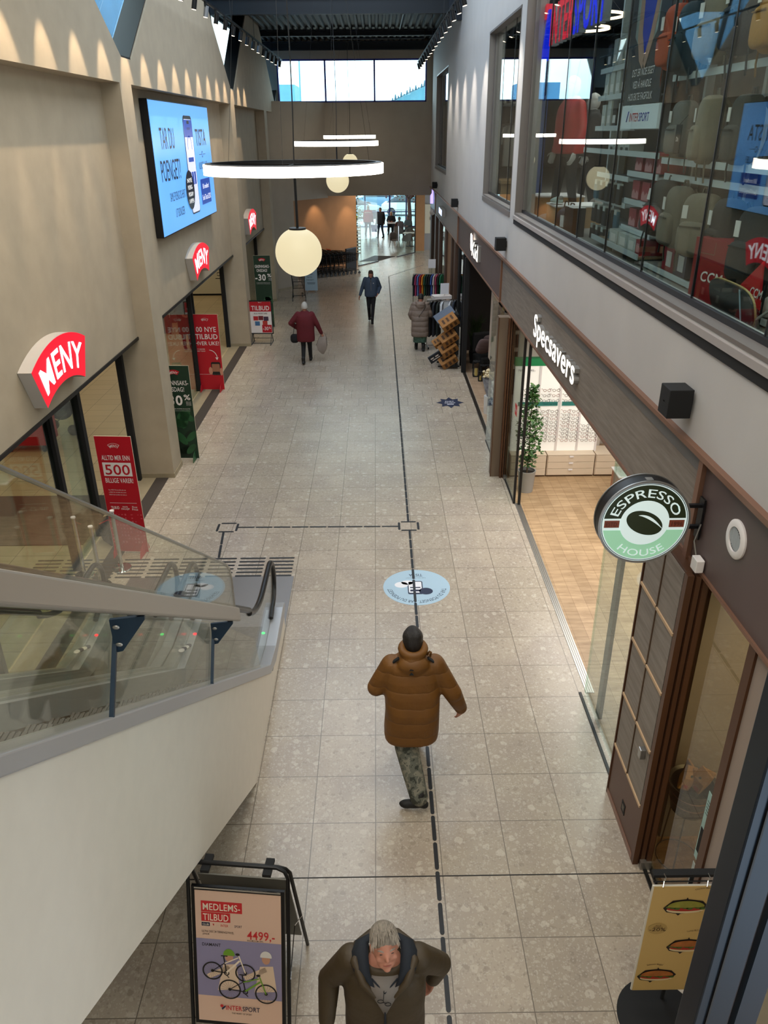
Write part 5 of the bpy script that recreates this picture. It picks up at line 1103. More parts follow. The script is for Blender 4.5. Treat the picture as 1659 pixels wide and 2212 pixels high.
for k, (c, nm) in enumerate(cols_):
    m = mat('cloth_' + nm.replace(' ', '_'), c, .85, bump=.3, bscale=9); x = 1.36 + k * .08
    t = thing('hanging_blouse', '%s blouse hanging on the colourful rack, %s from its left end' % (nm, ORD[k]), 'blouse', (x, 28.3, 1.40), PI / 2 - .35, 'tops on the colourful rack'); garment(MB(), .46, .72, .045).build('fabric', m, t, bevel=.015); MB().tube([(0, 0, .03), (.02, 0, .012), (0, 0, 0), (-.2, 0, -.05)], .004, 5).build('hanger', m_pw, t)
t = rack(1.98, 23.6, .95, 1.40, 'chrome garment rack of white and dark shirts, beside the person in the long coat', .15); MB().tube([(.05, 0, 1.4), (.05, 0, 1.58)], .01, 6).build('sign_stem', m_chrome, t); MB().box(-.08, .18, -.006, .006, 1.58, 1.9).build('price_sign', m_printw, t)
for k, (c, nm) in enumerate((('#15171b', 'black coat'), ('#20242b', 'charcoal coat'), ('#1b2420', 'dark green coat'), ('#c9cdd2', 'white shirt'), ('#d6d8da', 'white blouse'), ('#b9bec4', 'pale grey shirt'), ('#1c2434', 'navy dress'))):
    m = mat('cloth2_%d' % k, c, .85, bump=.3, bscale=9); x = 1.62 + k * .12
    t = thing('hanging_shirt', '%s on the near garment rack, %s from its left end' % (nm, ORD[k]), 'shirt', (x, 23.45 + .02 * k, 1.38), (PI / 2 - .3) if k not in (4,) else .25, 'clothes on the near rack'); garment(MB(), .5, 1.0 if k in (0, 1, 2, 6) else .75, .06, .26).build('fabric', m, t, bevel=.015); MB().tube([(0, 0, .03), (.02, 0, .012), (0, 0, 0), (-.2, 0, -.05)], .004, 5).build('hanger', m_pw, t)
t = thing('folded_shirts', 'pile of folded white shirts on top of the near rack', 'shirts', (1.95, 23.7, 1.44), .2)
for k in range(3): MB().box(-.28, .28, -.16, .16, k * .035, k * .035 + .03).build('folded_shirt', m_pw, t, bevel=.01)
# black wire stand with tilted kraft boxes
t = thing('box_stand', 'black wheeled stand holding tilted kraft boxes at the home shop front', 'stand', (1.98, 21.3, 0)); mb = MB()
mb.box(.18, .24, -.22, .22, .08, 1.5); mb.box(-.3, .3, -.25, -.21, .06, .10); mb.box(-.3, .3, .21, .25, .06, .10)
for z in (.3, .6, .9, 1.2): mb.bar((.2, -.2, z + .1), (-.18, -.2, z - .08), .02); mb.bar((.2, .2, z + .1), (-.18, .2, z - .08), .02)
mb.build('frame', m_blk, t)
for x, y in ((-.28, -.23), (.28, -.23), (-.28, .23), (.28, .23)): MB().tube([(x, y - .012, .03), (x, y + .012, .03)], .03, 10).build('castor', m_alu, t)
m_kr = mat('kraft_box', '#9a6a36', .7, noise=.1, nscale=10)
for k, (x, y, z, lab) in enumerate(((1.96, 21.2, 1.28, 'kraft box on the black stand, topmost'), (1.96, 21.2, .86, 'kraft box on the black stand, second from the top'), (1.96, 21.2, .56, 'kraft box on the black stand, third from the top'), (1.96, 21.2, .24, 'kraft box on the black stand, lowest'), (1.72, 21.5, .66, 'small kraft box at the left side of the black stand'))):
    s = .7 if k == 4 else 1; t = thing('kraft_box', lab, 'box', (x, y, z), 0, 'kraft boxes on the stand', rot=(.35, -.55, .12)); MB().box(-.24 * s, .24 * s, -.20 * s, .20 * s, -.09 * s, .09 * s).build('carton', m_kr, t); T = Txt()
    for q in range(3): T.rect(-.13 * s + q * .13 * s, 0, .07 * s, .12 * s)
    T.build('print', m_brw, t, off=.2 * s + .003)
    T = Txt()
    for q in range(3): T.rect(-.13 * s + q * .13 * s, 0, .06 * s, .2 * s)
    T.build('lid_print', m_brw, t, 'floor', .09 * s + .003)
t = thing('blue_box', 'slate blue box lid leaning above the topmost kraft box', 'box', (1.86, 21.45, 1.42), 0, rot=(.35, -.55, .12)); MB().box(-.28, .28, -.2, .2, -.03, .03).build('lid', mat('slate_blue', '#5b6676', .6), t); MB().box(-.26, .26, -.18, .18, -.05, -.03).build('tray', m_navy, t)
t = thing('slate_sign', 'dark slate sign leaning low on the left of the black stand', 'sign', (1.62, 21.25, .3), 0, rot=(.35, -.55, .1)); MB().box(-.2, .2, -.02, .02, -.12, .12).build('board', mat('slate', '#222a33', .6), t); T = Txt(); T.rect(-.1, .03, .1, .04).rect(.05, .03, .1, .04).rect(0, -.04, .24, .03); T.build('chalk_marks', m_pw, t, off=.023)
t = thing('notice_board', 'pale electrical box on the wall beyond the right shops', 'box', (2.85, 45.2, 1.65)); MB().box(-.16, .16, -.1, .08, -.75, .75).build('cabinet', m_ivory, t); MB().box(.12, .14, -.12, -.1, -.05, .1).build('latch', m_blk, t)
t = thing('side_table', 'small white stand with an ornament beside the far clothes rack', 'stand', (2.15, 31.0, 0)); MB().cyl((0, 0, 0), .18, .02).build('foot', m_pw, t); MB().cyl((0, 0, .02), .02, .9, 10).build('stem', m_pw, t); MB().cyl((0, 0, .92), .2, .025).build('top', m_pw, t); MB().box(-.12, .12, -.1, .1, .95, 1.3).build('wire_basket', m_ivory, t)
# ---------------- people: one continuous body mesh each, clothes and hair as parts over it
def remesh(mb, vox, name, m, parent, smooth_it=4, extra=None):
    me = bpy.data.meshes.new('t'); me.from_pydata(mb.v, [], mb.f)
    bm = bmesh.new(); bm.from_mesh(me); bmesh.ops.recalc_face_normals(bm, faces=bm.faces); bm.to_mesh(me); bm.free()
    o = bpy.data.objects.new('t', me); COL.objects.link(o)
    r = o.modifiers.new('r', 'REMESH'); r.mode = 'VOXEL'; r.voxel_size = vox
    if smooth_it: s = o.modifiers.new('s', 'SMOOTH'); s.factor = .5; s.iterations = smooth_it
    dg = bpy.context.evaluated_depsgraph_get(); dg.update(); m2 = bpy.data.meshes.new_from_object(o.evaluated_get(dg)); bpy.data.objects.remove(o); bpy.data.meshes.remove(me)
    if name: m2.name = name
    if extra is not None:
        bm = bmesh.new(); bm.from_mesh(m2); bm.from_mesh(extra); bm.to_mesh(m2); bm.free()
    m2.materials.clear(); m2.materials.append(m)
    if name is None: return m2
    return link(name, m2, parent, 2)
def V3(*a): return Vector(a)
def limb(mb, pts, rs, n=12):
    P = []; Rr = []
    for i in range(len(pts) - 1):
        for k in range(4): t = k / 4; P.append(Vector(pts[i]).lerp(Vector(pts[i + 1]), t)); Rr.append(rs[i] + (rs[i + 1] - rs[i]) * t)
    P.append(Vector(pts[-1])); Rr.append(rs[-1]); mb.tube(P, Rr, n)
    for p, r in zip(pts, rs): mb.ell(p, r, r, r, n, 8)
def torso(mb, secs, n=24):
    """secs: (x, y, z, rx, ry) from low to high; rounded-box rings"""
    R_ = []
    for x, y, z, rx, ry in secs:
        ring = []
        for k in range(n):
            t = 2 * PI * k / n; c, s = math.cos(t), math.sin(t); e = .75
            ring.append((x + math.copysign(abs(c) ** e, c) * rx, y + math.copysign(abs(s) ** e, s) * ry, z))
        R_.append(ring)
    mb.rings(R_)
def hand(wr, d, palm, curl=.5, side=1, sc=1.0):
    """wrist, direction of the hand, palm normal; four fingers of different lengths and a thumb"""
    mb = MB(); d = Vector(d).normalized(); p = Vector(palm); p = (p - d * p.dot(d)).normalized(); s = d.cross(p) * side; w_ = Vector(wr)
    mb.ell((0, 0, 0), .041 * sc, .017 * sc, .052 * sc, 14, 9, M=Matrix.Translation(w_ + d * .05 * sc) @ Matrix((s, p, d)).transposed().to_4x4())
    mb.tube([w_ - d * .02, w_ + d * .03 * sc], [.026 * sc, .027 * sc], 10)
    for k, L_ in enumerate((.072, .082, .077, .060)):
        b = w_ + d * .088 * sc + s * (.030 - .020 * k) * sc; q = b + (d * math.cos(curl * .5) + p * math.sin(curl * .5)) * L_ * .45 * sc; e = q + (d * math.cos(curl * 1.3) + p * math.sin(curl * 1.3)) * L_ * .32 * sc; f = e + (d * math.cos(curl * 2) + p * math.sin(curl * 2)) * L_ * .25 * sc
        mb.tube([b - d * .02 * sc, b, q, e, f], [.010 * sc, .0098 * sc, .0092 * sc, .0085 * sc, .006 * sc], 8); mb.ell(f, .0065 * sc, .0065 * sc, .0065 * sc, 8, 5)
    b = w_ + d * .03 * sc + s * .033 * sc; q = b + (s * .75 + d * .6 + p * .3).normalized() * .035 * sc; e = q + (d * .9 + s * .25 + p * .4).normalized() * .03 * sc
    mb.tube([b - s * .015, b, q, e], [.014 * sc, .013 * sc, .0105 * sc, .008 * sc], 8); mb.ell(e, .008 * sc, .008 * sc, .008 * sc, 8, 5)
    return mb
m_skin = mat('skin', '#b57c66', .55, noise=.06, nscale=20); m_lip = mat('lip', '#96584c', .5); m_brow = mat('brow_grey', '#8d8378', .8); m_eye = mat('eye_dark', '#2a1d18', .35)
def head_parts(mb, c, R3, sc=1.0):
    M_ = Matrix.Translation(c) @ R3.to_4x4() @ Matrix.Scale(sc, 4)
    def f(x, y, z):
        if z < 0: k = (-z) ** 1.4; x *= 1 - .22 * k; y = y * (1 - .14 * k) + .10 * k
        if y > .3: x *= 1 - .05 * y
        return (x, y, z)
    mb.ell((0, 0, 0), .077, .099, .120, 28, 20, f, M_)
    mb.ell((0, .088, -.018), .013, .020, .022, 10, 8, None, M_); mb.tube([(0, .088, .022), (0, .103, -.008), (0, .112, -.026)], [.008, .011, .012], 8, True, M_)
    for s in (-1, 1):
        mb.ell((s * .078, -.005, -.012), .010, .020, .032, 10, 8, None, M_); mb.ell((s * .030, .084, .026), .026, .012, .008, 10, 6, None, M_); mb.ell((s * .040, .070, -.026), .025, .02, .022, 10, 6, None, M_)
    mb.ell((0, .040, -.072), .057, .052, .042, 16, 10, None, M_)
    mb.ell((0, .088, -.060), .026, .010, .007, 10, 6, None, M_); mb.ell((0, .078, -.098), .024, .018, .016, 10, 6, None, M_)
    return M_
def hair_mesh(M_, style='short', vol=1.0):
    mb = MB()
    def f(x, y, z):
        g = 1.07 * vol
        if y > .15:
            lim = .42 if style != 'bald' else .75
            if z < lim: g = .90
            elif z < lim + .2: g = 1.0 + (.07 * vol) * (z - lim) / .2
        if z < (-.45 if style == 'short' else -.8) and y <= .15: g = .88
        return (x * g, y * g, z * g)
    mb.ell((0, -.004, .006), .077, .099, .120, 30, 22, f, M_)
    mb.ell((0, -.012, .048), .086, .098, .078, 18, 12, None, M_)
    if style == 'bob':
        for s in (-1, 1): mb.ell((s * .066, -.01, -.03), .024, .06, .08, 12, 8, None, M_)
        mb.ell((0, -.07, -.03), .07, .04, .085, 14, 8, None, M_); mb.ell((0, .075, .085), .05, .03, .025, 12, 8, None, M_)
    if style == 'long':
        for s in (-1, 1): mb.ell((s * .062, .0, -.08), .03, .05, .14, 12, 8, None, M_)
        mb.ell((0, -.075, -.08), .075, .035, .16, 14, 8, None, M_)
    return mb
def rotm(pitch=0, turn=0, roll=0): return Euler((-pitch, roll, turn), 'XYZ').to_matrix()
STAND = dict(pel=(0, 0, .95), chest=(0, .0, 1.32), neck=(0, -.01, 1.50), head=(0, .02, 1.64), sh=.185, shz=1.42,
             elR=(.27, -.03, 1.13), wrR=(.27, .06, .88), elL=(-.27, -.03, 1.13), wrL=(-.27, .06, .88),
             knR=(.10, .12, .52), anR=(.10, .30, .09), knL=(-.10, .0, .50), anL=(-.10, -.30, .12), toeR=(0, 1, 0), toeL=(0, 1, -.1), pitch=.1, turn=0)
def person(lab, loc, rz, pose, jac, trou, shoe, hair, style='short', vox=.016, girth=1.0, hem=.80, jfat=1.0, sleeve=True, hood=False, collar=None, scale=1.0, hvol=1.0, skirt=None, face=False, hands=True, jname='jacket', armfat=1.0, legs=True, jdrop=0, hoodz=.02):
    P = dict(STAND); P.update(pose); t = thing('person', lab, 'person', loc, rz)
    if scale != 1: t.scale = (scale,) * 3
    pel, ch, nk, hd = (Vector(P[k]) for k in ('pel', 'chest', 'neck', 'head')); R3 = rotm(P['pitch'], P['turn'], P.get('roll', 0)); sh = P['sh']
    shR, shL = Vector((ch.x + sh, ch.y - .01, P['shz'])), Vector((ch.x - sh, ch.y - .01, P.get('shzL', P['shz'])))
    if P.get('shyR'): shR.y += P['shyR']; shL.y -= P['shyR']
    hR, hL = pel + Vector((.09, 0, -.02)), pel + Vector((-.09, 0, -.02)); g = girth
    b = MB(); M_ = head_parts(b, hd, R3, P.get('hs', 1.0)); limb(b, [nk - V3(0, 0, .06), nk, hd - V3(0, 0, .06)], [.06, .053, .052])
    mid = pel.lerp(ch, .5)
    torso(b, [(pel.x, pel.y, pel.z - .10, .13 * g, .09 * g), (pel.x, pel.y, pel.z, .15 * g, .10 * g), (mid.x, mid.y, mid.z, .135 * g, .095 * g), (ch.x, ch.y, ch.z, .16 * g, .105 * g), (ch.x, ch.y, ch.z + .10, .15, .08), (nk.x, nk.y, nk.z - .02, .06, .055)])
    W_ = {}
    for s_, shp in (('R', shR), ('L', shL)):
        e, w_ = Vector(P['el' + s_]), Vector(P['wr' + s_]); limb(b, [shp, e, w_], [.045, .036, .026])
        k, a = Vector(P['kn' + s_]), Vector(P['an' + s_]); limb(b, [hR if s_ == 'R' else hL, k, a], [.075, .05, .036]); td = Vector(P['toe' + s_]).normalized(); limb(b, [a - V3(0, 0, .03), a + td * .10 - V3(0, 0, .05)], [.035, .03]); W_[s_] = (w_, (w_ - e).normalized(), a, td)
    ex = None
    if hands:
        ex = bpy.data.meshes.new('h'); bm = bmesh.new()
        for s_, sg in (('R', -1), ('L', 1)):
            w_, d, _, _ = W_[s_]; d = Vector(P.get('hd' + s_, d)); hm = hand(w_ + d.normalized() * .01, d, Vector(P.get('palm' + s_, (sg * .9, .35, 0))), P.get('curl' + s_, .5), 1 if P.get('thumb' + s_, 1) > 0 else -1, 1.05)
            m3 = remesh(hm, .0045 if vox < .012 else .0055, None, m_skin, None, 1) if True else None; bm.from_mesh(m3); bpy.data.meshes.remove(m3)
        bm.to_mesh(ex); bm.free()
    remesh(b, min(vox, .0065) if face else vox * .8, 'body', m_skin, t, 2 if face else 1, ex)
    # jacket
    j = MB(); f = jfat; hz = hem; S_ = P.get('hemshift', (0, 0)); sec = []
    for u, rx, ry in ((0, .205, .155), (.12, .21, .16), (.35, .205, .155), (.60, .21, .15), (.76, .205, .14), (.87, .185, .12), (.95, .14, .10), (1.0, .10, .085)):
        z = hz + (nk.z + .01 - jdrop - hz) * u; c = pel.lerp(ch, max(0, min(1, (z - pel.z) / max(.01, ch.z - pel.z)))); q = 1 - u
        kf = f * g if u < .9 else (f * g + 1) / 2
        sec.append((c.x + S_[0] * q, c.y + S_[1] * q, z, rx * kf, ry * kf))
    torso(j, sec); a_ = armfat
    for s_, shp in (('R', shR), ('L', shL)):
        e, w_ = Vector(P['el' + s_]), Vector(P['wr' + s_]); limb(j, [shp, e, w_ - (w_ - e).normalized() * .005], [.078 * a_, .064 * a_, .047 * a_])
    if hood:
        j.ell((nk.x, nk.y - .11, nk.z - .07), .15, .09, .115, 20, 12, lambda x, y, z: (x * (1 - .25 * max(0, -z)), y, z)); j.tube([(nk.x + .105 * math.cos(a), nk.y - .02 + .095 * math.sin(a), nk.z + hoodz + .02 * math.sin(a)) for a in [2 * PI * k / 20 for k in range(21)]], .042, 8)
    elif collar: j.tube([(nk.x + .078 * math.cos(a), nk.y + .068 * math.sin(a), nk.z + .02) for a in [2 * PI * k / 20 for k in range(21)]], .022, 8)
    jo = remesh(j, vox, jname, jac, t, 7 if vox < .013 else 4)
    if legs:
        tr = MB(); torso(tr, [(pel.x, pel.y, pel.z - .14, .165 * g, .115 * g), (pel.x, pel.y, pel.z + .02, .17 * g, .12 * g), (pel.x, pel.y, pel.z + .12, .16 * g, .11 * g)])
        lf = P.get('legfat', 1)
        for s_, hp in (('R', hR), ('L', hL)):
            k, a = Vector(P['kn' + s_]), Vector(P['an' + s_]); limb(tr, [hp, k, a + (k - a).normalized() * .03], [.098 * g, .068 * lf, .052 * lf])
        remesh(tr, vox, 'trousers', trou, t, 2)
    if skirt:
        q = MB(); torso(q, [(pel.x, pel.y, skirt[0], .20, .15), (pel.x, pel.y, pel.z - .1, .19, .15)]); remesh(q, vox, 'skirt', skirt[1], t, 1)
    for s_ in 'RL':
        _, _, a, td = W_[s_]; s = MB(); side = Vector((-td.y, td.x, 0)); zb = max(.0, a.z - .095)
        flat = Vector((td.x, td.y, 0)).normalized()
        limb(s, [a + V3(0, 0, .07), a - V3(0, 0, .03)], [.056, .05]); c = a - V3(0, 0, .095)
        Mx = Matrix((flat.cross(V3(0, 0, 1)), td, flat.cross(V3(0, 0, 1)).cross(td))).transposed().to_4x4(); Mx.translation = a + V3(0, 0, -.05)
        s.ell((0, .065, 0), .047, .145, .045, 16, 10, lambda x, y, z: (x * (1 - .12 * abs(y)), y, max(z, -.85)), Mx); s.ell((0, .12, -.005), .05, .085, .04, 14, 8, lambda x, y, z: (x, y, max(z, -.85)), Mx); s.ell((0, -.04, -.005), .042, .05, .042, 14, 8, lambda x, y, z: (x, y, max(z, -.85)), Mx)
        remesh(s, min(vox, .012), 'shoe', shoe, t, 1)
    remesh(hair_mesh(M_, style, hvol), .009 if vox > .012 else .006, 'hair', hair, t, 1)
    return t, M_, P
def quiltmat(name, col, freq=9, rough=.55, strength=.5):
    m = mat(name, col, rough, noise=.12, nscale=5); nt = m.node_tree; N = nt.nodes; L = nt.links; t = N.new('ShaderNodeTexCoord'); s = N.new('ShaderNodeSeparateXYZ'); L.new(t.outputs['Object'], s.inputs[0])
    nz = N.new('ShaderNodeTexNoise'); nz.inputs['Scale'].default_value = 7; nz.inputs['Detail'].default_value = 4; L.new(t.outputs['Object'], nz.inputs['Vector'])
    a = N.new('ShaderNodeMath'); a.operation = 'MULTIPLY_ADD'; a.inputs[1].default_value = freq; L.new(s.outputs['Z'], a.inputs[0])
    k = N.new('ShaderNodeMath'); k.operation = 'MULTIPLY'; k.inputs[1].default_value = .35; L.new(nz.outputs['Fac'], k.inputs[0]); L.new(k.outputs[0], a.inputs[2])
    fr = N.new('ShaderNodeMath'); fr.operation = 'PINGPONG'; fr.inputs[1].default_value = .5; L.new(a.outputs[0], fr.inputs[0]); pw = N.new('ShaderNodeMath'); pw.operation = 'POWER'; pw.inputs[1].default_value = .35; L.new(fr.outputs[0], pw.inputs[0])
    ad = N.new('ShaderNodeMath'); ad.operation = 'MULTIPLY_ADD'; ad.inputs[1].default_value = .5; L.new(nz.outputs['Fac'], ad.inputs[0]); L.new(pw.outputs[0], ad.inputs[2])
    b = N.new('ShaderNodeBump'); b.inputs['Strength'].default_value = strength; b.inputs['Distance'].default_value = .05; L.new(ad.outputs[0], b.inputs['Height']); L.new(b.outputs['Normal'], N['Principled BSDF'].inputs['Normal']); return m
def clothmat(name, col, rough=.85, b=.45, s=7): return mat(name, col, rough, noise=.10, nscale=4, bump=b, bscale=s)
m_camo = mat('camo', '#5d6148', .85, bump=.4, bscale=9); nt = m_camo.node_tree; tcn = nt.nodes.new('ShaderNodeTexCoord'); nzc = nt.nodes.new('ShaderNodeTexNoise'); nzc.inputs['Scale'].default_value = 13; nzc.inputs['Detail'].default_value = 4; nzc.inputs['Distortion'].default_value = .3; rc = nt.nodes.new('ShaderNodeValToRGB'); rc.color_ramp.interpolation = 'CONSTANT'
rc.color_ramp.elements[0].position = 0; rc.color_ramp.elements[0].color = (*hexc('#34372f'), 1); rc.color_ramp.elements[1].position = .44; rc.color_ramp.elements[1].color = (*hexc('#5f6056'), 1)
for p_, c_ in ((.54, '#7e7b6d'), (.64, '#4b4c44')): e_ = rc.color_ramp.elements.new(p_); e_.color = (*hexc(c_), 1)
nt.links.new(tcn.outputs['Object'], nzc.inputs['Vector']); nt.links.new(nzc.outputs['Fac'], rc.inputs['Fac']); nt.links.new(rc.outputs['Color'], nt.nodes['Principled BSDF'].inputs['Base Color'])
m_hairdk = mat('hair_dark', '#17110e', .5, bump=.4, bscale=60, stretch=(6, 1, 1)); m_hairgr = mat('hair_grey', '#877d70', .6, noise=.35, nscale=30, bump=.5, bscale=50, stretch=(5, 1, 1)); m_hairbr = mat('hair_brown', '#3a2a20', .55, bump=.4, bscale=50); m_hairwh = mat('hair_white', '#b5b0a8', .7, bump=.4, bscale=60); m_hairbl = mat('hair_blonde', '#c9b48e', .6, bump=.3, bscale=50)
m_boot = mat('boot_black', '#0c0b0b', .6); m_trblk = clothmat('trousers_black', '#0e0f13'); m_must = quiltmat('jacket_mustard', '#6b430e', 6.2, .6, .36)
# man in the mustard jacket, walking away
t, M_, P = person('person in a mustard padded jacket and camouflage trousers walking away along the guide strip', (.30, 5.84, 0), 0,
    dict(pel=(0.02, 0, .98), chest=(0.0, .05, 1.36), neck=(0, .07, 1.57), head=(0, .12, 1.655), sh=.20, shz=1.45, elR=(.385, -.01, 1.14), wrR=(.475, .07, .90), elL=(-.35, .03, 1.20), wrL=(-.25, .26, 1.02), hdR=(-.05, .25, -1), palmR=(-.6, .8, .2), curlR=.45,
         knR=(.15, .26, .58), anR=(.07, .52, .12), knL=(-.06, -.08, .55), anL=(.06, -.36, .13), toeR=(.1, 1, 0), toeL=(-.96, .15, -.10), pitch=.34, turn=.05, hs=1.14, legfat=1.75, hemshift=(-.035, -.02)),
    m_must, m_camo, m_boot, m_hairdk, 'nape', .011, 1.12, .66, 1.14, hood=True, armfat=1.38, hvol=1.04, hoodz=.06)
jn = Vector((0, .09, 1.61)); m_tri = m_blk
for k, z in enumerate((1.52, 1.478)):
    MB().prism([(-.022, -.012), (.022, -.012), (.0, .016)], -.004, .004, 'y', Matrix.Translation((-.02, -.122 - .012 * k, z)) @ Matrix.Rotation(-.35, 4, 'X')).build('triangle_emblem', m_tri, t)
for s in (-1, 1):
    MB().bar((s * .135, -.02, 1.575), (s * .19, -.02, 1.53), .035, .014).build('hood_tab', m_tri, t)
MB().tube([(.13, .02, 1.58), (.15, -.01, 1.64), (.165, .0, 1.62), (.16, .02, 1.56)], .010, 6).build('hood_loop', m_must, t)
# man in the olive jacket, facing the camera, cut by the lower frame edge
m_oliv = clothmat('jacket_olive', '#3a2d18', .6, .6, 6); m_navyl = clothmat('lining_navy', '#151b24'); m_tee = clothmat('shirt_grey', '#77706a')
t, M_, P = person('person with grey hair in an olive zip jacket walking towards the camera', (.0, 3.04, 0), PI,
    dict(pel=(0, 0, .95), chest=(0, .03, 1.32), neck=(0, .05, 1.52), head=(-.0, .115, 1.695), sh=.205, shz=1.435, elR=(.35, -.03, 1.17), wrR=(.37, .08, .91), elL=(-.355, -.10, 1.19), wrL=(-.315, -.14, .98), hdR=(0, .15, -1), hdL=(.25, -.1, -1), curlR=1.1, curlL=.7, palmR=(-.95, .1, 0), palmL=(.9, .3, 0),
         knR=(.10, .10, .52), anR=(.10, .24, .10), knL=(-.10, -.02, .50), anL=(-.10, -.28, .12), pitch=-.26, turn=.16, hs=1.0),
    m_oliv, m_trblk, m_boot, m_hairgr, 'short', .0105, 1.1, .74, 1.12, face=True, armfat=1.15, hvol=1.0, jdrop=.065)
# collar: the hood lying open with its navy lining, V of grey shirt, zip, spectacles
q = MB()
for s in (-1, 1):
    q.rings([[(s * x, y, z), (s * (x + .035), y - .012, z + .012), (s * (x + w_), y - .02, z + .0), (s * (x + w_ * .5), y - .03, z - .03)] for x, y, z, w_ in ((.004, .19, 1.25, .02), (.03, .195, 1.33, .05), (.06, .19, 1.41, .09), (.088, .145, 1.485, .10), (.098, .06, 1.53, .10), (.095, -.01, 1.53, .08), (.05, -.06, 1.52, .05), (0, -.07, 1.52, .05))])
q.build('hood_lining', m_navyl, t, 2)
q = MB()
for s in (-1, 1): q.tube([(s * .004, .205, 1.24), (s * .06, .205, 1.36), (s * .13, .175, 1.43), (s * .18, .08, 1.495), (s * .165, -.02, 1.50), (s * .08, -.10, 1.49), (0, -.115, 1.49)], [.012, .018, .024, .028, .03, .03, .03], 10)
q.build('hood_edge', m_oliv, t, True)
MB().rings([[(-.008, .232, 1.225), (.008, .232, 1.225), (.008, .17, 1.225), (-.008, .17, 1.225)], [(-.05, .232, 1.34), (.05, .232, 1.34), (.05, .15, 1.34), (-.05, .15, 1.34)], [(-.088, .20, 1.405), (.088, .20, 1.405), (.088, .08, 1.405), (-.088, .08, 1.405)], [(-.08, .150, 1.435), (.08, .150, 1.435), (.07, .02, 1.45), (-.07, .02, 1.45)]]).build('shirt', m_tee, t, 2)
MB().tube([(-.078, .155, 1.442), (0, .207, 1.385), (.078, .155, 1.442)], .006, 6).build('shirt_neckline', m_navyl, t)
MB().tube([(0, .228, 1.24), (0, .232, 1.1), (0, .232, .95), (0, .225, .78)], .007, 6).build('zip', m_navyl, t)
g_ = MB()
for s in (-1, 1): g_.tube([(s * .022 + .004 + .018 * math.cos(a), .236, 1.34 + .016 * math.sin(a) + s * .014) for a in [2 * PI * k / 14 for k in range(15)]], .002, 5)
g_.tube([(-.01, .236, 1.335), (.012, .236, 1.345)], .002, 5); g_.tube([(.01, .236, 1.36), (.005, .215, 1.42)], .002, 5); g_.build('spectacles', m_blk, t)
for s in (-1, 1):
    MB().tube([(s * .018, .099, .036), (s * .032, .097, .043), (s * .05, .083, .038)], [.003, .0055, .003], 6, True, M_).build('eyebrow', m_brow, t)
    MB().ell((s * .031, .089, .014), .011, .004, .0026, 10, 6, None, M_).build('eye', m_eye, t, True)
MB().tube([(-.024, .091, -.062), (-.008, .099, -.059), (.008, .099, -.059), (.024, .091, -.062)], [.002, .004, .004, .002], 6, True, M_).build('mouth', m_lip, t, True)
r = random.Random(8); q = MB()
for k in range(150):
    a = r.uniform(-1.2, 1.2); y0 = r.uniform(-.5, .8); x0 = .080 * math.sin(a) * r.uniform(.7, 1); z0 = .124 * math.sqrt(max(.05, 1 - (x0 / .082) ** 2 - (y0 * .5) ** 2)); p0 = Vector((x0, y0 * .06, z0)); q.tube([p0, p0 + Vector((x0 * .15, .03, .006)), p0 + Vector((x0 * .3, .062, -.012 - .012 * r.random()))], [.004, .0035, .001], 3, True, M_)
q.build('hair_strands', m_hairgr, t)
b = thing('plastic_bag', 'pale plastic carrier bag held by the person in the olive jacket', 'bag', (-.375, 2.93, .78)); m_bagp = clothmat('bag_plastic', '#cfc2a4', .4, .8, 5)
MB().rings([[(x * w_, y * d_, z) for x, y in ((-1, -1), (0, -1.2), (1, -1), (1.1, 0), (1, 1), (0, 1.2), (-1, 1), (-1.1, 0))] for z, w_, d_ in ((-.52, .10, .06), (-.45, .15, .09), (-.2, .14, .09), (-.06, .08, .05), (.02, .03, .025))]).build('sack', m_bagp, b, True); MB().tube([(-.03, 0, 0), (-.035, 0, .05), (0, 0, .075), (.035, 0, .05), (.03, 0, 0)], .010, 6).build('handle', m_bagp, b)
# woman in dark red
m_dred = clothmat('coat_dark_red', '#5a0d18', .8); 
t, M_, P = person('person in a dark red coat with short white hair walking away, bags in hand', (-2.04, 21.95, 0), 0,
    dict(sh=.19, shz=1.37, neck=(0, .0, 1.44), head=(.0, .04, 1.565), chest=(0, 0, 1.27), pel=(0, 0, .9), elL=(-.40, -.07, 1.14), wrL=(-.25, .12, .96), elR=(.33, .0, 1.10), wrR=(.44, .06, .83), knR=(.09, .10, .48), anR=(.09, .22, .09), knL=(-.08, .0, .48), anL=(-.08, -.26, .11), pitch=.15), m_dred, m_trblk, m_boot, m_hairwh, 'short', .015, 1.1, .62, 1.12, collar=True, armfat=1.15, hvol=1.12, jname='coat')
b = thing('carrier_bag', 'beige cloth carrier bag held by the person in dark red', 'bag', (-1.58, 22.03, .56)); m_cb = clothmat('bag_beige', '#8d8178', .8, .6)
MB().rings([[(x * w_ + sx, y * d_, z) for x, y in ((-1, -1), (1, -1), (1.1, 0), (1, 1), (-1, 1), (-1.1, 0))] for z, w_, d_, sx in ((-.34, .03, .03, .0), (-.22, .11, .07, -.02), (-.08, .15, .08, -.02), (.08, .11, .06, 0), (.16, .09, .03, .02))]).build('sack', m_cb, b, True); MB().tube([(-.06, 0, .14), (.0, 0, .28), (.08, 0, .26), (.13, 0, .12), (.11, 0, .04)], .014, 6).build('handle', m_cb, b)
b = thing('handbag', 'dark shoulder handbag at the hip of the person in dark red', 'bag', (-2.36, 21.92, .70)); MB().ell((0, 0, 0), .12, .07, .13, 14, 9, lambda x, y, z: (math.copysign(abs(x) ** .7, x), y, math.copysign(abs(z) ** .7, z))).build('pouch', m_trblk, b, True); MB().tube([(-.03, 0, .12), (.02, -.02, .38), (.12, .0, .62)], .008, 5).build('strap', m_blk, b)
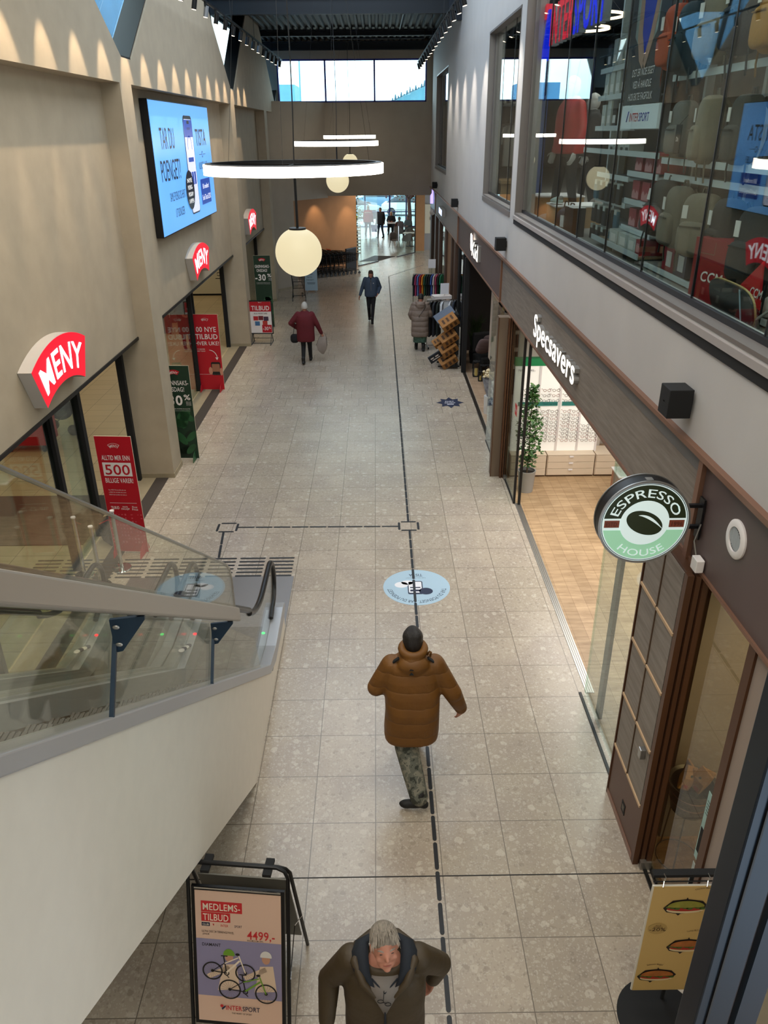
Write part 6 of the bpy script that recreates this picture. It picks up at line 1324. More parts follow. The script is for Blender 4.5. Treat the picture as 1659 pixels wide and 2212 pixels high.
# woman in blue jacket
m_bjk = clothmat('jacket_steel_blue', '#344459', .7)
t, M_, P = person('person in a steel blue zip jacket and black trousers walking towards the camera', (-.20, 27.2, 0), PI,
    dict(sh=.19, shz=1.44, pitch=.35, head=(0, .06, 1.625), neck=(0, .02, 1.50), elR=(.30, -.03, 1.15), wrR=(.38, .04, .92), elL=(-.31, -.06, 1.16), wrL=(-.24, .10, .99), knR=(.08, .02, .50), anR=(.07, -.24, .12), knL=(-.06, .14, .52), anL=(-.03, .26, .09)), m_bjk, m_trblk, m_boot, m_hairbr, 'bob', .015, 1.0, .87, 1.08, collar=True, armfat=1.05)
MB().tube([(0, .16, 1.46), (0, .165, 1.2), (0, .16, .9)], .006, 5).build('zip', m_fgrey, t); MB().ell((-.085, .155, 1.33), .016, .006, .016, 8, 5).build('chest_emblem', m_pw, t); MB().rings([[(-.06, .10, 1.45), (.06, .10, 1.45), (.0, .17, 1.34)], [(-.06, .06, 1.52), (.06, .06, 1.52), (0, .1, 1.52)]]).build('scarf', m_trblk, t)
# woman in long beige coat
m_beig = quiltmat('coat_beige', '#7d6d62', 6.5); m_skirt = mat('skirt_green_print', '#3f5a4c', .8, noise=.6, nscale=18)
t, M_, P = person('person in a long beige padded coat and green patterned skirt looking at the garment racks', (1.28, 23.15, 0), 0,
    dict(sh=.185, shz=1.36, neck=(0, .03, 1.43), head=(.02, .09, 1.545), chest=(0, .03, 1.25), pel=(0, 0, .9), elL=(-.29, .02, 1.08), wrL=(-.25, .20, .93), elR=(.30, .03, 1.07), wrR=(.25, .22, .95), knR=(.09, .04, .48), anR=(.10, -.10, .10), knL=(-.09, .08, .48), anL=(-.10, .16, .09), pitch=.45, turn=-.2), m_beig, m_trblk, m_boot, m_hairdk, 'short', .015, 1.12, .44, 1.12, hood=True, armfat=1.2, jname='coat', skirt=(.26, m_skirt))
MB().tube([(.20, -.02, 1.38), (.1, -.17, 1.25), (-.05, -.18, 1.05), (.24, -.10, .98)], .008, 5).build('bag_strap', m_blk, t)
# person inside the grocery shop
m_brc = clothmat('coat_brown', '#3f2f1c', .8); m_scarf = clothmat('scarf_rust', '#7a2c22', .9)
t, M_, P = person('person in a long brown coat and red scarf standing inside the second grocery door', (-5.85, 23.7, 0), PI + .35,
    dict(sh=.18, shz=1.40, elR=(.27, .02, 1.12), wrR=(.10, .22, 1.06), elL=(-.27, .02, 1.12), wrL=(-.10, .22, 1.06), knR=(.09, .02, .5), anR=(.09, -.02, .09), knL=(-.09, .02, .5), anL=(-.09, .05, .09), pitch=.2), m_brc, m_trblk, m_boot, m_scarf, 'bob', .016, 1.05, .46, 1.08, collar=True, jname='coat')
# far people in the cafe
m_rj = clothmat('jacket_red', '#a32a2c', .7); m_dj = clothmat('jacket_black_blue', '#10131b', .7); m_jean = clothmat('jeans_blue', '#27364f'); m_greytr = clothmat('trousers_grey', '#54514f')
t, M_, P = person('person in a red jacket with a light stripe, seen from behind in the far cafe', (-.50, 52.0, 0), -.1, dict(sh=.2, shz=1.47, head=(0, .03, 1.69), neck=(0, 0, 1.55), wrR=(.30, .1, .85), knR=(.11, .02, .5), anR=(.13, .0, .09), knL=(-.12, .02, .5), anL=(-.16, -.05, .09), pitch=0), m_rj, m_jean, m_boot, m_hairwh, 'long', .02, 1.1, .84, 1.1)
MB().box(-.2, .2, -.2, -.17, 1.40, 1.43).build('back_stripe', m_pw, t)
b = thing('carrier_bag', 'bright blue carrier bag held by the person in the red jacket', 'bag', (-.12, 52.05, .55)); MB().rings([[(x * w_, y * .08, z) for x, y in ((-1, -1), (1, -1), (1, 1), (-1, 1))] for z, w_ in ((-.3, .17), (.0, .2), (.12, .2))]).build('sack', clothmat('bag_blue', '#1f3fae', .4), b); MB().tube([(-.1, 0, .1), (-.05, 0, .27), (.05, 0, .27), (.1, 0, .1)], .012, 5).build('handle', m_navy, b)
person('person in a dark jacket and jeans beside the one in red in the far cafe', (.28, 51.1, 0), PI - .5, dict(sh=.2, shz=1.45, head=(0, .03, 1.64), knR=(.11, .08, .5), anR=(.14, .1, .09), knL=(-.12, .0, .5), anL=(-.14, -.12, .09)), m_dj, m_jean, m_boot, m_hairbr, 'bald', .02, 1.15, .8, 1.12)
SIT = dict(pel=(0, 0, .52), chest=(0, .04, .92), neck=(0, .05, 1.10), head=(0, .09, 1.23), sh=.18, shz=1.02, elR=(.26, .1, .80), wrR=(.14, .33, .78), elL=(-.26, .1, .80), wrL=(-.14, .33, .78), knR=(.12, .42, .50), anR=(.12, .40, .09), knL=(-.12, .42, .50), anL=(-.12, .38, .09), pitch=.1)
person('seated person with long blonde hair in black at a far cafe table', (1.0, 53.2, 0), PI - .2, SIT, m_dj, m_trblk, m_boot, m_hairbl, 'long', .02, 1, .46, 1.05)
person('seated person in a rust brown top behind the cafe glass', (1.45, 49.6, 0), .5, SIT, clothmat('top_rust', '#4f2218'), m_trblk, m_boot, m_hairbr, 'short', .02, 1, .46, 1.08)
person('seated person in a grey top at the cafe table behind the glass door', (2.0, 50.4, 0), 2.6, SIT, clothmat('top_slate', '#3d4d55'), m_trblk, m_boot, m_hairbr, 'short', .02, 1, .46, 1.08)
person('seated person in dark blue at the right edge of the cafe window', (2.9, 48.8, 0), 1.9, SIT, clothmat('top_dark_teal', '#1c2c33'), m_trblk, m_boot, m_hairdk, 'short', .02, 1, .46, 1.1)
# ---------------- sports shop upstairs, behind the big windows
m_rk = mat('rack_white', '#c6ccce', .5); m_rkb = mat('rack_back', '#6b5d52', .7, noise=.06); m_rshelf = mat('shelf_wood', '#8d7458', .55, noise=.12, nscale=5, stretch=(9, 1, 9))
m_isr = mat('sign_letter_red', '#e01f33', .4, emit=1.1, ecol='#f01c38'); m_isb = mat('sign_letter_blue', '#1230e0', .4, emit=1.0, ecol='#0a28ff'); m_iss = mat('sign_letter_side', '#a9adb3', .5)
# hanging letters
t = thing('sports_shop_sign', 'large hanging letter sign in red and blue behind the upper glass', 'sign', (2.62, 11.85, 7.36)); txt = 'INTERSPORT'; Wd = 3.1
vs, fs = glyphs(txt, .035); x0 = min(v[0] for v in vs); kx = Wd / (max(v[0] for v in vs) - x0); kz = .52 / .73
for i, ch in enumerate(txt):
    a, _ = glyphs(txt[:i + 1], .035); g, gf = glyphs(ch, .035, .02); off = max(v[0] for v in a) - max(v[0] for v in g)
    q = MB(); q.add([((.10 if p[2] < 0 else .005), -((p[0] + off - x0) * kx - Wd / 2), (p[1] - .365) * kz) for p in g], gf); b = q.build('letter', m_iss, t)
    g2, f2 = glyphs(ch, .032); q = MB(); q.add([(-.002, -((p[0] + off - x0) * kx - Wd / 2), (p[1] - .365) * kz) for p in g2], f2); q.build('lit_face', m_isr if i < 5 else m_isb, b, fix=False)
q = MB(); q.prism([(2.15, -.42), (2.03, -.42), (1.72, .22), (1.84, .22)], 0, .1, 'x'); q.build('swoosh', m_isb, t); MB().prism([(2.1, .12), (1.95, .14), (1.98, .32), (2.12, .3)], 0, .1, 'x').build('swoosh_head', m_isr, t)
MB().tube([(.05, -1.4, .3), (.05, -1.4, 1.5)], .01, 5).build('hanger', m_black, t); MB().tube([(.05, 1.4, .3), (.05, 1.4, 1.5)], .01, 5).build('hanger', m_black, t)
# wall rack parallel to the glass, in bays
t = thing('slotted_rack', 'long white slotted rack with label strips and wooden shelves facing the upper window', 'rack', (0, 0, 0))
MB().box(3.42, 3.46, 4.4, 12.2, 4.62, 8.2).build('back_panel', m_rkb, t)
for y in (4.6, 6.1, 7.5, 8.85, 10.05, 11.6, 12.15): MB().box(3.34, 3.42, y - .03, y + .03, 4.62, 8.2).build('upright', m_rk, t)
for y in (7.5, 8.85, 10.05): MB().box(2.95, 3.42, y - .02, y + .02, 4.60, 4.66).build('foot', m_rk, t)
MB().box(2.92, 2.96, 5.8, 8.9, 4.62, 4.66).build('floor_rail', m_rk, t)
def strip(y0, y1, z, x=3.0, d=.4, wood=False, nm='label_strip'): MB().box(x, x + .012, y0, y1, z - .03, z + .03).build(nm, m_rk, t); MB().box(x + .012, x + d, y0, y1, z - .022, z - .004).build('shelf_board', m_rshelf if wood else m_rk, t)
for z in (5.50, 5.20, 4.90): strip(8.9, 10.0, z)
for z in (5.42, 5.12, 4.86): strip(10.1, 11.55, z, 3.05)
strip(8.9, 12.15, 5.71, 2.98, .42, True); strip(8.8, 10.8, 4.70, 2.86, .52, True); strip(4.7, 8.85, 5.67, 3.0, .4, True); strip(4.7, 8.85, 5.52, 3.05)
for z in (5.98, 6.34, 6.66): strip(10.1, 11.9, z, 3.05)
for z in (6.42, 7.12): MB().box(3.0, 3.03, 4.7, 8.85, z - .03, z + .03).build('hang_rail', m_rk, t)
# red boxes
m_rbx = mat('red_box', '#9c2230', .5); m_pnk = mat('box_pink', '#c98a8c', .5)
nm = 0
for r_, z in enumerate((5.53, 5.23, 4.93)):
    for c, y in enumerate((9.72, 9.36, 9.06)):
        b = thing('shoe_box', 'red and pink carton in the rack, %s row down, %s from the left' % (ORD[r_], ORD[c]), 'box', (3.17, y, z), .0, 'red cartons'); MB().box(-.13, .13, -.13, .13, 0, .20).build('carton', m_rbx, b); T = Txt(); T.poly([(-.12, .01), (.12, .01), (.12, .07), (.06, .10), (.0, .06), (-.06, .11), (-.12, .07)]); T.build('print', m_pnk, b, 'faceL', .133)
# white retail boxes and dark hanging packs
m_pk1 = mat('pack_pale', '#b9bcb8', .5, noise=.1, nscale=9); m_pk2 = mat('pack_dark', '#1a1b1e', .6)
for r_, z in enumerate((6.70, 6.37, 6.01)):
    for c in range(6):
        b = thing('retail_pack', 'tall pale pack on the rack above the socks, %s row down, %s from the left' % (ORD[r_], ORD[c]), 'box', (3.15, 11.6 - c * .26, z), 0, 'pale packs on the rack'); MB().box(-.08, .08, -.09, .09, 0, .29 if c % 3 else .25).build('carton', m_pk1 if (c + r_) % 4 else m_pk2, b); MB().box(-.083, -.08, -.06, .06, .03, .12).build('label', m_pw, b)
for r_, z in enumerate((5.36, 5.06, 4.80)):
    for c in range(5):
        b = thing('sock_pack', 'dark sock pack hanging in the rack, %s row down, %s from the left' % (ORD[r_], ORD[c]), 'pack', (3.03, 11.4 - c * .27, z), 0, 'hanging sock packs'); MB().box(-.02, .02, -.08, .08, -.24, -.02).build('socks', m_pk2 if (c + r_) % 5 else mat('pack_teal', '#1c5b70', .6), b, bevel=.01); MB().box(-.024, .024, -.05, .05, -.06, .0).build('card', m_pk1, b)
for c in range(4):
    b = thing('gadget_box', 'flat pale box on the wooden shelf over the red cartons, %s from the left' % ORD[c], 'box', (3.12, 10.9 - c * .22, 5.71), 0, 'flat boxes'); MB().box(-.09, .09, -.09, .09, 0, .09).build('carton', m_pk1, b); MB().box(-.093, -.09, -.05, .05, .02, .06).build('label', m_pk2, b)
for c, (y, m, w_) in enumerate(((10.0, m_pk1, .17), (9.6, m_pk1, .17), (9.25, m_pk1, .15), (9.0, m_rbx, .08))):
    b = thing('helmet_box', ('grey carton on the low wooden shelf, leftmost', 'grey carton on the low wooden shelf, second from the left', 'grey carton on the low wooden shelf, beside the small red one', 'small red carton on the right end of the low wooden shelf')[c], 'box', (3.08, y, 4.70), 0, 'cartons on the low shelf'); MB().box(-.16, .16, -w_, w_, 0, .16).build('carton', m, b); MB().box(-.163, -.16, -w_ * .6, w_ * .6, .03, .12).build('label', m_pw if c < 3 else m_pnk, b)
for c, (y, z, m, lb) in enumerate(((8.4, 4.66, m_rbx, 'red ball carton on the rack floor'), (8.05, 4.66, m_navy, 'blue and white carton on the rack floor'))):
    b = thing('floor_carton', lb, 'box', (3.2, y, 4.62), 0, 'cartons on the floor'); MB().box(-.14, .14, -.16, .16, 0, .26).build('carton', m, b); MB().box(-.143, -.14, -.10, .05, .05, .2).build('label', m_pw, b)
# poster hanging in front of the rack with a picture of someone in a blue shirt
t = thing('campaign_poster', 'hanging dark poster with a blue-shirted figure and white words, in the upper window', 'poster', (2.98, 9.78, 6.90))
MB().box(0, .015, -.66, .66, -.68, 1.1).build('board', mat('poster_dark', '#2b2a2c', .5), t)
def pl(T, n_, m_, k): T.build(n_, m_, t, 'faceL', .001 + .0014 * k)
T = Txt(); T.poly([(-.45, .0), (-.25, -.12), (.15, -.12), (.32, .0), (.42, 1.05), (-.5, 1.05)]); pl(T, 'pale_figure', mat('poster_pale', '#9aa6a4', .5, noise=.3, nscale=6), 1)
T = Txt(); T.poly([(-.22, -.0), (-.02, -.22), (.22, .02), (.32, .5), (.28, 1.05), (-.2, 1.05), (-.28, .5)]); pl(T, 'blue_shirt', mat('poster_blue', '#1b36b8', .5), 2)
T = Txt(); T.poly([(-.36, .5), (-.24, .52), (-.18, .02), (-.02, -.22), (-.05, -.34), (-.2, -.25), (-.34, -.02)]).poly([(.28, .5), (.38, .42), (.2, -.1), (.02, -.34), (-.06, -.26), (.1, .0)]); pl(T, 'arms', mat('poster_arm', '#b98f78', .5), 3)
T = Txt(); T.put('DET ER NOE EGET', 0, -.36, .075, .78, .012, shear=.12).put('VED Å HANDLE', 0, -.48, .075, .66, .012, shear=.12).put('HOS EKTE FAGFOLK', -.02, -.60, .075, .86, .012, shear=.12); pl(T, 'lettering', m_pw, 4)
t = thing('brand_board', 'white board with red and blue lettering under the dark poster', 'sign', (2.96, 9.70, 6.09)); MB().box(0, .03, -.66, .66, -.12, .12).build('board', mat('board_white', '#cfd8dc', .5, emit=.15), t)
T = Txt(); T.put('INTER', -.16, 0, .09, .34, .02); T.build('red_lettering', m_afl, t, 'faceL', .002); T = Txt(); T.put('SPORT', .2, 0, .09, .36, .02).poly([(-.46, -.05), (-.42, -.05), (-.36, .06), (-.4, .06)]); T.build('blue_lettering', mat('print_royal', '#2030a0', .5), t, 'faceL', .002)
# backpacks
def backpack(name_, col, lab, loc, rz=0, sc=1.0, roll=0):
    m = mat('fabric_' + name_, col, .8, noise=.12, nscale=6, bump=.25, bscale=25); m2 = mat('strap_' + name_, tuple(c * .55 for c in hexc(col)), .85)
    t = thing('backpack', lab, 'backpack', loc, rz, 'backpacks in the upper window', rot=(0, roll, rz)); t.scale = (sc,) * 3; sq = lambda e: (lambda x, y, z: (math.copysign(abs(x) ** e, x), math.copysign(abs(y) ** e, y), math.copysign(abs(z) ** e, z)))
    MB().ell((0, 0, 0), .10, .16, .25, 20, 14, sq(.55)).build('body', m, t, 2); MB().ell((-.09, 0, -.09), .05, .135, .13, 18, 10, sq(.5)).build('front_pocket', m, t, 2); MB().box(-.145, -.135, -.10, .10, -.0, .008).build('zip', m2, t)
    for s in (-1, 1): MB().tube([(.08, s * .07, .22), (.15, s * .085, .12), (.16, s * .09, -.05), (.10, s * .12, -.22)], .018, 7).build('shoulder_strap', m2, t, True)
    MB().tube([(.03, -.04, .24), (.03, -.03, .29), (.03, .03, .29), (.03, .04, .24)], .010, 6).build('handle', m2, t, True); q = MB(); q.box(-.11, -.104, .06, .11, .06, .16); q.build('tag', m_pw, t)
    for s in (-1, 1): MB().tube([(-.02, s * .165, -.2), (-.02, s * .175, -.3), (-.01, s * .17, -.38)], .008, 5).build('loose_strap', m2, t)
    return t
backpack('grey', '#6d6a66', 'grey hard-looking backpack hanging left of the tan one in the middle row', (3.0, 8.35, 5.96), .1, 1.0)
backpack('tan', '#857a6a', 'tan backpack with a black tag hanging in the middle row', (2.98, 7.65, 5.95), -.2, 1.12); q = thing('swing_tag', 'black swing tag hanging by the tan backpack', 'tag', (2.82, 7.95, 5.88)); MB().box(-.004, .004, -.07, .07, -.12, .12).build('card', m_blk, q); T = Txt(); T.put('Db', 0, 0, .04, .06, .02); T.build('lettering', m_pw, q, 'faceL', .006); MB().tube([(0, 0, .12), (.05, -.05, .2)], .003, 4).build('string', m_blk, q)
backpack('dark2', '#34332f', 'dark backpack hanging at the right of the middle row', (3.0, 6.95, 5.95), 0, 1.05)
backpack('orange', '#b8502f', 'orange backpack hanging in the upper row', (3.02, 8.95, 6.78), .1, 1.15); backpack('petrol', '#22323d', 'dark petrol backpack beside the orange one', (2.98, 8.45, 6.72), -.1, 1.2)
backpack('sand', '#8a7d6c', 'sand coloured backpack in the upper row', (3.0, 7.85, 6.76), .2, 1.15); backpack('navy', '#1e2430', 'navy backpack in the upper row with a white price tag', (3.0, 7.3, 6.80), 0, 1.2); backpack('yellow', '#a8742a', 'mustard yellow backpack at the right end of the upper row', (3.0, 6.72, 6.74), 0, 1.1)
backpack('char', '#2b2c2d', 'charcoal backpack hanging low, left of the two taupe ones', (2.98, 8.6, 5.22), .2, 1.1, .15); backpack('taupe', '#6f675a', 'taupe backpack hanging low beside the charcoal one', (2.98, 8.08, 5.18), .0, 1.15); backpack('taupe2', '#7b7163', 'lighter taupe backpack hanging low, turned sideways', (2.98, 7.5, 5.16), .6, 1.12)
backpack('black', '#161718', 'black backpack hanging low at the right of the taupe ones', (3.0, 6.95, 5.15), 0, 1.15); backpack('black2', '#1d1e20', 'black duffel-like backpack at the far right of the low row', (3.0, 6.35, 5.12), .2, 1.2)
# red carton with white brand letters, board, pennant
t = thing('goal_box', 'tall dark red carton with white letters standing behind the upper glass', 'box', (2.93, 6.72, 4.62), .30); MB().box(-.13, .13, -.24, .24, 0, .52).build('carton', mat('ccm_red', '#8e0f1c', .45), t, bevel=.004); T = Txt(); T.put('CCM', .02, .22, .085, .26, .03, shear=.15); T.build('lettering', m_pw, t, 'faceL', .134); T = Txt(); T.put('CCM', -.03, .32, .06, .16, .03, rot=-PI / 2); T.build('side_lettering', m_pnk, t, 'front', .243); T = Txt(); T.line((-.18, .40), (.02, .40), .006).line((.02, .40), (.02, .5), .006); T.build('print_lines', m_bronze, t, 'faceL', .134)
t = thing('skateboard', 'dark board with a pale edge leaning against the inside of the upper glass', 'board', (2.78, 6.05, 4.61), 0); pts = [(.40 * math.copysign(abs(math.cos(a)) ** .55, math.cos(a)), .15 + .15 * math.copysign(abs(math.sin(a)) ** .7, math.sin(a))) for a in [2 * PI * k / 40 for k in range(40)]]
Ml = Matrix.Rotation(-.25, 4, 'Y'); MB().prism(pts, -.012, .004, 'x', Ml).build('deck', mat('board_dark', '#20252a', .35), t); MB().prism([(a * 1.02, .15 + (b - .15) * 1.05) for a, b in pts], .004, .018, 'x', Ml).build('edge', mat('board_edge', '#b9a06f', .5), t); MB().prism([(-.2, .02), (-.18, .02), (-.2, .29), (-.22, .29)], -.016, -.012, 'x', Ml).build('stripe', m_stick, t); T = Txt(); T.put('ATHORIA', .18, .03, .03, .14, .01); q = T.build('lettering', m_pw, t, 'faceL', .02)
t = thing('pennant', 'red triangular pennant with white letters behind the dark board', 'pennant', (2.86, 6.02, 4.86), 0); MB().prism([(.25, -.05), (-.12, .22), (-.2, -.12)], 0, .012, 'x').build('flag', mat('ccm_red2', '#c01a22', .5), t); T = Txt(); T.put('CCM', .1, -.01, .07, .2, .03, shear=.2); T.build('lettering', m_pw, t, 'faceL', .003); MB().tube([(.02, -.2, -.24), (.02, -.2, .25)], .008, 6).build('stick', m_blk, t)
t = thing('helmet', 'white helmet on the floor behind the red pennant', 'helmet', (3.05, 5.95, 4.62), 0); MB().ell((0, 0, .1), .11, .13, .11, 16, 10, lambda x, y, z: (x, y, max(z, -.9))).build('shell', m_pw, t, True); MB().tube([(-.08, -.1, .05), (-.1, 0, .03), (-.08, .1, .05)], .008, 5).build('strap', m_blk, t)
t = thing('shoulder_pads', 'black protective gear with a white tag at the right end behind the glass', 'gear', (2.95, 5.3, 4.62), 0); MB().ell((0, 0, .25), .16, .35, .25, 18, 12).build('shell', m_blk, t, True); MB().box(-.18, -.175, -.05, .10, .05, .3).build('tag', m_pw, t); MB().tube([(-.15, .2, .2), (-.2, .3, .1), (-.15, .35, .02)], .012, 6).build('strap', m_fgrey, t)
# plinths and mannequins
m_ply = mat('plinth_wood', '#a6835a', .55, noise=.1, nscale=6, stretch=(1, 1, 8))
for k, (x, y, w_, h) in enumerate(((3.14, 14.45, .40, .34), (3.12, 12.95, .36, .30))):
    t = thing('plinth', ('light wooden plinth left of the red-jacketed mannequin', 'second light wooden plinth carrying a pale trainer')[k], 'plinth', (x, y, 4.6), 0); MB().box(-w_, w_, -w_, w_, 0, h).build('box', m_ply, t); MB().box(-w_ - .01, w_ + .01, -w_ - .01, w_ + .01, h, h + .02).build('top', m_pw, t)
t = thing('trainer', 'pale running shoe on the second wooden plinth', 'shoe', (2.85, 12.85, 4.925), .5); MB().ell((0, .06, .05), .05, .15, .055, 18, 12, lambda x, y, z: (x * (1 - .2 * abs(y)), y, z * (1.1 - .5 * max(0, y)))).build('upper', mat('shoe_pale', '#aab9b4', .7), t, True); MB().ell((0, .06, .015), .055, .165, .02, 18, 8).build('sole', m_pw, t, True); MB().ell((0, -.03, .09), .035, .05, .04, 12, 8).build('collar', m_fgrey, t, True)
m_man = mat('mannequin_pale', '#b9b5ae', .5); m_mred = clothmat('mannequin_red', '#b21d1d', .5); m_mwh = clothmat('mannequin_white', '#a9b4ba', .5); m_mdk = clothmat('mannequin_dark', '#17181b', .8)
def mannequin(lab, loc, rz, jc, tc_, sc, hm=.85):
    t, M_, P = person(lab, loc, rz, dict(pitch=0, knR=(.1, .06, .5), anR=(.12, .1, .1), knL=(-.1, -.02, .5), anL=(-.12, -.1, .1)), jc, tc_, m_fgrey, m_man, 'bald', .02, 1, hm, 1.12, collar=True, scale=sc)
    t.name = 'mannequin'; t['category'] = 'mannequin'; b = [c for c in bpy.data.objects if c.parent == t and c.name.startswith('body')][0]; b.data.materials.clear(); b.data.materials.append(m_man)
    for c in [c for c in bpy.data.objects if c.parent == t and c.name.startswith('hair')]: c.name = 'head_cap'
    return t
mannequin('mannequin in a red jacket and dark trousers between the wooden plinths behind the upper glass', (3.12, 13.72, 4.6), PI / 2 + .3, m_mred, m_mdk, 1.2); mannequin('mannequin in a pale jacket behind the red one in the upper shop', (4.1, 13.6, 4.6), PI / 2, m_mwh, m_mdk, 1.22); mannequin('mannequin in black with folded sleeves left of the red one', (3.9, 15.4, 4.6), PI / 2 - .2, m_mdk, m_mdk, 1.1)
t = thing('banner', 'blue standing banner with white letters left of the mannequins', 'banner', (2.95, 15.1, 4.6)); MB().box(-.01, .01, -.22, .22, .1, 1.9).build('fabric', mat('banner_blue', '#2c4a86', .6), t); MB().box(-.15, .15, -.1, .1, 0, .03).build('foot', m_blk, t); MB().tube([(.02, 0, .02), (.02, 0, 1.9)], .012, 6).build('pole', m_black, t)
for k, y in enumerate((12.45, 12.08)):
    t = thing('sports_bag', ('purple and black sports bag on the floor by the plinths', 'black tote with a white panel on the floor by the plinths')[k], 'bag', (2.88, y, 4.6), .2); MB().ell((0, 0, .16), .14, .18, .16, 14, 10).build('bag_body', m_pk2 if k else mat('bag_purple', '#2d2633', .6), t, True); MB().tube([(0, -.1, .28), (0, -.05, .4), (0, .05, .4), (0, .1, .28)], .010, 5).build('handle', m_blk, t); 
    if k: MB().box(-.15, -.142, -.06, .06, .08, .24).build('panel', m_pw, t)
for k, y in enumerate((11.85, 11.6)):
    t = thing('box_tall', ('tall black retail box on the shop floor, left of two', 'tall black retail box on the shop floor, right of two')[k], 'box', (2.84, y, 4.6), .1); MB().box(-.09, .09, -.1, .1, 0, .38).build('carton', m_pk2, t); MB().box(-.09, .09, -.1, .1, .38, .385).build('lid', m_pw, t)
# clothes seen through the second window
t = rack(3.1, 20.6, 3.2, 1.5, 'chrome garment rack behind the second upper window', PI / 2); t.location.z = 4.6
for k in range(9):
    c, nm_ = [('#8d8f8c', 'grey'), ('#2a2c30', 'black'), ('#6f7672', 'dark grey'), ('#9a9c98', 'pale grey'), ('#1c1d20', 'jet black'), ('#777a78', 'mid grey'), ('#b2482d', 'orange'), ('#84908f', 'blue grey'), ('#2c2f33', 'anthracite')][k]
    t = thing('hanging_garment', '%s garment on the rack behind the second upper window, %s from the near end' % (nm_, ORD[k]), 'garment', (3.1, 19.3 + k * .32, 6.08), .3, 'garments upstairs'); garment(MB(), .5, .85, .06, .24).build('fabric', mat('cloth3_%d' % k, c, .85, bump=.3, bscale=9), t, bevel=.015); MB().tube([(0, 0, .03), (.02, 0, .012), (0, 0, 0)], .004, 5).build('hanger', m_pw, t)
for k in range(5):
    t = thing('cap', 'sports cap on the upper shelf behind the second window, %s from the near end' % ORD[k], 'cap', (3.25, 19.4 + k * .5, 6.55), -PI / 2, 'caps'); MB().ell((0, 0, .05), .09, .10, .09, 14, 8, lambda x, y, z: (x, y, max(z, -.5))).build('crown', m_pk2 if k % 2 else m_pk1, t, True); MB().ell((0, .12, .012), .07, .08, .010, 12, 6).build('peak', m_pk2, t, True)
t = thing('cap_shelf', 'long pale shelf for caps behind the second upper window', 'shelf', (3.25, 20.4, 6.53)); MB().box(-.15, .2, -1.4, 1.4, -.03, 0).build('board', m_rk, t)
for y in (-1.3, 1.3): MB().box(.15, .2, y - .02, y + .02, -1.93, .6).build('upright', m_rk, t)
t = thing('low_bench', 'warm wooden bench under the garments behind the second upper window', 'bench', (2.98, 18.4, 4.6)); MB().box(-.3, .3, -.5, .5, .34, .4).build('seat', m_ply, t)
for y in (-.4, .4): MB().box(-.28, .28, y - .03, y + .03, 0, .34).build('leg', m_ply, t)
m_rl = mat('ring_lamp_warm', '#ffe2c0', .5, emit=6, ecol='#ffd9b0')
for k, (x, y, z, r_) in enumerate(((4.4, 19.0, 7.85, .55), (4.6, 19.4, 8.12, .75))):
    t = thing('ring_lamp', ('smaller glowing ring lamp hanging inside the upper shop', 'larger glowing ring lamp hanging above the smaller one in the shop')[k], 'lamp', (x, y, z)); MB().lathe([(r_, 0), (r_, .05), (r_ - .03, .05), (r_ - .03, 0), (r_, 0)], n=48).build('glowing_ring', m_rl, t, True); MB().tube([(r_ - .01, 0, .05), (0, 0, 8.885 - z)], .004, 4).build('wire', m_cable, t); MB().tube([(-r_ + .01, 0, .05), (0, 0, 8.885 - z)], .004, 4).build('wire', m_cable, t)
for k in range(6):
    y = 6 + k * 2.3; t = thing('shop_spotlight', 'spotlight on the dark ceiling of the upper shop, %s from the camera' % ORD[k], 'spotlight', (4.4, y, 8.75), 0, 'shop spotlights upstairs'); MB().tube([(0, 0, 0), (-.08, 0, -.14)], .05, 12).build('housing', m_spot, t, True); MB().tube([(-.081, 0, -.141), (-.084, 0, -.147)], .042, 12).build('lens', m_lens, t, True); MB().box(-.02, .02, -.04, .04, .0, .15).build('mount', m_spot, t)
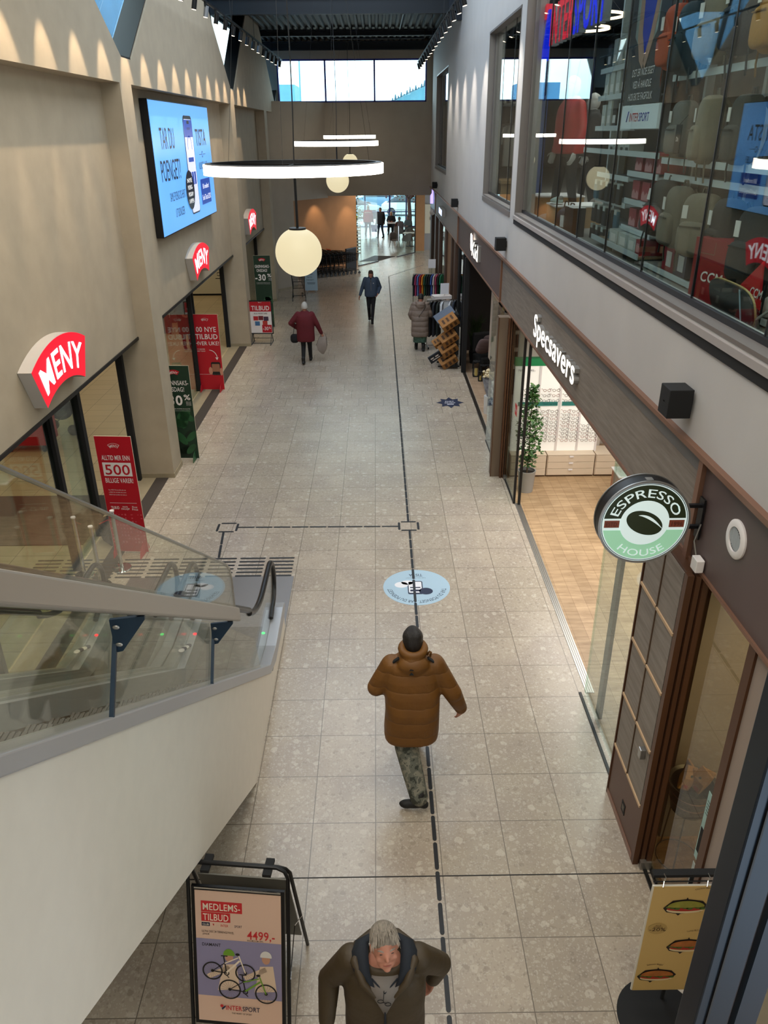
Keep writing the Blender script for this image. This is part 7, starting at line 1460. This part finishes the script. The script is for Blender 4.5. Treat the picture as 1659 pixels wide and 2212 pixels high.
# ---------------- shopping trolleys before the tan wall
m_trol = mat('trolley_black', '#0d0e0f', .45, .4); m_orng = mat('trolley_orange', '#d4552e', .4); m_wh = mat('trolley_wheel', '#4d4f50', .5)
def trolley(lab, loc, rz, handle=m_trol):
    t = thing('shopping_trolley', lab, 'shopping trolley', loc, rz, 'shopping trolleys'); mb = MB()     # faces +x
    B0 = [(-.42, -.20, .50), (.40, -.16, .62), (.40, .16, .62), (-.42, .20, .50)]; T0_ = [(-.46, -.26, .98), (.46, -.21, .90), (.46, .21, .90), (-.46, .26, .98)]
    for a in (B0, T0_):
        for k in range(4): mb.tube([a[k], a[(k + 1) % 4]], .011, 5)
    for k in range(4):
        for u in [i / 8 for i in range(9)]:
            p = Vector(B0[k]).lerp(Vector(B0[(k + 1) % 4]), u); q = Vector(T0_[k]).lerp(Vector(T0_[(k + 1) % 4]), u); mb.tube([p, q], .0045, 4)
        for v in (.25, .5, .75): mb.tube([Vector(B0[k]).lerp(Vector(T0_[k]), v), Vector(B0[(k + 1) % 4]).lerp(Vector(T0_[(k + 1) % 4]), v)], .0045, 4)
    for u in [i / 6 for i in range(7)]: mb.tube([Vector(B0[0]).lerp(Vector(B0[1]), u), Vector(B0[3]).lerp(Vector(B0[2]), u)], .0045, 4)
    mb.build('basket', m_trol, t); f = MB()
    for s in (-1, 1): f.tube([(-.55, s * .25, 1.04), (-.46, s * .25, .95), (-.40, s * .22, .5), (-.44, s * .25, .2), (-.40, s * .26, .12)], .014, 6); f.tube([(-.42, s * .25, .22), (.44, s * .18, .18), (.46, s * .18, .12)], .014, 6)
    f.tube([(-.42, -.25, .22), (-.42, .25, .22)], .012, 6); f.build('frame', m_trol, t, True); MB().tube([(-.55, -.25, 1.04), (-.55, .25, 1.04)], .02, 8).build('handle', handle, t)
    for x, y in ((-.40, -.26), (-.40, .26), (.46, -.18), (.46, .18)): MB().tube([(x, y - .016, .06), (x, y + .016, .06)], .06, 14).build('wheel', m_wh, t)
    return t
td = math.atan2(.55, 1.0)
tr0 = trolley('black shopping trolley at the near right end of the row by the tan wall', (-1.30, 37.35, 0), td + .02)
for k in range(1, 10):
    dup(tr0, (-1.30 - .21 * k * math.cos(td), 37.35 - .21 * k * math.sin(td), 0), td + .02, 'black shopping trolley nested in the row by the tan wall, %s from the right end' % ORD[k])
tr1 = dup(tr0, (-1.75, 38.05, 0), td, 'black shopping trolley with orange handle in the row behind'); 
for k in range(1, 6): dup(tr0, (-1.75 - .24 * k * math.cos(td), 38.05 - .24 * k * math.sin(td), 0), td, 'black shopping trolley in the rear row by the tan wall, %s from the right' % ORD[k])
o = [c for c in bpy.data.objects if c.parent == tr1 and c.name.startswith('handle')][0]; o.data = o.data.copy(); o.data.materials[0] = m_orng
q = dup(tr0, (-3.12, 31.35, 0), PI / 2 + .15, 'single black shopping trolley standing alone by the grey diagonal wall'); q.scale = (1, 1, 1)
t = thing('trolley_bay', 'black panel behind the shopping trolleys at the right end of the tan wall', 'panel', (-1.15, 38.3, 0), td + .5); MB().box(-.5, .35, 0, .05, .0, 1.02).build('panel', m_blk, t); MB().box(-.5, .35, -.02, .07, 1.02, 1.05).build('rail', m_black, t)
t = thing('standing_sign', 'pale blue standing poster beside the single trolley', 'poster', (-2.72, 32.9, 0), 0); MB().box(-.26, .26, 0, .03, .06, 1.5).build('board', m_stick, t)
for x in (-.18, .18): MB().box(x - .03, x + .03, -.15, .18, 0, .06).build('foot', m_fgrey, t)
T = Txt(); T.put('TAR DU', -.06, .82, .055, .22, .008).put('POENGET,', -.04, .71, .055, .28, .008).put('TAR DU', -.06, .60, .055, .22, .008).put('POENGET?', -.03, .49, .055, .3, .008); T.rect(0, .38, .34, .012).rect(0, .35, .34, .012).rect(0, .32, .3, .012).rect(0, 1.05, .2, .25); T.build('lettering', m_navy, t, off=.003); T = Txt(); T.rect(0, 1.05, .15, .2); T.build('phone_screen', m_pw, t, off=.005)
# ---------------- cafe beyond the glass doors
tag(MB().prism([(-.86, 41.2), (-.1, 43.2), (1.0, 42.9), (.1, 41.3)], .001, .012, 'z').build('entrance_mat', m_dmat), 'dark diamond-shaped entrance mat behind the far glass doors', 'mat')
m_ch = mat('chair_taupe', '#6b625c', .7); m_leg = mat('chair_leg', '#2e2a27', .5)
def chair(lab, loc, rz):
    t = thing('tub_chair', lab, 'chair', loc, rz, 'tub chairs in the cafe'); MB().box(-.23, .23, -.22, .22, .40, .47).build('seat', m_ch, t, bevel=.03); q = MB(); n = 14; vs = []; fs = []
    for k in range(n + 1):
        a = -PI * .05 + PI * 1.1 * k / n; h = .60 + .24 * math.sin(PI * k / n)
        for r_, z in ((.27, .42), (.29, h), (.25, h), (.23, .42)): vs.append((r_ * math.cos(a), r_ * math.sin(a), z))
    for k in range(n):
        for j in range(4): a = k * 4; fs.append((a + j, a + (j + 1) % 4, a + 4 + (j + 1) % 4, a + 4 + j))
    q.add(vs, fs); q.build('shell', m_ch, t, True)
    for x, y in ((-.18, -.18), (.18, -.18), (-.18, .18), (.18, .18)): MB().tube([(x, y, .42), (x * 1.35, y * 1.35, 0)], [.016, .011], 6).build('leg', m_leg, t)
    return t
c0 = chair('taupe tub chair nearest the open glass door', (1.05, 46.2, 0), .4)
for k, (x, y, rz, lab) in enumerate(((1.75, 46.0, -2.6, 'taupe tub chair left of the round white table'), (2.55, 47.4, -.5, 'taupe tub chair right of the round white table'), (2.0, 48.0, .2, 'taupe tub chair behind the round white table'), (1.35, 49.55, 2.6, 'tub chair under the seated person in rust brown'), (1.0, 53.3, .2, 'tub chair of the blonde seated person'))): dup(c0, (x, y, 0), rz, lab)
def table(lab, loc, m, r_=.42):
    t = thing('round_table', lab, 'table', loc, 0); MB().cyl((0, 0, .71), r_, .03, 28).build('top', m, t); MB().cyl((0, 0, .02), .03, .69, 10).build('stem', m_black, t); MB().cyl((0, 0, 0), .24, .02, 20).build('foot', m_black, t); return t
table('round white table with tub chairs behind the glass door', (1.95, 46.9, 0), m_pw); table('dark round table by the tree in the cafe', (2.2, 49.6, 0), m_blk); table('pale round table before the blonde seated person', (1.1, 52.5, 0), m_pw); table('small pale table far left in the cafe', (-1.3, 54, 0), m_pw)
t = thing('blossom_tree', 'artificial tree with pink blossom in the far cafe', 'tree', (2.1, 51.5, 0)); MB().tube([(0, 0, 0), (.02, 0, 1.2), (-.05, 0, 2.2), (.05, 0, 2.7)], [.16, .13, .11, .09], 12).build('trunk', mat('trunk_pink', '#7b5046', .8), t, True)
mb = MB(); r = random.Random(2)
for k in range(5): a = k * 1.3; mb.tube([(0, 0, 2.2), (.7 * math.cos(a), .7 * math.sin(a), 2.8), (1.3 * math.cos(a), 1.2 * math.sin(a), 3.0)], [.07, .04, .02], 6)
mb.build('branches', MATS['trunk_pink'], t, True); mb = MB(); leafy(mb, 900, lambda r: (r.gauss(0, .8), r.gauss(0, .6), min(3.3, r.gauss(2.85, .26))), .14, r); mb.build('blossom', [mat('blossom_pink', '#9a5560', .7), mat('blossom_rose', '#b87a80', .7)], t, fix=False)
t = thing('flowering_shrub', 'tall pale flowering branches with yellow blooms left of the cafe entrance', 'potted plant', (-1.2, 44.4, 0)); MB().cyl((0, 0, 0), .22, 1.15, 20).build('planter', m_blk, t); mb = MB(); leafy(mb, 420, lambda r: (r.gauss(0, .16), r.gauss(0, .2), r.uniform(1.2, 3.2)), .13, random.Random(9)); mb.build('foliage', [mat('foliage_grey', '#8a8f78', .7), mat('foliage_olive', '#4b5a38', .7)], t, fix=False); mb = MB(); leafy(mb, 70, lambda r: (.28 + r.gauss(0, .14), -.1 + r.gauss(0, .1), r.gauss(2.0, .14)), .12, random.Random(3)); mb.build('yellow_blooms', [mat('bloom_yellow', '#c3d21f', .6)] * 2, t, fix=False); MB().tube([(0, 0, 1.1), (.05, 0, 2.2), (-.05, 0, 3.0)], .02, 6).build('stem', MATS['bark'], t)
t = thing('slatted_rack', 'pale slatted ladder rack left of the cafe entrance', 'rack', (-.98, 42.5, 0)); mb = MB()
for k in range(9): mb.box(-.16, .16, -.03, .03, .2 + k * .16, .28 + k * .16)
mb.build('slats', m_ivory, t); MB().box(-.18, -.15, -.04, .04, 0, 1.65).build('side', m_ivory, t); MB().box(.15, .18, -.04, .04, 0, 1.65).build('side', m_ivory, t)
t = thing('counter', 'dark cafe counter left of the entrance', 'counter', (-1.6, 46.5, 0)); MB().box(-.5, .45, -1.2, 1.2, 0, 1.1).build('body', m_blk, t); MB().box(-.52, .47, -1.22, 1.22, 1.1, 1.13).build('top', m_black, t)
for k, (x, y, z) in enumerate(((-.7, 50, 2.75), (.9, 51, 2.7), (.2, 48, 2.9))):
    t = thing('globe_pendant', 'small glowing globe pendant in the cafe, ' + ('left', 'right', 'nearest')[k] + ' one', 'lamp', (x, y, z), 0, 'cafe globe pendants'); MB().ell((0, 0, 0), .16, .16, .16, 16, 10).build('globe', m_lens, t, True); MB().tube([(0, 0, .15), (0, 0, 3.52 - z)], .006, 5).build('cord', m_cable, t)
# outside: hill, trees, parked cars, mast, railing
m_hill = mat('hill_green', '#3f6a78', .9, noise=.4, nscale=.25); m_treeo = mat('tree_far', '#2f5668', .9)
mb = MB(); n = 40; vs = []; fs = []
for i in range(n + 1):
    x = -8 + i * 1.6; h = 10.1 + 3.0 * min(2, max(0, (x - 2) / 6.5)) ** .8 - (6 if x < 1 else 0)
    for y, z in ((150, -1), (150, h - .3), (153, h), (190, -1)): vs.append((x, y, z))
for i in range(n):
    for j in range(3): a = i * 4; fs.append((a + j, a + 4 + j, a + 5 + j, a + 1 + j))
mb.add(vs, fs); tag(mb.build('outside_hill', m_hill, None, True), 'wooded hillside outside beyond the right end of the high window band', 'hill')
for k in range(14):
    x = 2.6 + k * .5; z = 9.9 + 3.0 * max(0, (x - 2) / 6.5) ** .8; t = thing('tree', 'dark conifer on the hillside outside, %s from the left' % ORD[k], 'tree', (x, 151, z - .5), 0, 'conifers on the hillside'); h = .8 + .8 * ((k * 7) % 5) / 5; mb = MB()
    for j in range(5): mb.lathe([(.42 - .07 * j, h * (.15 + j * .16)), (.06, h * (.4 + j * .15))], n=9)
    mb.build('needles', m_treeo, t); MB().cyl((0, 0, -1), .1, h * .3 + 1, 6).build('trunk', m_treeo, t)
t = thing('light_mast', 'thin grey mast outside the left part of the high window band', 'mast', (-5.2, 60, -.05)); MB().tube([(0, 0, 0), (.15, 0, 11)], [.1, .05], 8).build('pole', m_out, t); MB().box(-.2, .5, -.1, .1, 10.9, 11.05).build('lamp_head', m_out, t)
tag(MB().box(-9, -6.0, 66, 70, -.1, 9.2).build('far_building', m_out), 'pale building edge outside behind the left pane of the high window', 'building')
m_carw = mat('car_glass', '#2c3a44', .1)
def car(lab, loc, rz, col):
    t = thing('car', lab, 'car', loc, rz, 'parked cars'); m = mat('car_' + col.strip('#'), col, .25, coat=.6)
    R_ = lambda x, z0, z1, w0, w1: [(x, -w0, z0), (x, w0, z0), (x, w0, (z0 + z1) / 2), (x, w1, z1), (x, -w1, z1), (x, -w0, (z0 + z1) / 2)]
    MB().rings([R_(-2.1, .4, .85, .75, .7), R_(-1.9, .3, 1.0, .88, .8), R_(-.9, .25, 1.02, .9, .82), R_(.8, .25, 1.0, .9, .82), R_(1.9, .28, .85, .88, .78), R_(2.1, .4, .7, .75, .7)]).build('bodywork', m, t, True); MB().rings([R_(-1.7, .95, 1.0, .78, .78), R_(-1.0, .98, 1.42, .78, .62), R_(.2, .98, 1.45, .78, .62), R_(1.0, .95, 1.0, .78, .75)]).build('cabin', m_carw, t, True)
    for x in (-1.3, 1.35):
        for y in (-.82, .82): MB().tube([(x, y - .1, .32), (x, y + .1, .32)], .32, 18).build('wheel', m_blk, t)
car('silver parked car outside the cafe windows, left', (-1.6, 64, -.05), .1, '#9aa8ae'); car('white parked car outside the cafe windows, middle', (2.6, 66, -.05), -.1, '#c9d2d6'); car('blue parked car outside, behind the others', (.6, 72, -.05), .0, '#5d7f98')
t = thing('railing', 'thin metal railing outside the cafe windows', 'railing', (0, 59, -.05)); mb = MB()
for k in range(40): mb.tube([(-6 + k * .3, 0, 0), (-6 + k * .3, 0, 1.0)], .012, 5)
mb.tube([(-6, 0, 1.0), (6, 0, 1.0)], .02, 6); mb.build('bars', m_fgrey, t)
